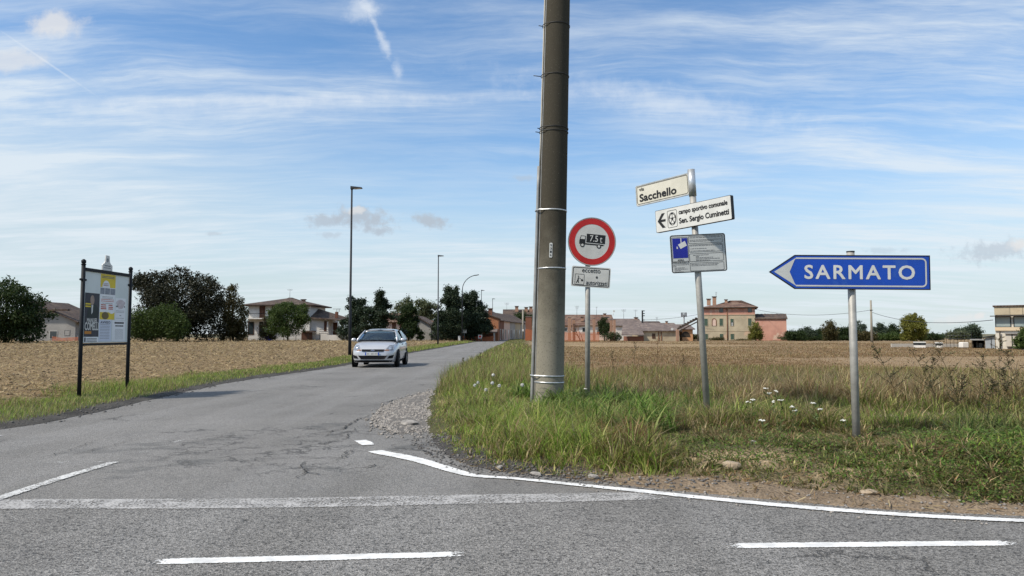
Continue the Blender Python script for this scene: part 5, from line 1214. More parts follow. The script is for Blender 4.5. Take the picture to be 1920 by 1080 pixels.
# driver: one continuous skinned figure, seated at the wheel
def person(name, label, loc, rz):
    J = {'pelvis': (0, .10, 0), 'belly': (0, .08, .16), 'chest': (0, .09, .36), 'neck': (0, .05, .50), 'chin': (0, .02, .57), 'head': (0, .01, .66), 'crown': (0, .03, .75)}
    E = [('pelvis', 'belly'), ('belly', 'chest'), ('chest', 'neck'), ('neck', 'chin'), ('chin', 'head'), ('head', 'crown')]
    rad = {'pelvis': (.16, .12), 'belly': (.15, .11), 'chest': (.17, .11), 'neck': (.055, .055), 'chin': (.062, .075), 'head': (.078, .098), 'crown': (.05, .06)}
    for sx, s in ((-1, 'l'), (1, 'r')):
        J.update({'sh' + s: (sx * .19, .08, .43), 'el' + s: (sx * .25, -.12, .22), 'wr' + s: (sx * .17, -.36, .27), 'ha' + s: (sx * .15, -.43, .31), 'hip' + s: (sx * .10, .0, .0), 'kn' + s: (sx * .13, -.42, .08), 'an' + s: (sx * .12, -.65, -.28)})
        E += [('chest', 'sh' + s), ('sh' + s, 'el' + s), ('el' + s, 'wr' + s), ('wr' + s, 'ha' + s), ('pelvis', 'hip' + s), ('hip' + s, 'kn' + s), ('kn' + s, 'an' + s)]
        rad.update({'sh' + s: (.065, .065), 'el' + s: (.045, .045), 'wr' + s: (.03, .03), 'ha' + s: (.042, .03), 'hip' + s: (.095, .095), 'kn' + s: (.065, .065), 'an' + s: (.045, .045)})
        for f in range(5):
            k = 'f%d%s' % (f, s); J[k] = (sx * (.15 - .03 * (f - 2) * .55), -.47 - (.02 if f in (1, 2, 3) else 0), .335 - .012 * f); E.append(('ha' + s, k)); rad[k] = (.010, .010)
    ks = list(J); me = bpy.data.meshes.new(name); me.from_pydata([J[k] for k in ks], [(ks.index(a), ks.index(b)) for a, b in E], [])
    o = bpy.data.objects.new(name, me); COL.objects.link(o)
    sk = o.modifiers.new('skin', 'SKIN'); sk.use_smooth_shade = True
    for i, k in enumerate(ks): me.skin_vertices[0].data[i].radius = rad[k]; me.skin_vertices[0].data[i].use_root = (k == 'pelvis')
    o.modifiers.new('smooth', 'SUBSURF').levels = 2; o.modifiers['smooth'].render_levels = 2
    dg = bpy.context.evaluated_depsgraph_get(); m2 = bpy.data.meshes.new_from_object(o.evaluated_get(dg)); o.modifiers.clear(); o.data = m2; bpy.data.meshes.remove(me)
    m2.materials.clear(); m2.materials.append(material('driver_top', (.035, .04, .05), None, .9)); m2.materials.append(material('skin', (.42, .25, .17), None, .6))
    for p in m2.polygons:
        c = p.center; p.use_smooth = True; p.material_index = 1 if c.z > .53 or (c.y < -.36 and c.z > .2) else 0
    o.location = loc; o.rotation_euler.z = rz; tag(o, label, 'person')
    hm = MB(); rows = []
    for j in range(7):
        a = pi / 2 * (1 - j / 6 * 1.35)
        for k in range(16):
            b_ = 2 * pi * k / 16; front = -sin(b_); drop = a if front < .2 else max(a, .35); rows.append((.092 * cos(drop) * cos(b_), .035 + .115 * cos(drop) * sin(b_), .675 + .105 * sin(drop)))
    hm.add(rows, [(j * 16 + k, (j + 1) * 16 + k, (j + 1) * 16 + (k + 1) % 16, j * 16 + (k + 1) % 16) for j in range(6) for k in range(16)], True); hm.build('hair', material('dark_hair', (.02, .015, .012), None, .7), o)
    fm = MB(); fm.add([(-.012, -.085, .635), (.012, -.085, .635), (0, -.115, .630), (0, -.088, .668)], [(0, 1, 2), (0, 2, 3), (1, 3, 2), (0, 3, 1)]); fm.build('nose', bpy.data.materials['skin'], o)
    em = MB()
    for sx in (-1, 1): em.box((sx * .032, -.085, .668), (.026, .012, .010))
    em.box((0, -.083, .605), (.045, .01, .008)); em.build('face_features', material('eye_dark', (.05, .025, .02)), o)
    return o
rzc = R(1.0); dl = Vector((.36, 2.12, .64)); dl = Matrix.Rotation(rzc, 3, 'Z') @ dl
person('person', 'driver in dark clothing at the wheel of the silver car', (car.location.x + dl.x, car.location.y + dl.y, dl.z), rzc)

# ------------------------------------------------------------------ wild plants in the verge (individuals)
M_STEM = leaf_material('plant_stem', None, .2); M_PETAL = material('white_petal', (.62, .62, .56), (.5, .5, .45), .7, 30); M_PUFF = material('seed_puff', (.72, .72, .70), None, .9)
def plant_mesh(name, polys, cols, parent):
    V, Fl, C = [], [], []
    for P, c in zip(polys, cols):
        b_ = len(V); V += [tuple(p) for p in P]; Fl.append(tuple(range(b_, b_ + len(P)))); C += [c] * len(P)
    lo = np.array([i for f in Fl for i in f]); st = np.concatenate([[0], np.cumsum([len(f) for f in Fl])[:-1]])
    return np_mesh(name, np.array(V), lo, st, M_STEM, np.array(C), parent)
def ribbon(polys, cols, p0, p1, w, c):
    d = (p1 - p0); s_ = d.cross(Vector((0, 1, 0))); s_ = (s_.normalized() if s_.length > 1e-6 else Vector((1, 0, 0))) * w / 2; t_ = Vector((0, w / 2, 0))
    polys += [[p0 - s_, p0 + s_, p1 + s_ * .6, p1 - s_ * .6], [p0 - t_, p0 + t_, p1 + t_ * .6, p1 - t_ * .6]]; cols += [c, c]
def leafq(polys, cols, p, d, L, w, c):
    d = d.normalized(); s_ = d.cross(Vector((random.uniform(-1, 1), random.uniform(-1, 1), random.uniform(-.3, 1)))); s_ = s_.normalized() * w / 2 if s_.length > 1e-6 else Vector((w / 2, 0, 0))
    polys.append([p, p + d * L * .5 + s_, p + d * L, p + d * L * .5 - s_]); cols.append(c)
def rv(a, b_): return random.uniform(a, b_)

def yarrow(px, py, h, label, heads=3):
    p = on_ground(px, py); t = thing('white_flower', label, 'flower', p, (0, 0, rv(0, 6)), 'white umbel flowers in the verge'); polys, cols = [], []
    for k in range(heads):
        hm = MB(); tilt_ = rv(-.6, .6)
        tx, ty = rv(-.12, .12), rv(-.10, .10); tp = Vector((tx, ty, h * rv(.8, 1.05))); base = Vector((tx * .2, ty * .2, 0)); g_ = (.10, .14, .05)
        mid = base.lerp(tp, .6) + Vector((rv(-.02, .02), 0, 0)); ribbon(polys, cols, base, mid, .007, g_); ribbon(polys, cols, mid, tp, .005, g_)
        for q in range(8):
            a = rv(0, 6.28); u_ = rv(.1, .85); leafq(polys, cols, base.lerp(tp, u_), Vector((cos(a), sin(a), .7)), rv(.05, .10), .018, (.09, .13, .035))
        for q in range(12):
            a, r = rv(0, 6.28), rv(0, .030) ; c = tp + Vector((r * cos(a), r * sin(a), rv(-.003, .006) + r * tilt_)); n = 6; R0 = rv(.008, .014)
            vs = [c + Vector((R0 * cos(2 * pi * i / n), R0 * sin(2 * pi * i / n), 0)) for i in range(n)] + [c + Vector((0, 0, .008)), c - Vector((0, 0, .006))]
            hm.add(vs, [(i, (i + 1) % n, n) for i in range(n)] + [((i + 1) % n, i, n + 1) for i in range(n)])
            ribbon(polys, cols, tp - Vector((0, 0, .035)), c, .002, g_)
        hm.build('flower_head', M_PETAL, t)['kind'] = 'stuff'
    plant_mesh('stem', polys, cols, t); return t
YL = [(1405, 800, .33, 'white flower nearest the leaning signpost, left end of the flower patch', 2), (1448, 795, .42, 'tallest white umbel flower plant above the middle of the flower patch', 3), (1463, 815, .40, 'white flower in the centre of the patch, lower than the tallest one', 2),
      (1490, 812, .30, 'white flower just right of the patch centre', 2), (1530, 818, .36, 'white flower at the right end of the patch towards the blue sign', 2), (1435, 832, .22, 'short white flower at the front of the patch', 1), (1594, 812, .16, 'tiny white flower right beside the foot of the blue sign', 1), (1095, 758, .28, 'white flower by the foot of the round sign', 1)]
for a in YL: yarrow(*a)
def dandelion(px, py, h, label):
    p = on_ground(px, py); t = thing('dandelion', label, 'flower', p, (0, 0, 0), 'white seed heads in the corner grass'); polys, cols = [], []; tp = Vector((rv(-.04, .04), 0, h)); ribbon(polys, cols, Vector((0, 0, 0)), tp, .006, (.14, .16, .06)); plant_mesh('stem', polys, cols, t)
    m = MB(); rr_ = .030
    for k in range(60):
        d = Vector((random.gauss(0, 1), random.gauss(0, 1), random.gauss(0, 1))).normalized(); s_ = d.orthogonal().normalized() * .007; q_ = d.cross(s_)
        m.add([tp + d * .006, tp + d * rr_ + s_, tp + d * rr_ + q_, tp + d * rr_ - s_, tp + d * rr_ - q_], [(0, 1, 2), (0, 3, 4), (1, 2, 3, 4)])
    m.build('seed_head', M_PUFF, t)
for px, py, h, l in ((925, 735, .30, 'white dandelion seed head highest on the corner bank'), (889, 748, .24, 'white seed head farthest left in the corner grass'), (900, 745, .26, 'white seed head second from the left in the corner grass'), (923, 752, .27, 'white seed head in the middle of the corner grass'), (907, 757, .22, 'lowest white seed head in the corner grass'), (933, 752, .26, 'white seed head at the right of the corner grass group'), (980, 752, .26, 'white seed head just left of the concrete pole')):
    dandelion(px, py, h, l)

def weed(px, py, h, lean, label, c=(.085, .078, .040), nb=16, spread=.9, tip=(.06, .045, .025), leafn=6):
    p = on_ground(px, py); t = thing('tall_weed', label, 'weed', p, (0, 0, 0), 'tall dark weeds standing over the field edge'); polys, cols = [], []
    tp = Vector((lean * h, rv(-.1, .1), h)); pts = [Vector((tp.x * (u_ ** 1.5), tp.y * u_, tp.z * u_)) for u_ in np.linspace(0, 1, 8)]
    for a, b_ in zip(pts[:-1], pts[1:]): ribbon(polys, cols, a, b_, .013 * (1 - .6 * a.z / h), c)
    for k in range(nb):
        u_ = rv(.3, 1.0); i = min(6, int(u_ * 7)); q = pts[i].lerp(pts[i + 1], u_ * 7 - i); a = rv(0, 6.28); L = h * spread * .36 * (1.2 - u_); e = q + Vector((L * cos(a), L * sin(a) * .6, L * rv(.5, 1.1)))
        ribbon(polys, cols, q, e, .007, c)
        for j in range(leafn):
            v_ = rv(.2, 1); a2 = rv(0, 6.28); leafq(polys, cols, q.lerp(e, v_), Vector((cos(a2), sin(a2), rv(-.2, .9))), rv(.02, .06), .015, tip if random.random() < .6 else (.10, .105, .045))
    for k in range(18):
        q = tp - Vector((lean * rv(0, .2) * h, 0, rv(0, .28) * h)); a2 = rv(0, 6.28); leafq(polys, cols, q, Vector((cos(a2), sin(a2), .8)), rv(.02, .05), .012, tip)
    plant_mesh('stem', polys, cols, t)
for a in ((1690, 786, 1.05, -.34, 'tall arching weed nearest the right of the blue sign post'), (1765, 782, 1.0, -.42, 'tall arching weed leaning left, middle of the weeds right of the sign'), (1800, 780, 1.12, -.36, 'tall arching weed whose tip points to the white container'),
          (1872, 785, 1.08, .02, 'upright bushy weed in front of the white building corner'), (1835, 772, .85, .05, 'upright brown weed left of the bushy one'), (1915, 790, .95, -.2, 'weed at the right margin of the picture'), (1740, 770, .65, .1, 'short dark weed between the arching ones'), (1790, 795, .60, .15, 'short leafy weed in front of the arching ones'), (1895, 800, .70, -.1, 'low dense weed by the right margin'), (1850, 805, .55, .1, 'low weed in front of the upright bushy one')): weed(*a)
for i, (px, py, h, l) in enumerate(((1232, 690, .95, 'rust brown dock stalk in the field left of the leaning signpost'), (1190, 692, .85, 'thin dark weed left of the rust brown dock stalk'), (1280, 706, .55, 'small weed between the brown dock and the leaning post'), (1150, 700, .6, 'thin weed right of the round sign post'), (900, 690, .5, 'thin dark weed leaning over the road edge left of the pole'), (868, 700, .45, 'lowest thin weed at the side road edge'))):
    weed(px, py, h, rv(-.1, .1), l, (.14, .07, .035) if i == 0 else (.09, .07, .04), 12, .8, (.16, .075, .035) if i == 0 else (.09, .06, .03), 5)
# ------------------------------------------------------------------ trees
def leaf_cloud(name, blobs, n, size, mat, parent, shell=.55, flat=.0, tint=(0, 1), clump=0.0):
    """leaf-sized faces spread through the volume of several ellipsoids (cx,cy,cz,rx,ry,rz)"""
    B = np.array(blobs, float); vol = B[:, 3] * B[:, 4] * B[:, 5]; k = RNG.choice(len(B), n, p=vol ** .8 / (vol ** .8).sum())
    d = RNG.normal(0, 1, (n, 3)); d /= np.linalg.norm(d, axis=1)[:, None]; r = RNG.random(n) ** (1 / 3.0) * (1 - shell) + shell * RNG.random(n) ** .25
    r = np.clip(r, 0, 1) * RNG.uniform(.72, 1.04, n)
    c = B[k, :3] + d * r[:, None] * B[k, 3:]
    if clump:
        nc = max(8, n // 26); cc_ = c[RNG.choice(n, nc)]; j = RNG.integers(0, nc, n); mk = RNG.random(n) < clump; c[mk] = cc_[j[mk]] + RNG.normal(0, size * 1.5, (mk.sum(), 3))
    a = RNG.normal(0, 1, (n, 3)); a /= np.linalg.norm(a, axis=1)[:, None]; b_ = np.cross(a, RNG.normal(0, 1, (n, 3))); b_ /= np.linalg.norm(b_, axis=1)[:, None]
    s_ = (size * RNG.uniform(.6, 1.4, n))[:, None]
    V = np.stack([c - a * s_, c + b_ * s_ * .42, c + a * s_, c - b_ * s_ * .42], 1).reshape(-1, 3); V[:, 2] = np.maximum(V[:, 2], .05)
    t = np.clip(RNG.normal(.5, .25, n), 0, 1); col = np.repeat(np.stack([t, t, t], 1), 4, 0)
    return np_mesh(name, V, np.arange(4 * n), np.arange(0, 4 * n, 4), mat, col, parent)
M_BARK = material('bark', (.10, .075, .05), (.055, .042, .03), .95, 6, bump=.5)
LM = {
 'dark': leaf_material('leaf_dark_green', [(.014, .030, .009), (.028, .050, .014), (.06, .085, .026)]),
 'beech': leaf_material('leaf_purple', [(.011, .014, .007), (.020, .022, .010), (.042, .040, .018)], .2),
 'green': leaf_material('leaf_green', [(.030, .055, .012), (.055, .090, .020), (.10, .13, .038)]),
 'yellow': leaf_material('leaf_yellow_green', [(.09, .105, .018), (.16, .165, .03), (.24, .22, .055)]),
 'pale': leaf_material('leaf_pale', [(.07, .085, .045), (.10, .12, .06), (.15, .165, .085)]),
 'conifer': leaf_material('needle_dark', [(.013, .026, .013), (.024, .040, .020), (.045, .064, .032)], .15),
 'brownish': leaf_material('leaf_brown_green', [(.045, .050, .016), (.075, .070, .025), (.12, .085, .035)]),
 'bluegreen': leaf_material('leaf_blue_green', [(.045, .068, .045), (.068, .095, .060), (.10, .13, .08)]),
}
def tree(label, pxl, pxr, ptop, pbase, Y, mat, n=3500, size=.28, shape='round', cat='tree', name='tree', trunk=True, group='trees beyond the fields', lobes=9, shell=.5, seed=0, clump=.5, zlow=.12):
    n = int(n * 2.2); size *= .62; rng = random.Random(seed * 31 + int(pxl) + int(ptop)); A_, B_ = at(pxl, ptop, Y), at(pxr, ptop, Y); w = B_.x - A_.x; x = (A_.x + B_.x) / 2; h = A_.z
    zb = 0.0; t = thing(name, label, cat, (x, Y, zb), (0, 0, 0), group); bl = []
    if shape == 'round':
        bl.append((0, 0, h * (.47 + zlow * .4), w * .43, w * .36, h * (.44 - zlow * .3)))
        if zlow < .06:
            for k in (-1, 0, 1): bl.append((k * w * .28, 0, h * .2, w * .22, w * .22, h * .22))
        for k in range(lobes):
            a = 2 * pi * k / lobes + rng.uniform(-.4, .4); v = rng.uniform(zlow + .12, .84); rr = rng.uniform(.13, .22); e = math.sqrt(max(0.05, 1 - (2 * (v - .45)) ** 2 * .8))
            bl.append((cos(a) * w * (.5 - rr) * e, sin(a) * w * .30 * e, h * v, w * rr, w * rr, h * rng.uniform(.11, .16)))
        bl.append((rng.uniform(-.1, .1) * w, 0, h * .87, w * .18, w * .16, h * .12))
        for k in range(9):                     # spurs that break the outline
            a = rng.uniform(.05, pi - .05); e = rng.uniform(.88, 1.06); q_ = rng.uniform(.05, .09); bl.append((cos(a) * w * .47 * e, rng.uniform(-.1, .1) * w, h * (.42 + .53 * sin(a) * e), w * q_, w * q_, h * q_ * .9))
    elif shape == 'bush':
        for k in range(lobes):
            u_ = (k + .5) / lobes - .5; hh = h * rng.uniform(.78, 1.0) * (1 - .9 * u_ * u_); bl.append((u_ * w * .9, rng.uniform(-.4, .4), hh * .5, w / lobes * rng.uniform(.7, 1.0) + .12 * w, max(.8, w * .2), hh * .5))
    elif shape == 'cone':
        for k in range(11):
            v = k / 10; rr = (.5 * (1 - v) ** .8 + .05); bl.append((rng.uniform(-.06, .06) * w, 0, h * (.10 + .86 * v), w * rr * rng.uniform(.75, 1.05), w * rr * .8, h * .06))
    elif shape == 'column':
        for k in range(7): v = k / 6; bl.append((rng.uniform(-.12, .12) * w, 0, h * (.12 + .78 * v), w * (.54 - .34 * v * v) * rng.uniform(.85, 1.1), w * .36, h * .13)); bl.append((rng.uniform(-.3, .3) * w * (1 - v), 0, h * (.2 + .74 * v), w * .16, w * .2, h * .1))
    elif shape == 'conifer':
        bl.append((0, 0, h * .36, w * .30, w * .28, h * .34)); bl.append((0, 0, h * .72, w * .15, w * .15, h * .24))
        for k in range(26):
            v = rng.uniform(.03, .93); r_ = w * .5 * (1 - v) ** .5; a = rng.uniform(0, 6.28); q_ = w * rng.uniform(.09, .16) * (1.15 - .6 * v); bl.append((cos(a) * (r_ - q_ * .6), sin(a) * r_ * .6, h * v + .03 * h, q_, q_, h * rng.uniform(.05, .10)))
        for k in range(3): bl.append((rng.uniform(-.2, .2) * w, 0, h * rng.uniform(.8, .92), w * .06, w * .06, h * .09))
    elif shape == 'cedar':
        for k in range(13):
            v = rng.uniform(.15, .98); r_ = w * .46 * (1 - v) + w * .06; a = rng.uniform(0, 6.28); bl.append((cos(a) * r_, sin(a) * r_ * .7, h * v, w * .17 * (1.25 - v), w * .15, h * .035))
        bl.append((0, 0, h * .45, w * .2, w * .2, h * .3)); bl.append((0, 0, h * .72, w * .10, w * .1, h * .25)); bl.append((0, 0, h * .93, w * .05, w * .05, h * .09))
    elif shape == 'spread':
        for k in range(lobes):
            a = rng.uniform(0, 6.28); r_ = rng.uniform(.05, .38) * w; v = rng.uniform(.55, .92); bl.append((cos(a) * r_, sin(a) * r_ * .6, h * (v - .25 * (r_ / w)), w * rng.uniform(.12, .2), w * .16, h * rng.uniform(.05, .09)))
        bl.append((0, 0, h * .42, w * .22, w * .2, h * .22))
    leaf_cloud('crown', bl, n, size, LM[mat], t, shell, clump=clump)
    if trunk:
        m = MB(); r0 = max(.10, h * .022); m.tube([(0, 0, -.2), (rng.uniform(-.1, .1), 0, h * .2), (rng.uniform(-.2, .2), 0, h * .45), (rng.uniform(-.2, .2), 0, h * .8)], [r0, r0 * .8, r0 * .55, r0 * .15], 8)
        for k in range(7):
            b_ = bl[rng.randrange(len(bl))]; z0 = h * rng.uniform(.2, .5); m.tube([(0, 0, z0), (b_[0] * .5, b_[1] * .5, (z0 + b_[2]) / 2 + .1 * h), (b_[0], b_[1], b_[2])], [r0 * .4, r0 * .25, r0 * .08], 6)
        m.build('trunk', M_BARK, t)
    return t
tree('dark leafy tree cut by the left edge of the picture', -60, 90, 525, 638, 92, 'dark', 9000, .30, lobes=12, zlow=0.02, seed=1)
tree('small green tree half hidden behind the notice board', 118, 182, 582, 636, 128, 'green', 2200, .24, zlow=0, seed=2)
tree('large dark purple copper beech with a broad dome crown', 240, 432, 496, 637, 112, 'beech', 17000, .30, lobes=16, zlow=0.0, seed=3, shell=.6)
tree('rounded dark green bush in front of the copper beech', 240, 348, 556, 637, 104, 'green', 9000, .20, 'bush', 'bush', 'bush', lobes=5, trunk=False, seed=4, clump=.2)
tree('yellow green tree between the copper beech and the villa', 408, 470, 534, 635, 118, 'brownish', 5200, .26, zlow=0, seed=5)
tree('round olive green tree in front of the villa', 494, 588, 564, 632, 118, 'green', 7000, .22, lobes=10, zlow=.1, seed=6)
tree('paler small tree left of the villa front tree', 484, 520, 592, 634, 121, 'brownish', 1800, .2, zlow=.05, seed=7)
tree('dark conifer rising just right of the nearest lamp', 630, 710, 554, 634, 122, 'conifer', 7500, .26, 'conifer', seed=8)
tree('feathery cedar with tiered branches behind the silver car', 668, 756, 546, 634, 116, 'conifer', 9000, .26, 'cedar', seed=9)
tree('pale airy tree left of the second lamp', 736, 786, 555, 632, 170, 'pale', 1900, .42, 'spread', seed=10, lobes=16, clump=.8)
tree('pale spreading tree just behind the second lamp', 776, 828, 554, 632, 175, 'pale', 2300, .42, 'spread', seed=11, lobes=17, clump=.8)
tree('dense green cypress like tree before the grey barn', 738, 796, 567, 635, 122, 'dark', 6500, .22, 'conifer', seed=12)
tree('low greyish tree between cedar and cypress', 724, 752, 578, 634, 150, 'pale', 1200, .3, 'spread', seed=13)
tree('big dark conifer left of the swan neck lamp', 808, 886, 537, 636, 120, 'conifer', 13000, .26, 'conifer', seed=14)
tree('big dark conifer right of the swan neck lamp', 838, 926, 542, 636, 124, 'conifer', 14000, .26, 'conifer', seed=15)
tree('green tree showing over the village roofs left of the concrete pole', 956, 1012, 583, 630, 195, 'dark', 2600, .30, zlow=.3, seed=16)
tree('dark tree showing over the roofs right of the concrete pole', 1040, 1064, 594, 630, 190, 'dark', 900, .30, zlow=.3, seed=17)
tree('small dark tree among the ruined brick pillars', 1118, 1148, 594, 634, 128, 'dark', 2000, .18, zlow=.1, seed=18, lobes=7)
tree('dark shrub under the small tree by the ruins', 1132, 1164, 620, 637, 126, 'dark', 900, .16, 'bush', 'bush', 'bush', trunk=False, lobes=4, seed=19)
tree('yellow green bush growing against the farmhouse corner', 1401, 1431, 604, 639, 136, 'yellow', 3400, .17, 'round', 'bush', 'bush', seed=20, lobes=7, zlow=0)
tree('brown brushwood heap under the farmhouse windows', 1330, 1358, 631, 640, 138, 'brownish', 700, .15, 'bush', 'bush', 'bush', trunk=False, lobes=4, seed=21)
tree('low weeds at the middle of the farmhouse wall', 1382, 1404, 636, 640, 138, 'brownish', 350, .15, 'bush', 'bush', 'bush', trunk=False, lobes=3, seed=22)
tree('yellowish bush left of the farmhouse behind the leaning post', 1293, 1316, 624, 640, 136, 'yellow', 900, .15, 'bush', 'bush', 'bush', trunk=False, lobes=3, seed=23)
HB = 'bushes and trees in the hedge right of the farmhouse'
for i, (a, b_, tp, mt, sh, lab) in enumerate(((1474, 1506, 618, 'dark', 'bush', 'dark bush touching the pink annex wall'), (1498, 1530, 613, 'bluegreen', 'bush', 'blue green bush second in the hedge'), (1522, 1552, 617, 'dark', 'bush', 'dark low bush in the middle of the hedge'), (1540, 1572, 604, 'brownish', 'round', 'brown tinged tree rising from the hedge'),
      (1564, 1600, 613, 'dark', 'bush', 'dark bush left of the blue sign post'), (1588, 1626, 604, 'bluegreen', 'round', 'grey green tree just behind the blue sign post'), (1604, 1640, 620, 'brownish', 'bush', 'browned bush right of the blue sign post'), (1634, 1668, 606, 'bluegreen', 'spread', 'thin airy tree right of the distant pole'), (1658, 1690, 612, 'dark', 'round', 'dark rounded tree left of the yellow one'))):
    tree(lab, a, b_, tp - 4, 640, 128 + (i % 3) * 5, mt, 2600, .2, sh, 'bush' if sh == 'bush' else 'tree', 'bush' if sh == 'bush' else 'tree', sh != 'bush', HB, 5 if sh == 'bush' else 8, seed=40 + i, zlow=0)
tree('dense dark growth at the foot of the hedge left of the distant pole', 1470, 1640, 626, 640, 134, 'dark', 6500, .2, 'bush', 'bush', 'bush', trunk=False, lobes=12, seed=50, group=HB)
tree('tall yellow green tree above the white containers', 1686, 1738, 588, 642, 124, 'yellow', 6500, .22, lobes=11, zlow=.0, seed=51, group=HB)
tree('dark bush right of the tall yellow green tree', 1722, 1764, 622, 641, 132, 'dark', 2200, .2, 'bush', 'bush', 'bush', trunk=False, lobes=5, seed=52, group=HB)
tree('dark bush between the distant pole and the yellow green tree', 1634, 1700, 622, 641, 130, 'green', 3600, .2, 'bush', 'bush', 'bush', trunk=False, lobes=7, seed=53, group=HB)
tree('dark undergrowth behind the car between the conifers', 640, 742, 606, 636, 126, 'conifer', 3200, .22, 'bush', 'bush', 'bush', trunk=False, lobes=8, seed=60)
tree('dark undergrowth under the two big conifers by the swan neck lamp', 812, 884, 611, 637, 127, 'conifer', 2600, .22, 'bush', 'bush', 'bush', trunk=False, lobes=6, seed=61)
FT = 'distant trees at the right of the field'
tree('distant pale tree line behind the second container', 1752, 1800, 629, 640, 260, 'bluegreen', 2200, .45, 'bush', 'tree', 'tree', trunk=False, lobes=7, seed=54, group=FT)
tree('light willow green tree left of the open shed', 1778, 1812, 618, 643, 150, 'pale', 2600, .26, 'bush', 'tree', 'tree', lobes=4, seed=55, group=FT)
tree('tall grey green tree behind the open shed', 1802, 1842, 607, 643, 160, 'bluegreen', 3000, .28, 'round', seed=56, group=FT, zlow=.05)
tree('small tree standing left of the tall grey green one', 1783, 1803, 613, 643, 165, 'bluegreen', 800, .28, 'spread', seed=57, group=FT)
tree('green bush against the white building at the right edge', 1903, 1945, 615, 650, 59, 'green', 3200, .16, 'round', 'bush', 'bush', seed=58, lobes=8, zlow=.05)

# ------------------------------------------------------------------ buildings
def roof_material(name, c1, c2, c3):
    m = bpy.data.materials.new(name); m.use_nodes = True; n, l = m.node_tree.nodes, m.node_tree.links
    b = n['Principled BSDF']; q = NG(n, l); co = n.new('ShaderNodeTexCoord').outputs['Object']; x, y, z = q.sep(co)
    v = q.voro(q.mapping(co, (2.2, 2.2, 3.4)), 1.0); t = q.sep(v.outputs['Color'])[0]
    c = q.mix(t, c1, c2); c = q.mix(q.mr(q.noise(co, .6, 5, .65)[0], .45, .65), c, c3); l.new(c, b.inputs['Base Color']); b.inputs['Roughness'].default_value = .9
    bn = n.new('ShaderNodeBump'); bn.inputs['Strength'].default_value = .9; bn.inputs['Distance'].default_value = .06
    wv = q.m('ADD', q.m('ABSOLUTE', q.m('SINE', q.m('MULTIPLY', q.m('ADD', x, q.m('MULTIPLY', y, .3)), 14.0))), v.outputs['Distance']); l.new(wv, bn.inputs['Height']); l.new(bn.outputs[0], b.inputs['Normal']); return m
M_TILE = roof_material('old_roof_tiles', (.16, .085, .055), (.095, .055, .042), (.20, .135, .095))
M_TILED = roof_material('dark_roof_tiles', (.085, .055, .042), (.05, .036, .03), (.12, .085, .06))
M_TILEG = roof_material('grey_brown_roof_tiles', (.17, .13, .115), (.11, .085, .075), (.21, .165, .14))
def wallm(name, c1, c2, c3=None, s=.35, s3=.4): return material(name, c1, c2, .92, s, bump=.3, bscale=6, c3=c3, s3=s3, detail=6)
M_PLWHITE = wallm('white_plaster', (.66, .64, .60), (.52, .50, .46)); M_PLCREAM = wallm('cream_plaster', (.50, .42, .29), (.42, .35, .24), (.36, .29, .20)); M_PLPINK = wallm('pink_plaster', (.50, .27, .20), (.41, .21, .155), (.50, .37, .28), .5, .45); M_PLGREY = wallm('grey_plaster', (.34, .33, .31), (.27, .26, .245))
M_PLBEIGE = wallm('beige_plaster', (.43, .37, .26), (.33, .28, .195), (.45, .32, .22), .45, .4); M_PLORANGE = wallm('orange_plaster', (.55, .30, .15), (.48, .26, .13)); M_PLBLUSH = wallm('blush_plaster', (.60, .46, .38), (.54, .40, .33))
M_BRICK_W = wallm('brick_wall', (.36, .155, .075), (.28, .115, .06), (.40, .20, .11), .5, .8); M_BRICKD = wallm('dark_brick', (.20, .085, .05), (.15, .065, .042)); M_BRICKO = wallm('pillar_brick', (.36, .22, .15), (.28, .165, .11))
M_SHUT = material('green_shutter', (.055, .095, .065), (.04, .07, .05), .7, 3); M_BSHUT = material('brown_shutter', (.10, .038, .018), None, .7); M_PANE = material('window_glass', (.03, .04, .045), None, .08, spec=.8); M_WOODD = material('old_timber', (.035, .026, .02), (.06, .045, .032), .9, 3)
M_FRAME = material('window_frame', (.55, .54, .50), None, .6); M_DOOR = material('door_wood', (.09, .05, .03), None, .7); M_GUT = material('rusty_pipe', (.16, .075, .04), (.22, .11, .06), .8, 4)
M_MAST = material('aerial_metal', (.22, .23, .24), None, .5, metal=.4)

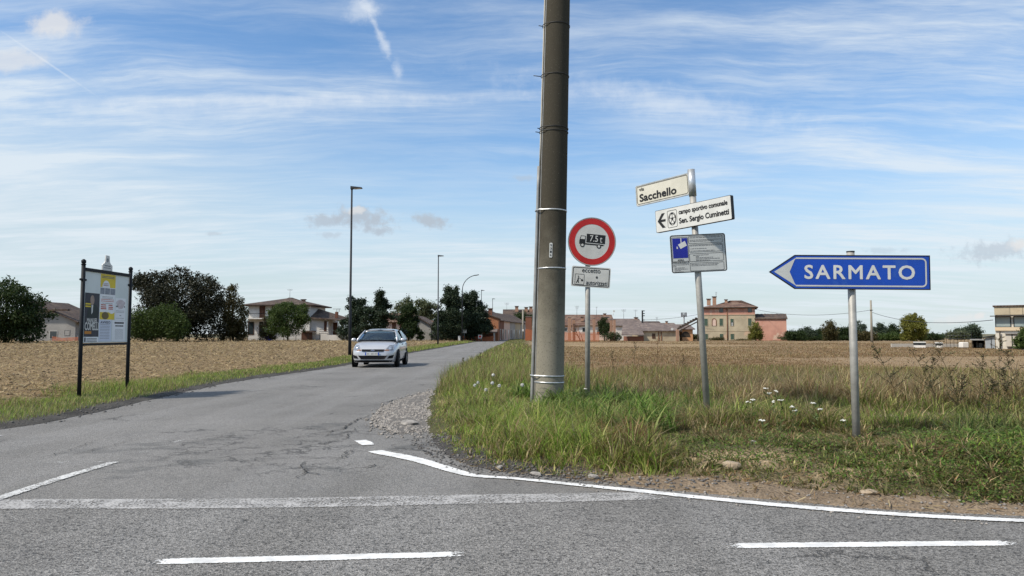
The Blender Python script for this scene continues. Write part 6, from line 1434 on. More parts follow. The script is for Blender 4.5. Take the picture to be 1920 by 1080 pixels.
class House:
    """walls as a closed box with its gable, roof slab(s) with eaves; local x along the front, y back, z up"""
    def __init__(s, name, label, px0, px1, Y, ptop_eave, wall, cat='house', d=8.0, rz=0.0, group=None, pbase=None):
        a, b_ = at(px0, ptop_eave, Y), at(px1, ptop_eave, Y); s.w, s.h, s.d, s.Y, s.x0 = b_.x - a.x, a.z, d, Y, a.x
        s.rz = rz; s.t = thing(name, label, cat, (a.x, Y, 0), (0, 0, rz), group); s.wall = wall
    def X(s, px):
        a = px_ae(px, 600)[0]; return (a * s.Y - s.x0) / (cos(s.rz) - a * sin(s.rz))
    def Z(s, py): return at(960, py, s.Y).z
    def walls(s, gable=None, ridge=0.0, gx=None):
        """gable None: plain box; 'front': triangle on the front and back rising to ridge at local gx"""
        w, d, h = s.w, s.d, s.h; m = MB()
        if gable == 'front':
            g_ = gx if gx is not None else w / 2
            f = [(0, 0, -.5), (w, 0, -.5), (w, 0, h), (g_, 0, ridge), (0, 0, h)]; bk = [(x, d, z) for x, y, z in f]
            m.add(f + bk, [(0, 1, 2, 3, 4), (9, 8, 7, 6, 5), (0, 5, 6, 1), (1, 6, 7, 2), (4, 9, 5, 0), (2, 7, 8, 3), (3, 8, 9, 4)])
        elif gable == 'side':
            f = [(0, 0, -.5), (0, d, -.5), (0, d, h), (0, d / 2, ridge), (0, 0, h)]; bk = [(w, y, z) for x, y, z in f]
            m.add(f + bk, [(4, 3, 2, 1, 0), (5, 6, 7, 8, 9), (0, 1, 6, 5), (1, 2, 7, 6), (0, 5, 9, 4), (2, 3, 8, 7), (3, 4, 9, 8)])
        else: m.box2((0, 0, -.5), (w, d, h))
        s.wo = m.build('wall', s.wall, s.t); return s.wo
    def roof(s, kind, ridge, mat, oh=.5, th=.16, gx=None, r0=None, r1=None, name='roof', ragged=0.0):
        w, d, h = s.w, s.d, s.h; m = MB(); rng = random.Random(int(w * 100))
        def slab(P, seg=1):
            P = [Vector(p) for p in P]; nrm = (P[1] - P[0]).cross(P[2] - P[0]).normalized()
            if nrm.z < 0: nrm = -nrm
            m.add([p for p in P] + [p + nrm * th for p in P], [(0, 1, 2, 3)[:len(P)], tuple(len(P) + i for i in range(len(P)))] + [(i, (i + 1) % len(P), len(P) + (i + 1) % len(P), len(P) + i) for i in range(len(P))])
        if kind == 'front':
            g_ = gx if gx is not None else w / 2; sl = (ridge - h) / g_; sr = (ridge - h) / (w - g_)
            slab([(-oh, -oh, h - oh * sl), (g_, -oh, ridge), (g_, d + oh, ridge), (-oh, d + oh, h - oh * sl)]); slab([(g_, -oh, ridge + .002), (w + oh, -oh, h - oh * sr), (w + oh, d + oh, h - oh * sr), (g_, d + oh, ridge + .002)])
        elif kind == 'side':
            sl = (ridge - h) / (d / 2)
            if ragged:
                n = 24; xs = np.linspace(-oh, w + oh, n); zr = [ridge + rng.uniform(-ragged, ragged) for _ in xs]
                for i in range(n - 1):
                    slab([(xs[i], -oh, h - oh * sl), (xs[i + 1] , -oh, h - oh * sl), (xs[i + 1], d / 2, zr[i + 1]), (xs[i], d / 2, zr[i])])
                slab([(-oh, d / 2, ridge), (w + oh, d / 2, ridge), (w + oh, d + oh, h - oh * sl), (-oh, d + oh, h - oh * sl)])
            else:
                slab([(-oh, -oh, h - oh * sl), (w + oh, -oh, h - oh * sl), (w + oh, d / 2, ridge), (-oh, d / 2, ridge)]); slab([(-oh, d / 2, ridge + .002), (w + oh, d / 2, ridge + .002), (w + oh, d + oh, h - oh * sl), (-oh, d + oh, h - oh * sl)])
        elif kind == 'hip':
            a = r0 if r0 is not None else min(w, d) / 2; b_ = r1 if r1 is not None else w - min(w, d) / 2; z = h - oh * (ridge - h) / max(d / 2, .1) * .5
            A = [(-oh, -oh, z), (w + oh, -oh, z), (w + oh, d + oh, z), (-oh, d + oh, z)]; Rg = [(a, d / 2, ridge), (b_, d / 2, ridge)]
            slab([A[0], A[1], Rg[1], Rg[0]]); slab([A[1], A[2], Rg[1]]); slab([A[2], A[3], Rg[0], Rg[1]]); slab([A[3], A[0], Rg[0]])
            m.add([(-oh, -oh, z - .02), (w + oh, -oh, z - .02), (w + oh, d + oh, z - .02), (-oh, d + oh, z - .02)], [(0, 1, 2, 3)])
        elif kind == 'shed':
            slab([(-oh, -oh, h), (w + oh, -oh, h), (w + oh, d + oh, ridge), (-oh, d + oh, ridge)])
        s.ro = m.build(name, mat, s.t); return s.ro
    def win(s, x0, x1, z0, z1, inner=None, frame=None, y=0.0, name='window', label=None, face='front', ft=.07):
        """an opening on the front: frame proud of the wall, pane or shutter set back inside it"""
        m = MB(); m.ring(rect(x0 - ft, z0 - ft, x1 + ft, z1 + ft), rect(x0, z0, x1, z1), y, .06); o = m.build(name, frame or M_FRAME, s.t)
        if label: o['label'] = label
        shut = inner in (M_SHUT, M_BSHUT)
        if shut and x1 - x0 > .5:
            xm = (x0 + x1) / 2
            for a, b_ in ((x0 + .005, xm - .012), (xm + .012, x1 - .005)):
                m = MB(); m.plate(rect(a, z0, b_, z1), y - .004, .04); m.build('shutter', inner, o)
        else:
            m = MB(); m.plate(rect(x0, z0, x1, z1), y - .003, .02); m.build('door_leaf' if inner is M_DOOR else 'pane', inner or M_PANE, o)
        return o
    def chimney(s, x, y, z0, z1, w=.6, mat=None):
        m = MB(); m.box2((x - w / 2, y - w / 2, z0), (x + w / 2, y + w / 2, z1)); o = m.build('chimney', mat or M_BRICKO, s.ro)
        m = MB(); m.box2((x - w * .68, y - w * .68, z1 + .001), (x + w * .68, y + w * .68, z1 + .14)); m.build('chimney_cap', M_TILED, s.ro) ; return o
    def aerial(s, x, y, z0, h, n=4, mw=.5):
        m = MB(); m.tube([(x, y, z0 - .4), (x, y, z0 + h)], .035, 6)
        for k in range(n): m.tube([(x - mw * (1 - .12 * k), y, z0 + h - .18 * k - .05), (x + mw * (1 - .12 * k), y, z0 + h - .18 * k - .05)], .022, 5)
        m.build('aerial', M_MAST, s.ro)

# far left farm building
H = House('house', 'grey rendered building with a long sloping dark roof behind the notice board', 30, 142, 118, 598, M_PLGREY, d=9); zr = H.Z(566); H.h = H.Z(602); H.walls('front', zr, .25 * H.w); H.roof('front', zr, M_TILED, .7, .18, .25 * H.w)
H.win(H.X(95), H.X(108), H.Z(635), H.Z(621), M_PANE); H.win(H.X(122), H.X(131), H.Z(628), H.Z(619), M_PLGREY, M_PLGREY)
m = MB(); m.box2((H.X(66), -.9, H.Z(583)), (H.X(132), -.12, H.Z(580))); m.build('canopy', M_TILED, H.t)
# villa
H = House('villa', 'two storey white villa with a low hipped brown roof and balcony', 466, 581, 132, 572, M_PLWHITE, d=11); H.walls(); H.roof('hip', H.Z(557), M_TILED, 1.0, .18, H.X(512), H.X(530))
for a, b_ in ((487, 496), (510, 518)): H.win(H.X(a), H.X(b_), H.Z(598), H.Z(575), M_BSHUT, M_BSHUT)
for a, b_ in ((466, 476), (487, 493)): H.win(H.X(a), H.X(b_), H.Z(627), H.Z(604), M_PANE, M_BSHUT)
m = MB(); m.box2((H.X(462), -1.4, H.Z(598.5)), (H.X(500), -.01, H.Z(596.5))); bal = m.build('balcony', M_PLWHITE, H.t)
m = MB(); m.tube([(H.X(462), -1.38, H.Z(588)), (H.X(500), -1.38, H.Z(588))], .04, 6)
for k in range(16): xx = H.X(462) + (H.X(500) - H.X(462)) * k / 15; m.tube([(xx, -1.38, H.Z(596.6)), (xx, -1.38, H.Z(588))], .02, 5)
m.build('railing', M_IRON, bal)
H.chimney(H.X(559), 3.2, H.Z(566), H.Z(561), .6); m = MB(); m.box2((H.X(554), 2.7, H.Z(560.3)), (H.X(564), 3.7, H.Z(559.5))); m.build('chimney_roof', M_TILED, H.ro)
H.aerial(H.X(530), 4, H.Z(558), 1.75, 2, .5)
VB = H
wing_w = MB(); x0, x1 = H.X(578), H.X(642); wing_w.box2((x0 + .15, .6, -.5), (H.X(615), 8, H.Z(598))); wing_w.build('wing_wall', M_PLWHITE, H.t)
m = MB(); A = [Vector((H.X(578), .0, H.Z(597))), Vector((H.X(604), -.6, H.Z(598.5))), Vector((H.X(653), -.6, H.Z(603))), Vector((H.X(648), 6, H.Z(599))), Vector((H.X(580), 6, H.Z(579)))]
m.add(A + [p + Vector((0, 0, .2)) for p in A], [(0, 1, 2, 3, 4), (9, 8, 7, 6, 5)] + [(i, (i + 1) % 5, 5 + (i + 1) % 5, 5 + i) for i in range(5)]); wr = m.build('wing_roof', M_TILED, H.t)
m = MB(); m.box2((H.X(623), 2, H.Z(596)), (H.X(628), 2.6, H.Z(584))); m.build('chimney', M_BRICKD, wr)
m = MB(); m.tube([(H.X(625.5), 2.3, H.Z(584)), (H.X(625.5), 2.3, H.Z(578))], .04, 6); m.tube([(H.X(618), 2.3, H.Z(578.5)), (H.X(633), 2.3, H.Z(578.5))], .05, 5); m.tube([(H.X(630), 2.3, H.Z(578.5)), (H.X(630), 2.3, H.Z(584))], .05, 5); m.build('aerial', M_MAST, wr)
for px in (614, 640):
    m = MB(); m.box2((H.X(px) - .12, .1, 0), (H.X(px) + .12, .34, H.Z(603))); m.build('porch_column', M_PLWHITE, H.t)
H.win(H.X(607), H.X(612), H.Z(620), H.Z(603), M_BSHUT, M_BSHUT, .59)
m = MB(); m.box2((H.X(617), 3.0, 0), (H.X(625), 3.2, H.Z(604))); m.build('porch_door', M_BSHUT, H.t)
m = MB()
for py in (618, 621.5, 625): m.tube([(H.X(600), -.3, H.Z(py)), (H.X(616), -.3, H.Z(py))], .04, 5)
m.build('terrace_railing', M_IRON, H.t)
m = MB(); m.box2((H.X(567), -.7, H.Z(622.5)), (H.X(592), .3, H.Z(620))); m.build('garage_canopy', M_TILED, H.t)
m = MB(); m.box2((H.X(566), -.06, 0), (H.X(586), .0, H.Z(623))); m.build('garage_door', M_BSHUT, H.t)
def fence_wall(name, label, cat, px0, px1, Y, ptop, mat, th=.2):
    a, b_ = at(px0, ptop, Y), at(px1, ptop, Y); m = MB(); m.box2((a.x, Y, -.3), (b_.x, Y + th, a.z)); return tag(m.build(name, mat), label, cat)
fence_wall('garden_wall', 'low white garden wall right of the villa', 'wall', 600, 700, 126, 628, M_PLWHITE)
# iron fence in front of the villa: rails and pickets joined in their parts
a, b_ = at(420, 626, 126.0), at(600, 626, 126.0); fn = thing('garden_fence', 'dark metal garden fence along the field in front of the villa', 'fence', (a.x, 126.0, 0)); L = b_.x - a.x
for k in range(9): m = MB(); m.box2((L * k / 8 - .04, -.04, -.2), (L * k / 8 + .04, .04, 1.35)); m.build('post', M_IRON, fn)
m = MB()
for z in (.35, 1.2): m.box2((.041, -.02, z), (L - .041, .02, z + .05))
m.build('rail', M_IRON, fn)
m = MB(); n = int(L / .18)
for k in range(n): m.box2((L * (k + .5) / n - .012, .021, .2), (L * (k + .5) / n + .012, .04, 1.3))
tag(m.build('pickets', M_IRON, fn), kind='stuff')
bn_ = thing('rubbish_bin', 'blue bin standing by the villa fence', 'bin', at(504, 633, 125.0) * 1.0); bn_.location.z = 0
m = MB(); m.add([(-.5, -.35, 0), (.5, -.35, 0), (.5, .35, 0), (-.5, .35, 0), (-.6, -.42, 1.0), (.6, -.42, 1.0), (.6, .42, 1.0), (-.6, .42, 1.0)], [(3, 2, 1, 0), (4, 5, 6, 7), (0, 1, 5, 4), (1, 2, 6, 5), (2, 3, 7, 6), (3, 0, 4, 7)]); m.build('bin_body', M_DBLUE, bn_, bevel=.03)
m = MB(); m.box((0, 0, 1.05), (1.25, .9, .08)); m.build('bin_lid', M_DBLUE, bn_)
# houses behind the car
H = House('house', 'pinkish house with a red tiled roof half hidden behind the cedar', 722, 768, 145, 603, M_PLBLUSH, d=8); H.walls('side', H.Z(588)); H.roof('side', H.Z(588), M_TILE, .5)
H.win(H.X(736), H.X(742), H.Z(617), H.Z(606), M_BSHUT, M_BSHUT); H.win(H.X(750), H.X(756), H.Z(617), H.Z(606), M_BSHUT, M_BSHUT)
H = House('barn', 'grey barn gable with a dark sloping roof left of the second lamp', 766, 808, 128, 610, M_PLGREY, 'barn', d=14); H.walls('front', H.Z(592), H.X(778)); H.roof('front', H.Z(592), M_TILED, .5, .14, H.X(778))
H.win(H.X(782), H.X(788), H.Z(628), H.Z(619), M_PANE, M_PLGREY)
H = House('shed', 'low reddish shed wall behind the second lamp', 805, 834, 138, 611, M_PLBLUSH, 'shed', d=6); H.walls('side', H.Z(602)); H.roof('side', H.Z(602), M_TILE, .4); H.win(H.X(812), H.X(816), H.Z(628), H.Z(618), M_DOOR, M_DOOR)
# brick house with lean-to, and the street row behind
H = House('brick_house', 'orange brick gable house with a lean to porch at the end of the road', 882, 934.5, 131, 597.5, M_BRICK_W, d=10); H.walls('front', H.Z(588.5), H.X(910)); H.roof('front', H.Z(588.5), M_TILED, .25, .14, H.X(910))
m = MB(); xa, xb = H.X(877), H.X(933); A = [Vector((xa, -3.2, H.Z(623.5))), Vector((xb, -3.2, H.Z(623.5))), Vector((xb, -.01, H.Z(618))), Vector((xa, -.01, H.Z(618)))]; m.add(A + [p + Vector((0, 0, .14)) for p in A], [(3, 2, 1, 0), (4, 5, 6, 7)] + [(i, (i + 1) % 4, 4 + (i + 1) % 4, 4 + i) for i in range(4)]); lt = m.build('lean_to_roof', M_TILEG, H.t)
for px in (880, 904, 927.5): m = MB(); m.box2((H.X(px) - .14, -3.0, 0), (H.X(px) + .14, -2.7, H.Z(623.6) - .02)); m.build('porch_pillar', M_PLWHITE, H.t)
m = MB(); m.box2((H.X(883), -.05, .0), (H.X(926), -.002, H.Z(626))); m.build('porch_dark_panel', M_BRICKD, H.t)  # thin darker brick panel laid on the wall below the lean-to roof
H.chimney(H.X(918), 4.0, H.Z(590), H.Z(578), .7, M_BRICKD)
SR = 'old houses along the village street'
def street(label, pA, YA, pB, YB, eA, eB, mat, d=7.0, ridge=2.0, rm=None, nwin=2):
    a, b_ = at(pA, eA, YA), at(pB, eB, YB); L = hypot(b_.x - a.x, b_.y - a.y); rz = atan2(b_.y - a.y, b_.x - a.x)
    t = thing('row_house', label, 'house', (a.x, a.y, 0), (0, 0, rz), SR); h = (a.z + b_.z) / 2
    m = MB(); f = [(0, 0, -.5), (0, d, -.5), (0, d, h), (0, d / 2, h + ridge), (0, 0, h)]; bk = [(L, y, z) for x, y, z in f]; m.add(f + bk, [(4, 3, 2, 1, 0), (5, 6, 7, 8, 9), (0, 1, 6, 5), (1, 2, 7, 6), (0, 5, 9, 4), (2, 3, 8, 7), (3, 4, 9, 8)]); m.build('wall', mat, t)
    m = MB()
    for q in (((-.2, -.4, h - .2), (L + .2, -.4, h - .2), (L + .2, d / 2, h + ridge + .02), (-.2, d / 2, h + ridge + .02)), ((-.2, d / 2, h + ridge + .02), (L + .2, d / 2, h + ridge + .02), (L + .2, d + .4, h - .2), (-.2, d + .4, h - .2))): m.add([Vector(p) for p in q] + [Vector(p) + Vector((0, 0, .15)) for p in q], [(0, 1, 2, 3), (7, 6, 5, 4)] + [(i, (i + 1) % 4, 4 + (i + 1) % 4, 4 + i) for i in range(4)])
    m.build('roof', rm or M_TILED, t)
    for k in range(nwin):
        x = L * (k + .5) / nwin; m = MB(); m.ring(rect(x - .55, .1, x + .55, 2.2), rect(x - .45, .2, x + .45, 2.1), 0, .05); o = m.build('door' if k == 0 else 'window', M_FRAME, t); m = MB(); m.plate(rect(x - .45, .2, x + .45, 2.1), -.003, .02); m.build('door_leaf' if k == 0 else 'pane', M_DOOR if k == 0 else M_PANE, o)
    return t
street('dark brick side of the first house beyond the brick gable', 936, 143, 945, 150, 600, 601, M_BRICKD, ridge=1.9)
street('weathered grey pink house second along the street', 945.3, 150.3, 956, 158, 601.5, 602.5, M_PLBLUSH, ridge=1.9)
street('blue grey house third along the street', 956.3, 158.3, 966, 165, 603, 604, M_PLGREY, ridge=1.8)
street('beige house fourth along the street', 966.3, 165.3, 976, 172, 604, 605, M_PLBEIGE, ridge=1.8)
street('pale grey house farthest along the street', 976.3, 172.3, 988, 180, 605, 606, M_PLGREY, ridge=1.8)
H = House('house', 'tall house with three chimneys above the street roofs', 946, 1012, 205, 592, M_PLBEIGE, d=10); H.walls('side', H.Z(580)); H.roof('side', H.Z(580), M_TILED, .5)
for px, tp in ((969, 574), (987, 576), (996, 575)): H.chimney(H.X(px), 3.0, H.Z(584), H.Z(tp), .9)
H.aerial(H.X(950), 4, H.Z(583), 2.4, 4, .7)
up = thing('village_pole', 'slim concrete street pole before the village row', 'utility pole', at(980.5, 637, 134.0)); up.location.z = 0
m = MB(); m.tube([(0, 0, -.3), (0, 0, at(980, 581, 134.0).z)], [.19, .14], 10); m.build('shaft', M_CONC, up)
m = MB(); m.box((0, -.2, 1.9), (.3, .14, .4)); m.build('junction_box', M_PLWHITE, up)
# brick stub left of the concrete pole, ruined pillars to its right
def ruin(px0, px1, ptop, Y, label, mat=None):
    a, b_ = at(px0, ptop, Y), at(px1, ptop, Y); t = thing('brick_pillar', label, 'pillar', ((a.x + b_.x) / 2, Y, 0), (0, 0, 0), 'ruined brick pillars behind the orange netting'); w = b_.x - a.x
    m = MB(); nz_ = 14; rng = random.Random(int(px0))
    for k in range(nz_): z0, z1 = a.z * k / nz_, a.z * (k + 1) / nz_; e = rng.uniform(-.025, .025); m.box2((-w / 2 - e, -w / 2, z0), (w / 2 + e * .5, w / 2, z1 - .001))
    m.build('shaft', mat or M_BRICKO, t); m = MB(); m.box2((-w * .56, -w * .56, a.z), (w * .56, w * .56, a.z + .12)); m.build('cap', M_TILEG, t)
ruin(985.5, 997, 594.5, 127, 'dark red brick pillar left of the concrete pole', M_BRICKD)
ruin(1065, 1070.5, 596, 128, 'tall grey brown pillar nearest the concrete pole')
ruin(1073.5, 1078.5, 599, 129, 'pinkish pillar second right of the concrete pole')
ruin(1111.5, 1116, 598, 128, 'pillar just right of the round sign post')
ruin(1143.5, 1148.5, 600, 127, 'orange brick pillar behind the small dark tree'); ruin(1149.5, 1154, 600, 126, 'rightmost pillar beside the white gable')
# house right of the pole
H = House('house', 'white and pink house with a broad brown roof behind the ruined pillars', 1056, 1150, 148, 610, M_PLBLUSH, d=11); H.walls('side', H.Z(592)); H.roof('side', H.Z(590), M_TILE, .4)
m = MB(); m.box2((H.X(1086), -.06, H.Z(626)), (H.X(1122), -.003, H.Z(611.5))); m.build('white_panel', M_PLWHITE, H.t)
for a, b_, c_, d_ in ((1058, 1063, 621, 615), (1076, 1080, 621, 616), (1092, 1098, 622, 615)): H.win(H.X(a), H.X(b_), H.Z(c_), H.Z(d_), M_PANE, None, -.06 if a > 1085 else 0)
H.aerial(H.X(1085), 4, H.Z(593), 2.2, 4, .45); H.aerial(H.X(1123), 4, H.Z(589), 1.6, 2, .2)
m = MB(); m.tube([(H.X(1155), 4, H.Z(590)), (H.X(1155), 4, H.Z(584))], .04, 6); m.plate(circ(H.X(1156.5), H.Z(582.5), .22, 14), 3.9, .03); m.build('satellite_dish', M_WHITE, H.ro)
H.chimney(H.X(1138), 3.5, H.Z(592), H.Z(588), .5); H.chimney(H.X(1093), 1.6, H.Z(602), H.Z(595), .5)
H = House('house', 'white gable wall with a grey brown roof right of the ruins', 1154, 1203, 144, 611, M_PLWHITE, d=10); H.walls('side', H.Z(598)); H.roof('side', H.Z(598), M_TILEG, .35); H.chimney(H.X(1200), 4.6, H.Z(599), H.Z(595), .6); H.aerial(H.X(1176), 4.5, H.Z(598), 2.0, 3, .5); H.aerial(H.X(1199), 4.5, H.Z(597), 1.8, 2, .4)
H = House('barn', 'long low barn with a big weathered tile roof and cream wall', 1206, 1274, 131, 620.5, M_PLCREAM, 'barn', d=12); H.walls('side', H.Z(605)); H.roof('side', H.Z(606), M_TILEG, .4, .14, ragged=.05)
H.win(H.X(1223), H.X(1227.5), H.Z(634), H.Z(626), M_DOOR, M_BSHUT, name='door')
for px in (1234.5, 1239.5): m = MB(); m.box2((H.X(px) - .08, -.1, 0), (H.X(px) + .08, 0, H.h)); m.build('timber_post', M_GUT, H.t)
m = MB(); m.plate(circ(H.X(1259), H.Z(617), .22, 14), -.4, .03); m.build('satellite_dish', M_WHITE, H.t); H.chimney(H.X(1262), 5.5, H.Z(608), H.Z(602.5), .35); H.aerial(H.X(1244), 6, H.Z(606), 1.2, 2, .25)
m = MB(); A = [Vector((H.X(1161), -2.5, H.Z(629))), Vector((H.X(1203), -2.5, H.Z(629))), Vector((H.X(1206), 5, H.Z(606))), Vector((H.X(1176), 5, H.Z(607)))]; m.add(A + [p + Vector((0, 0, .16)) for p in A], [(3, 2, 1, 0), (4, 5, 6, 7)] + [(i, (i + 1) % 4, 4 + (i + 1) % 4, 4 + i) for i in range(4)]); m.build('hipped_roof_end', M_TILEG, H.t)
m = MB(); m.box2((H.X(1176), -2.0, -.3), (H.X(1203), 4.5, H.Z(630.5))); m.build('end_wall', M_BRICKD, H.t)
H = House('house', 'distant low roof behind the long barn', 1200, 1238, 175, 609, M_PLBEIGE, d=8); H.walls('side', H.Z(603)); H.roof('side', H.Z(603), M_TILED, .5)
# orange house and sloping timber roof frame
H = House('house', 'small orange house under the sloping timber beams', 1279, 1299, 133, 617.5, M_PLORANGE, d=9); H.walls('side', H.Z(608)); H.roof('side', H.Z(609), M_TILEG, .35); m = MB(); m.plate([(H.X(1281) + .85 * cos(a) + .4, .0 + H.Z(632) + 1.0 * sin(a)) for a in np.linspace(0, pi, 12)], 0, .03); m.build('archway', M_WOODD, H.t)
br = thing('timber_frame', 'burnt looking sloping timber beams of a collapsed roof left of the farmhouse', 'roof frame', at(1272, 640, 129.0)); br.location.z = 0; bx = br.location.x
def bxz(px, py): p = at(px, py, 129.0); return (p.x - bx, 0.0, p.z)
for k, (a, b_, r_) in enumerate((((1270, 617), (1309, 597), .13), ((1275, 620), (1310, 602), .10), ((1272, 616), (1309, 596), .10))):
    m = MB(); q = [Vector(bxz(*a)), Vector(bxz(*b_))]; m.tube([q[0] + Vector((0, .8 * (k == 2), 0)), q[1] + Vector((0, .8 * (k == 2), 0))], r_, 6); m.build('beam', M_WOODD, br)
m = MB(); m.box2((bxz(1307, 600)[0], -.12, -.2), (bxz(1309, 600)[0], .12, bxz(1308, 597)[2])); m.build('post', M_WOODD, br)
m = MB(); q = bxz(1270, 618); m.box2((q[0] - .22, -.25, -.2), (q[0] + .22, .25, q[2])); m.build('brick_pier', M_BRICKO, br)
m = MB()
for i, px in enumerate(np.linspace(1276, 1306, 7)): q = bxz(px, 614.5 - (px - 1270) * .513); m.box((q[0], .4, q[2]), (.14, 1.0, .12), M=Matrix.Rotation(R(27), 3, 'Y'))
m.build('rafter_ends', M_WOODD, br)
# farmhouse and annex
H = House('farmhouse', 'derelict three storey farmhouse, pink above beige, green shutters and tiled hip roof', 1318.5, 1416, 145, 577.5, M_PLBEIGE, d=9, rz=R(-16)); H.w = H.X(1416); H.walls(); H.roof('hip', H.Z(564), M_TILE, .55, .2, H.X(1338), H.X(1392)); FH = H
m = MB(); m.box2((.02, -.045, H.Z(590.3)), (H.w - .02, -.003, H.Z(578.2))); m.build('pink_storey', M_PLPINK, H.t)
m = MB(); m.box2((0, -.085, H.Z(591.2)), (H.w, -.003, H.Z(590.4))); m.build('string_course', M_PLCREAM, H.t)
m = MB(); m.box2((0, -.05, H.Z(620.9)), (H.w, -.003, H.Z(620.3))); m.build('string_course', M_PLCREAM, H.t)
for a, b_ in ((1349.5, 1356), (1403, 1409.5)): H.win(H.X(a), H.X(b_), H.Z(585.8), H.Z(578.6), M_PANE, M_WOODD, -.046, ft=.04)
for a, b_ in ((1320.5, 1327), (1349, 1355.5), (1402.5, 1409)): H.win(H.X(a), H.X(b_), H.Z(611), H.Z(597.5), M_SHUT, M_PLCREAM, ft=.05)
o = H.win(H.X(1369.5), H.X(1375.5), H.Z(611), H.Z(598), M_PANE, M_PLCREAM, label='window with a torn half open green shutter', ft=.05); m = MB(); m.plate(rect(H.X(1369.7), H.Z(604), H.X(1375.3), H.Z(598.2)), -.03, .03); m.build('shutter', M_SHUT, o); m = MB(); m.plate(rect(H.X(1371.8), H.Z(611), H.X(1373.3), H.Z(605)), -.03, .02); m.build('curtain', M_WHITE, o)
for a, b_ in ((1322, 1327), (1349, 1355.5), (1369.2, 1375.8)): H.win(H.X(a), H.X(b_), H.Z(636.5), H.Z(626), M_SHUT, M_PLCREAM, ft=.05)
H.win(H.X(1402), H.X(1405), H.Z(638), H.Z(627), M_DOOR, M_PLCREAM, name='door', ft=.05)
m = MB(); ax, az = H.X(1339), H.Z(611); rw = (H.X(1343.5) - H.X(1334.5)) / 2; hz = H.Z(601.5)
m.ring([(ax - rw, az), (ax - rw, hz)] + [(ax + rw * cos(a), hz + rw * 1.1 * sin(a)) for a in np.linspace(pi, 0, 9)[1:-1]] + [(ax + rw, hz), (ax + rw, az)], [(ax - rw * .72, az), (ax - rw * .72, hz)] + [(ax + rw * .72 * cos(a), hz + rw * .8 * sin(a)) for a in np.linspace(pi, 0, 9)[1:-1]] + [(ax + rw * .72, hz), (ax + rw * .72, az)], 0, .07); m.build('blind_arch', M_GUT, H.t)
m = MB(); m.plate([(ax - rw * .7, az), (ax - rw * .7, hz)] + [(ax + rw * .7 * cos(a), hz + rw * .8 * sin(a)) for a in np.linspace(pi, 0, 9)[1:-1]] + [(ax + rw * .7, hz), (ax + rw * .7, az)], 0, .02); m.build('niche', M_PLBLUSH, H.t)
m = MB(); m.tube([(H.X(1363.5), -.1, 0), (H.X(1363.5), -.1, H.Z(580))], .09, 8); m.build('drainpipe', M_GUT, H.t)
m = MB(); m.tube([(-.4, -.55, H.Z(577.6)), (H.w + .4, -.55, H.Z(577.6))], .09, 8); m.build('gutter', M_WOODD, H.t)
for px, tp, yy in ((1329, 560.5, 2.5), (1339.5, 555.5, 4.2), (1362, 562, 2.8)): H.chimney(H.X(px), yy, H.Z(572), H.Z(tp), .55 if px == 1362 else .72)
H.aerial(H.X(1343), 4.4, H.Z(557), 1.2, 4, .22)
H = House('annex', 'windowless pink annex with a sagging dark roof joined to the farmhouse', 1416.6, 1474.5, 142.2, 598.5, M_PLPINK, 'outbuilding', d=7, rz=R(-16)); H.w = H.X(1474.5); H.walls('side', H.Z(590)); H.roof('side', H.Z(589.5), M_TILED, .2, .18, ragged=.09)
for px, py, w_, h_ in ((1428, 633, 3, 2), (1435, 635, 2, 2.5), (1466, 637, 6, 3)): m = MB(); c = H.X(px), H.Z(py); m.plate([(c[0] + w_ / 20 * cos(a) * (1 + .3 * sin(3 * a)), c[1] + h_ / 20 * sin(a)) for a in np.linspace(0, 2 * pi, 12)[:-1]], 0, .015); m.build('plaster_scar', M_BRICKO, H.t)
# white building at the right edge
H = House('industrial_building', 'cream flat roofed building with large upper windows at the right edge', 1864.5, 1985, 62, 575.5, M_PLCREAM, 'building', d=14, rz=R(-36)); H.w = H.X(1985); H.wall = wallm('ivory_render', (.56, .53, .46), (.50, .47, .41)); H.walls()
for k, (a, b_) in enumerate(((1865, 1894.2), (1894.8, 1917.5), (1918.1, 1950), (1950.6, 1984))): m = MB(); m.box2((H.X(a), -.10, H.Z(590.5)), (H.X(b_), -.004, H.Z(575.8))); m.build('parapet_panel', M_PLBEIGE if k % 2 == 0 else M_PLCREAM, H.t)
m = MB(); m.box2((H.X(1857), -.55, H.Z(593.6)), (H.w + .3, -.11, H.Z(592.2))); m.build('canopy', M_WOODD, H.t); m = MB(); m.box2((-.12, -.2, H.h + .001), (H.w + .1, H.d + .1, H.h + .12)); m.build('roof', M_TILED, H.t)
for a, b_ in ((1867, 1894), (1901.5, 1935), (1940, 1975)): H.win(H.X(a), H.X(b_), H.Z(612.5), H.Z(594.6), material('grey_glazing', (.22, .27, .27), (.27, .31, .30), .15, .4), M_IRON, -.012, ft=.05)
m = MB(); m.box2((H.X(1865), -.16, H.Z(620)), (H.w, -.01, H.Z(613.5))); m.build('orange_band', wallm('sand_render', (.58, .46, .31), (.52, .41, .28)), H.t)
m = MB(); m.box2((H.X(1885), -.9, H.Z(649)), (H.X(1907), -.02, H.Z(626))); o = m.build('lower_block', wallm('light_render', (.52, .48, .41), (.47, .43, .37)), H.t)
m = MB(); m.box2((H.X(1883.5), -1.05, H.Z(626) + .01), (H.X(1912), -.02, H.Z(625) + .05)); m.build('lower_roof', M_PLGREY, H.t); m = MB(); m.box2((H.X(1897) - .03, -.93, .1), (H.X(1897) + .03, -.901, H.Z(627))); m.build('downpipe', M_IRON, o)
m = MB(); m.tube([(H.X(1874), -.2, 0), (H.X(1874), -.2, H.Z(622))], .05, 6); m.build('downpipe', M_WOODD, H.t)
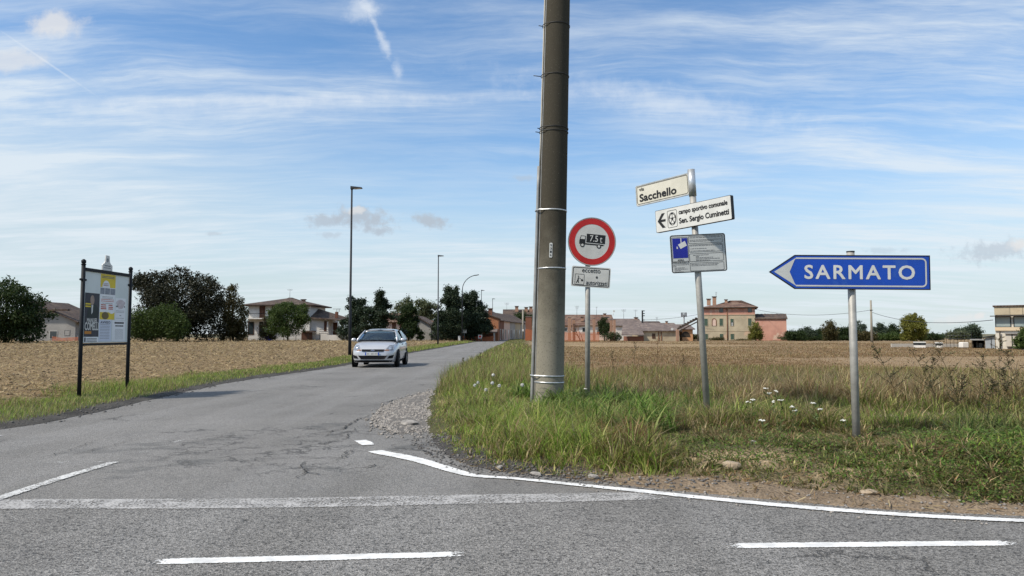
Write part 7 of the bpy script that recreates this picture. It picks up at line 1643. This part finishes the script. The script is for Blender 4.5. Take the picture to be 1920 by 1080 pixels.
H = House('shed', 'grey sheet metal shed leaning on the cream building', 1847, 1864, 65, 633, material('sheet_metal', (.30, .33, .36), (.24, .265, .29), .6, 1.5), 'shed', d=6, rz=R(-33)); H.w = H.X(1864); m = MB(); m.add([(0, 0, -.3), (H.w, 0, -.3), (H.w, 0, H.Z(630.5)), (0, 0, H.Z(634)), (0, 6, -.3), (H.w, 6, -.3), (H.w, 6, H.Z(630.5)), (0, 6, H.Z(634))], [(0, 1, 2, 3), (7, 6, 5, 4), (0, 4, 5, 1), (1, 5, 6, 2), (3, 7, 4, 0)]); m.build('wall', H.wall, H.t)
m = MB(); A = [Vector((-.15, -.2, H.Z(634) + .01)), Vector((H.w + .02, -.2, H.Z(630.5) + .01)), Vector((H.w + .02, 6.2, H.Z(630.5) + .01)), Vector((-.15, 6.2, H.Z(634) + .01))]; m.add(A + [p + Vector((0, 0, .09)) for p in A], [(3, 2, 1, 0), (4, 5, 6, 7)] + [(i, (i + 1) % 4, 4 + (i + 1) % 4, 4 + i) for i in range(4)]); m.build('roof', M_IRON, H.t); m = MB(); m.box2((H.w * .6, -.05, 0), (H.w * .64, -.001, H.Z(634))); m.build('sheet_seam', M_IRON, H.t)
# open shed
p = at(1823, 650, 66.0); q = at(1847, 638, 66.0); t = thing('open_shed', 'black open fronted shelter beside the grey shed', 'shed', (p.x, 66, 0), (0, 0, R(-32))); w_, h_ = (q.x - p.x) * .83, q.z
m = MB(); m.box2((0, 2.4, -.3), (w_, 2.5, h_)); m.box2((0, 0, -.3), (.08, 2.39, h_)); m.box2((w_ - .08, 0, -.3), (w_, 2.39, h_)); m.build('wall', M_WOODD, t); m = MB(); m.box2((-.15, -.3, h_ + .002), (w_ + .1, 2.6, h_ + .1)); m.build('roof', M_GREYPIPE, t)
m = MB(); m.box2((.3, 1.2, 0), (w_ * .45, 2.2, .55)); m.box2((w_ * .5, 1.0, 0), (w_ * .8, 2.1, .42)); m.build('stored_planks', M_PLGREY, t)
m = MB(); m.box2((-.75, .2, 0), (-.15, .8, .5)); tag(m.build('white_sack', M_PLWHITE, None, (p.x, 66, 0), bevel=.06), 'white sack leaning at the left of the black shelter', 'sack')
for i, (a, b_, tp, l) in enumerate(((1713, 1735.5, 641, 'left hand white site container with grey windows at the field end'), (1754, 1766.5, 642, 'smaller white container right of the first at the field end'))):
    p, q = at(a, tp, 69.0), at(b_, tp, 69.0); t = thing('container', l, 'container', (p.x, 69.0, 0), (0, 0, R(-29)), 'white containers at the end of the field'); w_, h_ = (q.x - p.x) * .86, p.z
    m = MB(); m.box2((0, 0, -.2), (w_, 1.5, h_ - .08)); m.build('container_box', M_PLWHITE, t); m = MB(); m.box2((-.04, -.04, h_ - .079), (w_ + .04, 1.54, h_)); m.build('roof', M_WHITE, t)
    for k in range(2 if i == 0 else 1):
        x = w_ * (.28 + .44 * k) if i == 0 else w_ * .55; m = MB(); m.ring(rect(x - .3, h_ * .45, x + .3, h_ * .82), rect(x - .25, h_ * .5, x + .25, h_ * .78), 0, .03); o = m.build('window', M_IRON, t); m = MB(); m.plate(rect(x - .25, h_ * .5, x + .25, h_ * .78), -.002, .01); m.build('pane', M_PANE, o)
fence_wall('boundary_wall', 'long low pale concrete wall at the far end of the right field', 'wall', 1672, 1815, 71.2, 644.3, wallm('concrete_wall', (.44, .41, .36), (.37, .35, .31)))
# wire mesh fence posts along the wall
a = at(1775, 640, 68.0); b_ = at(1822, 640, 68.0); t = thing('wire_fence', 'thin wire fence with slim posts in front of the distant trees', 'fence', (a.x, 68, 0)); L = b_.x - a.x
for k in range(8): m = MB(); m.tube([(L * k / 7, 0, -.2), (L * k / 7, 0, 1.35)], .016, 6); m.build('post', M_IRON, t)
m = MB()
for z in (.2, .5, .8, 1.1, 1.4): m.tube([(0, 0, z), (L, 0, z)], .008, 4)
m.build('wire', M_MAST, t)

# orange safety netting
def net_material():
    m = bpy.data.materials.new('orange_net'); m.use_nodes = True; n, l = m.node_tree.nodes, m.node_tree.links; b = n['Principled BSDF']; q = NG(n, l); co = n.new('ShaderNodeTexCoord').outputs['Object']
    c = q.mix(q.noise(co, 1.5, 4)[0], (.55, .15, .04), (.40, .12, .05)); l.new(c, b.inputs['Base Color']); b.inputs['Roughness'].default_value = .6; return m
M_NET = net_material()
def netting(label, px0, px1, ptop, Y, seed, sag=.15, mesh_=.16):
    a, b_ = at(px0, ptop, Y), at(px1, ptop, Y); L, h = b_.x - a.x, a.z; rng = random.Random(seed); t = thing('safety_netting', label, 'netting', (a.x, Y, 0), (0, 0, 0), 'orange building site netting')
    npost = max(2, int(L / 2.2) + 1)
    for k in range(npost): m = MB(); m.tube([(L * k / (npost - 1), .06, -.2), (L * k / (npost - 1) + rng.uniform(-.05, .05), .06, h + .12)], .03, 6); m.build('post', M_MAST, t)
    topz = lambda x: h - sag * abs(sin(pi * x / L * (npost - 1))) + .04 * sin(3 * x); m = MB(); n = int(L / mesh_)
    for k in range(n + 1): x = L * k / n; m.box2((x - .024, .02 * sin(5 * x), .05), (x + .024, .02 * sin(5 * x) + .01, topz(x)))
    nz_ = int(h / mesh_)
    for j in range(nz_ + 1):
        for k in range(0, n, 4):
            x0, x1 = L * k / n, L * min(k + 4, n) / n; z = .06 + (topz((x0 + x1) / 2) - .1) * j / nz_; m.box2((x0, .012, z - .024), (x1, .022, z + .024))
    tag(m.build('net', M_NET, t), kind='stuff')
netting('orange safety netting along the porch of the brick house', 867, 926, 630, 124, 1); netting('orange safety netting at the foot of the dark brick pillar', 985, 1003, 617, 124, 2); netting('long orange safety netting right of the concrete pole', 1050, 1123, 622, 122, 3); netting('orange netting low along the grey building behind the notice board', 98, 146, 631, 115, 4, .2)
rb_ = thing('road_barrier', 'small white and red warning board before the orange netting', 'sign', at(900, 637, 122.0)); rb_.location.z = 0
m = MB(); m.plate(rect(-.3, .5, .3, 1.1), 0, .04); m.build('board', M_WHITE, rb_); m = MB(); m.plate(rect(-.18, .62, .18, .98), -.04, .01); m.build('red_mark', M_RED, rb_)
for sx in (-.25, .25): m = MB(); m.tube([(sx, .05, -.1), (sx, .05, 1.0)], .025, 6); m.build('leg', M_MAST, rb_)
rb_ = thing('sign_board', 'white notice panel on a post left of the swan neck lamp', 'sign', at(870.5, 637, 121.0)); rb_.location.z = 0; m = MB(); m.box((0, 0, 1.65), (.75, .05, .55)); m.build('panel', M_GREYS, rb_); m = MB(); m.tube([(0, .06, -.2), (0, .06, 1.9)], .04, 8); m.build('post', M_MAST, rb_)
rb_ = thing('meter_cabinet', 'white cabinet at the roadside left of the netting', 'cabinet', at(861, 638, 119.0)); rb_.location.z = 0; m = MB(); m.box((0, .2, .45), (.34, .36, .95)); m.build('case', M_PLWHITE, rb_, bevel=.02); m = MB(); m.box((0, .0, .5), (.28, .02, .7)); m.build('door', M_WHITE, rb_)
p = at(856, 640, 124.0); q = at(866, 616, 124.0); t = thing('shed', 'small pale shed beside the big conifers', 'shed', (p.x - .9, 124, 0)); m = MB(); m.box2((0, 0, -.3), (1.6, 1.6, q.z)); m.build('wall', M_PLBEIGE, t); m = MB(); m.box2((-.1, -.1, q.z + .001), (1.7, 1.7, q.z + .1)); m.build('roof', M_TILED, t); m = MB(); m.box2((.5, -.05, 0), (1.1, -.002, 1.5)); m.build('door', M_WOODD, t)
# bare branches of a dead tree behind the netting
p = at(1090, 640, 124.0); t = thing('dead_tree', 'leaning bare dead tree behind the orange netting', 'tree', (p.x, 124, 0)); m = MB()
for P, r_ in (([(0, 0, -.2), (-.5, 0, .8), (-1.0, 0, 1.9), (-.8, 0, 2.5)], .10), ([(-.5, 0, .8), (-1.4, .1, 1.7), (-2.1, 0, 2.2)], .06), ([(.3, 0, -.2), (.0, 0, 1.0), (-.4, .1, 1.8)], .06), ([(-.9, 0, 1.7), (-1.5, .1, 2.5)], .04)): m.tube(P, [r_ * (1 - .7 * i / (len(P) - 1)) for i in range(len(P))], 6)
m.build('trunk', M_BARK, t)
# masts and cables
t = thing('utility_pole', 'grey concrete pole standing in the hedge behind the blue sign', 'utility pole', at(1635, 642, 112.0)); t.location.z = 0; zt = at(1635, 563, 112.0).z; m = MB(); m.tube([(0, 0, -.3), (0, 0, zt)], [.19, .13], 12); m.build('shaft', M_CONC, t); m = MB(); m.box((0, -.12, zt - 1.5), (.5, .06, .08)); m.build('cross_arm', M_IRON, t)
FPX_ = t.location
t2 = thing('utility_pole', 'dark thin pole rising behind the long barn roof', 'utility pole', at(1205, 640, 150.0)); t2.location.z = 0; m = MB(); m.tube([(0, 0, -.3), (0, 0, at(1205, 582, 150.0).z)], [.2, .15], 10); m.build('shaft', M_IRON, t2)
m = MB()
for py in (583, 588, 592, 600): m.box((.18, -.15, at(1205, py, 150.0).z), (.55, .1, .16))
m.build('insulator_bracket', M_IRON, t2)
t3 = thing('antenna_mast', 'phone antenna mast with panel aerials behind the timber beams', 'antenna mast', at(1283, 640, 220.0)); t3.location.z = 0; zt = at(1283, 590, 220.0).z; m = MB(); m.tube([(0, 0, -.3), (0, 0, zt)], .22, 8); m.build('mast', M_MAST, t3)
for k in range(6): a = 2 * pi * k / 6; m = MB(); m.box((.75 * cos(a), .75 * sin(a), zt), (.22, .14, 1.3)); m.build('panel_aerial', M_MAST, t3)
m = MB(); m.tube([(.75 * cos(2 * pi * k / 6), .75 * sin(2 * pi * k / 6), zt - .3) for k in range(7)], .06, 5, False)
for k in range(3): m.tube([(-.75 * cos(2 * pi * k / 6), -.75 * sin(2 * pi * k / 6), zt - .3), (.75 * cos(2 * pi * k / 6), .75 * sin(2 * pi * k / 6), zt - .3)], .05, 5)
m.build('ring_frame', M_MAST, t3)
def cable(label, A, B, sag, r=.028):
    A, B = Vector(A), Vector(B); P = [A.lerp(B, u_) - Vector((0, 0, sag * 4 * u_ * (1 - u_))) for u_ in np.linspace(0, 1, 18)]; m = MB(); m.tube(P, r, 5); tag(m.build('overhead_cable', M_WIRE), label, 'cable', 'overhead cables')
cable('sagging cable from the farmhouse to the pole in the hedge', at(1416, 580, 143.0), at(1635, 581, 112.0) , .95)
cable('cable from the pole in the hedge to the cream building', at(1636, 586, 112.0), at(1862, 600, 62.2), .75)
cable('thin cable from the barn pole to the farmhouse roof', at(1206, 600, 150.0), at(1318, 588, 143.0), .25, .03)
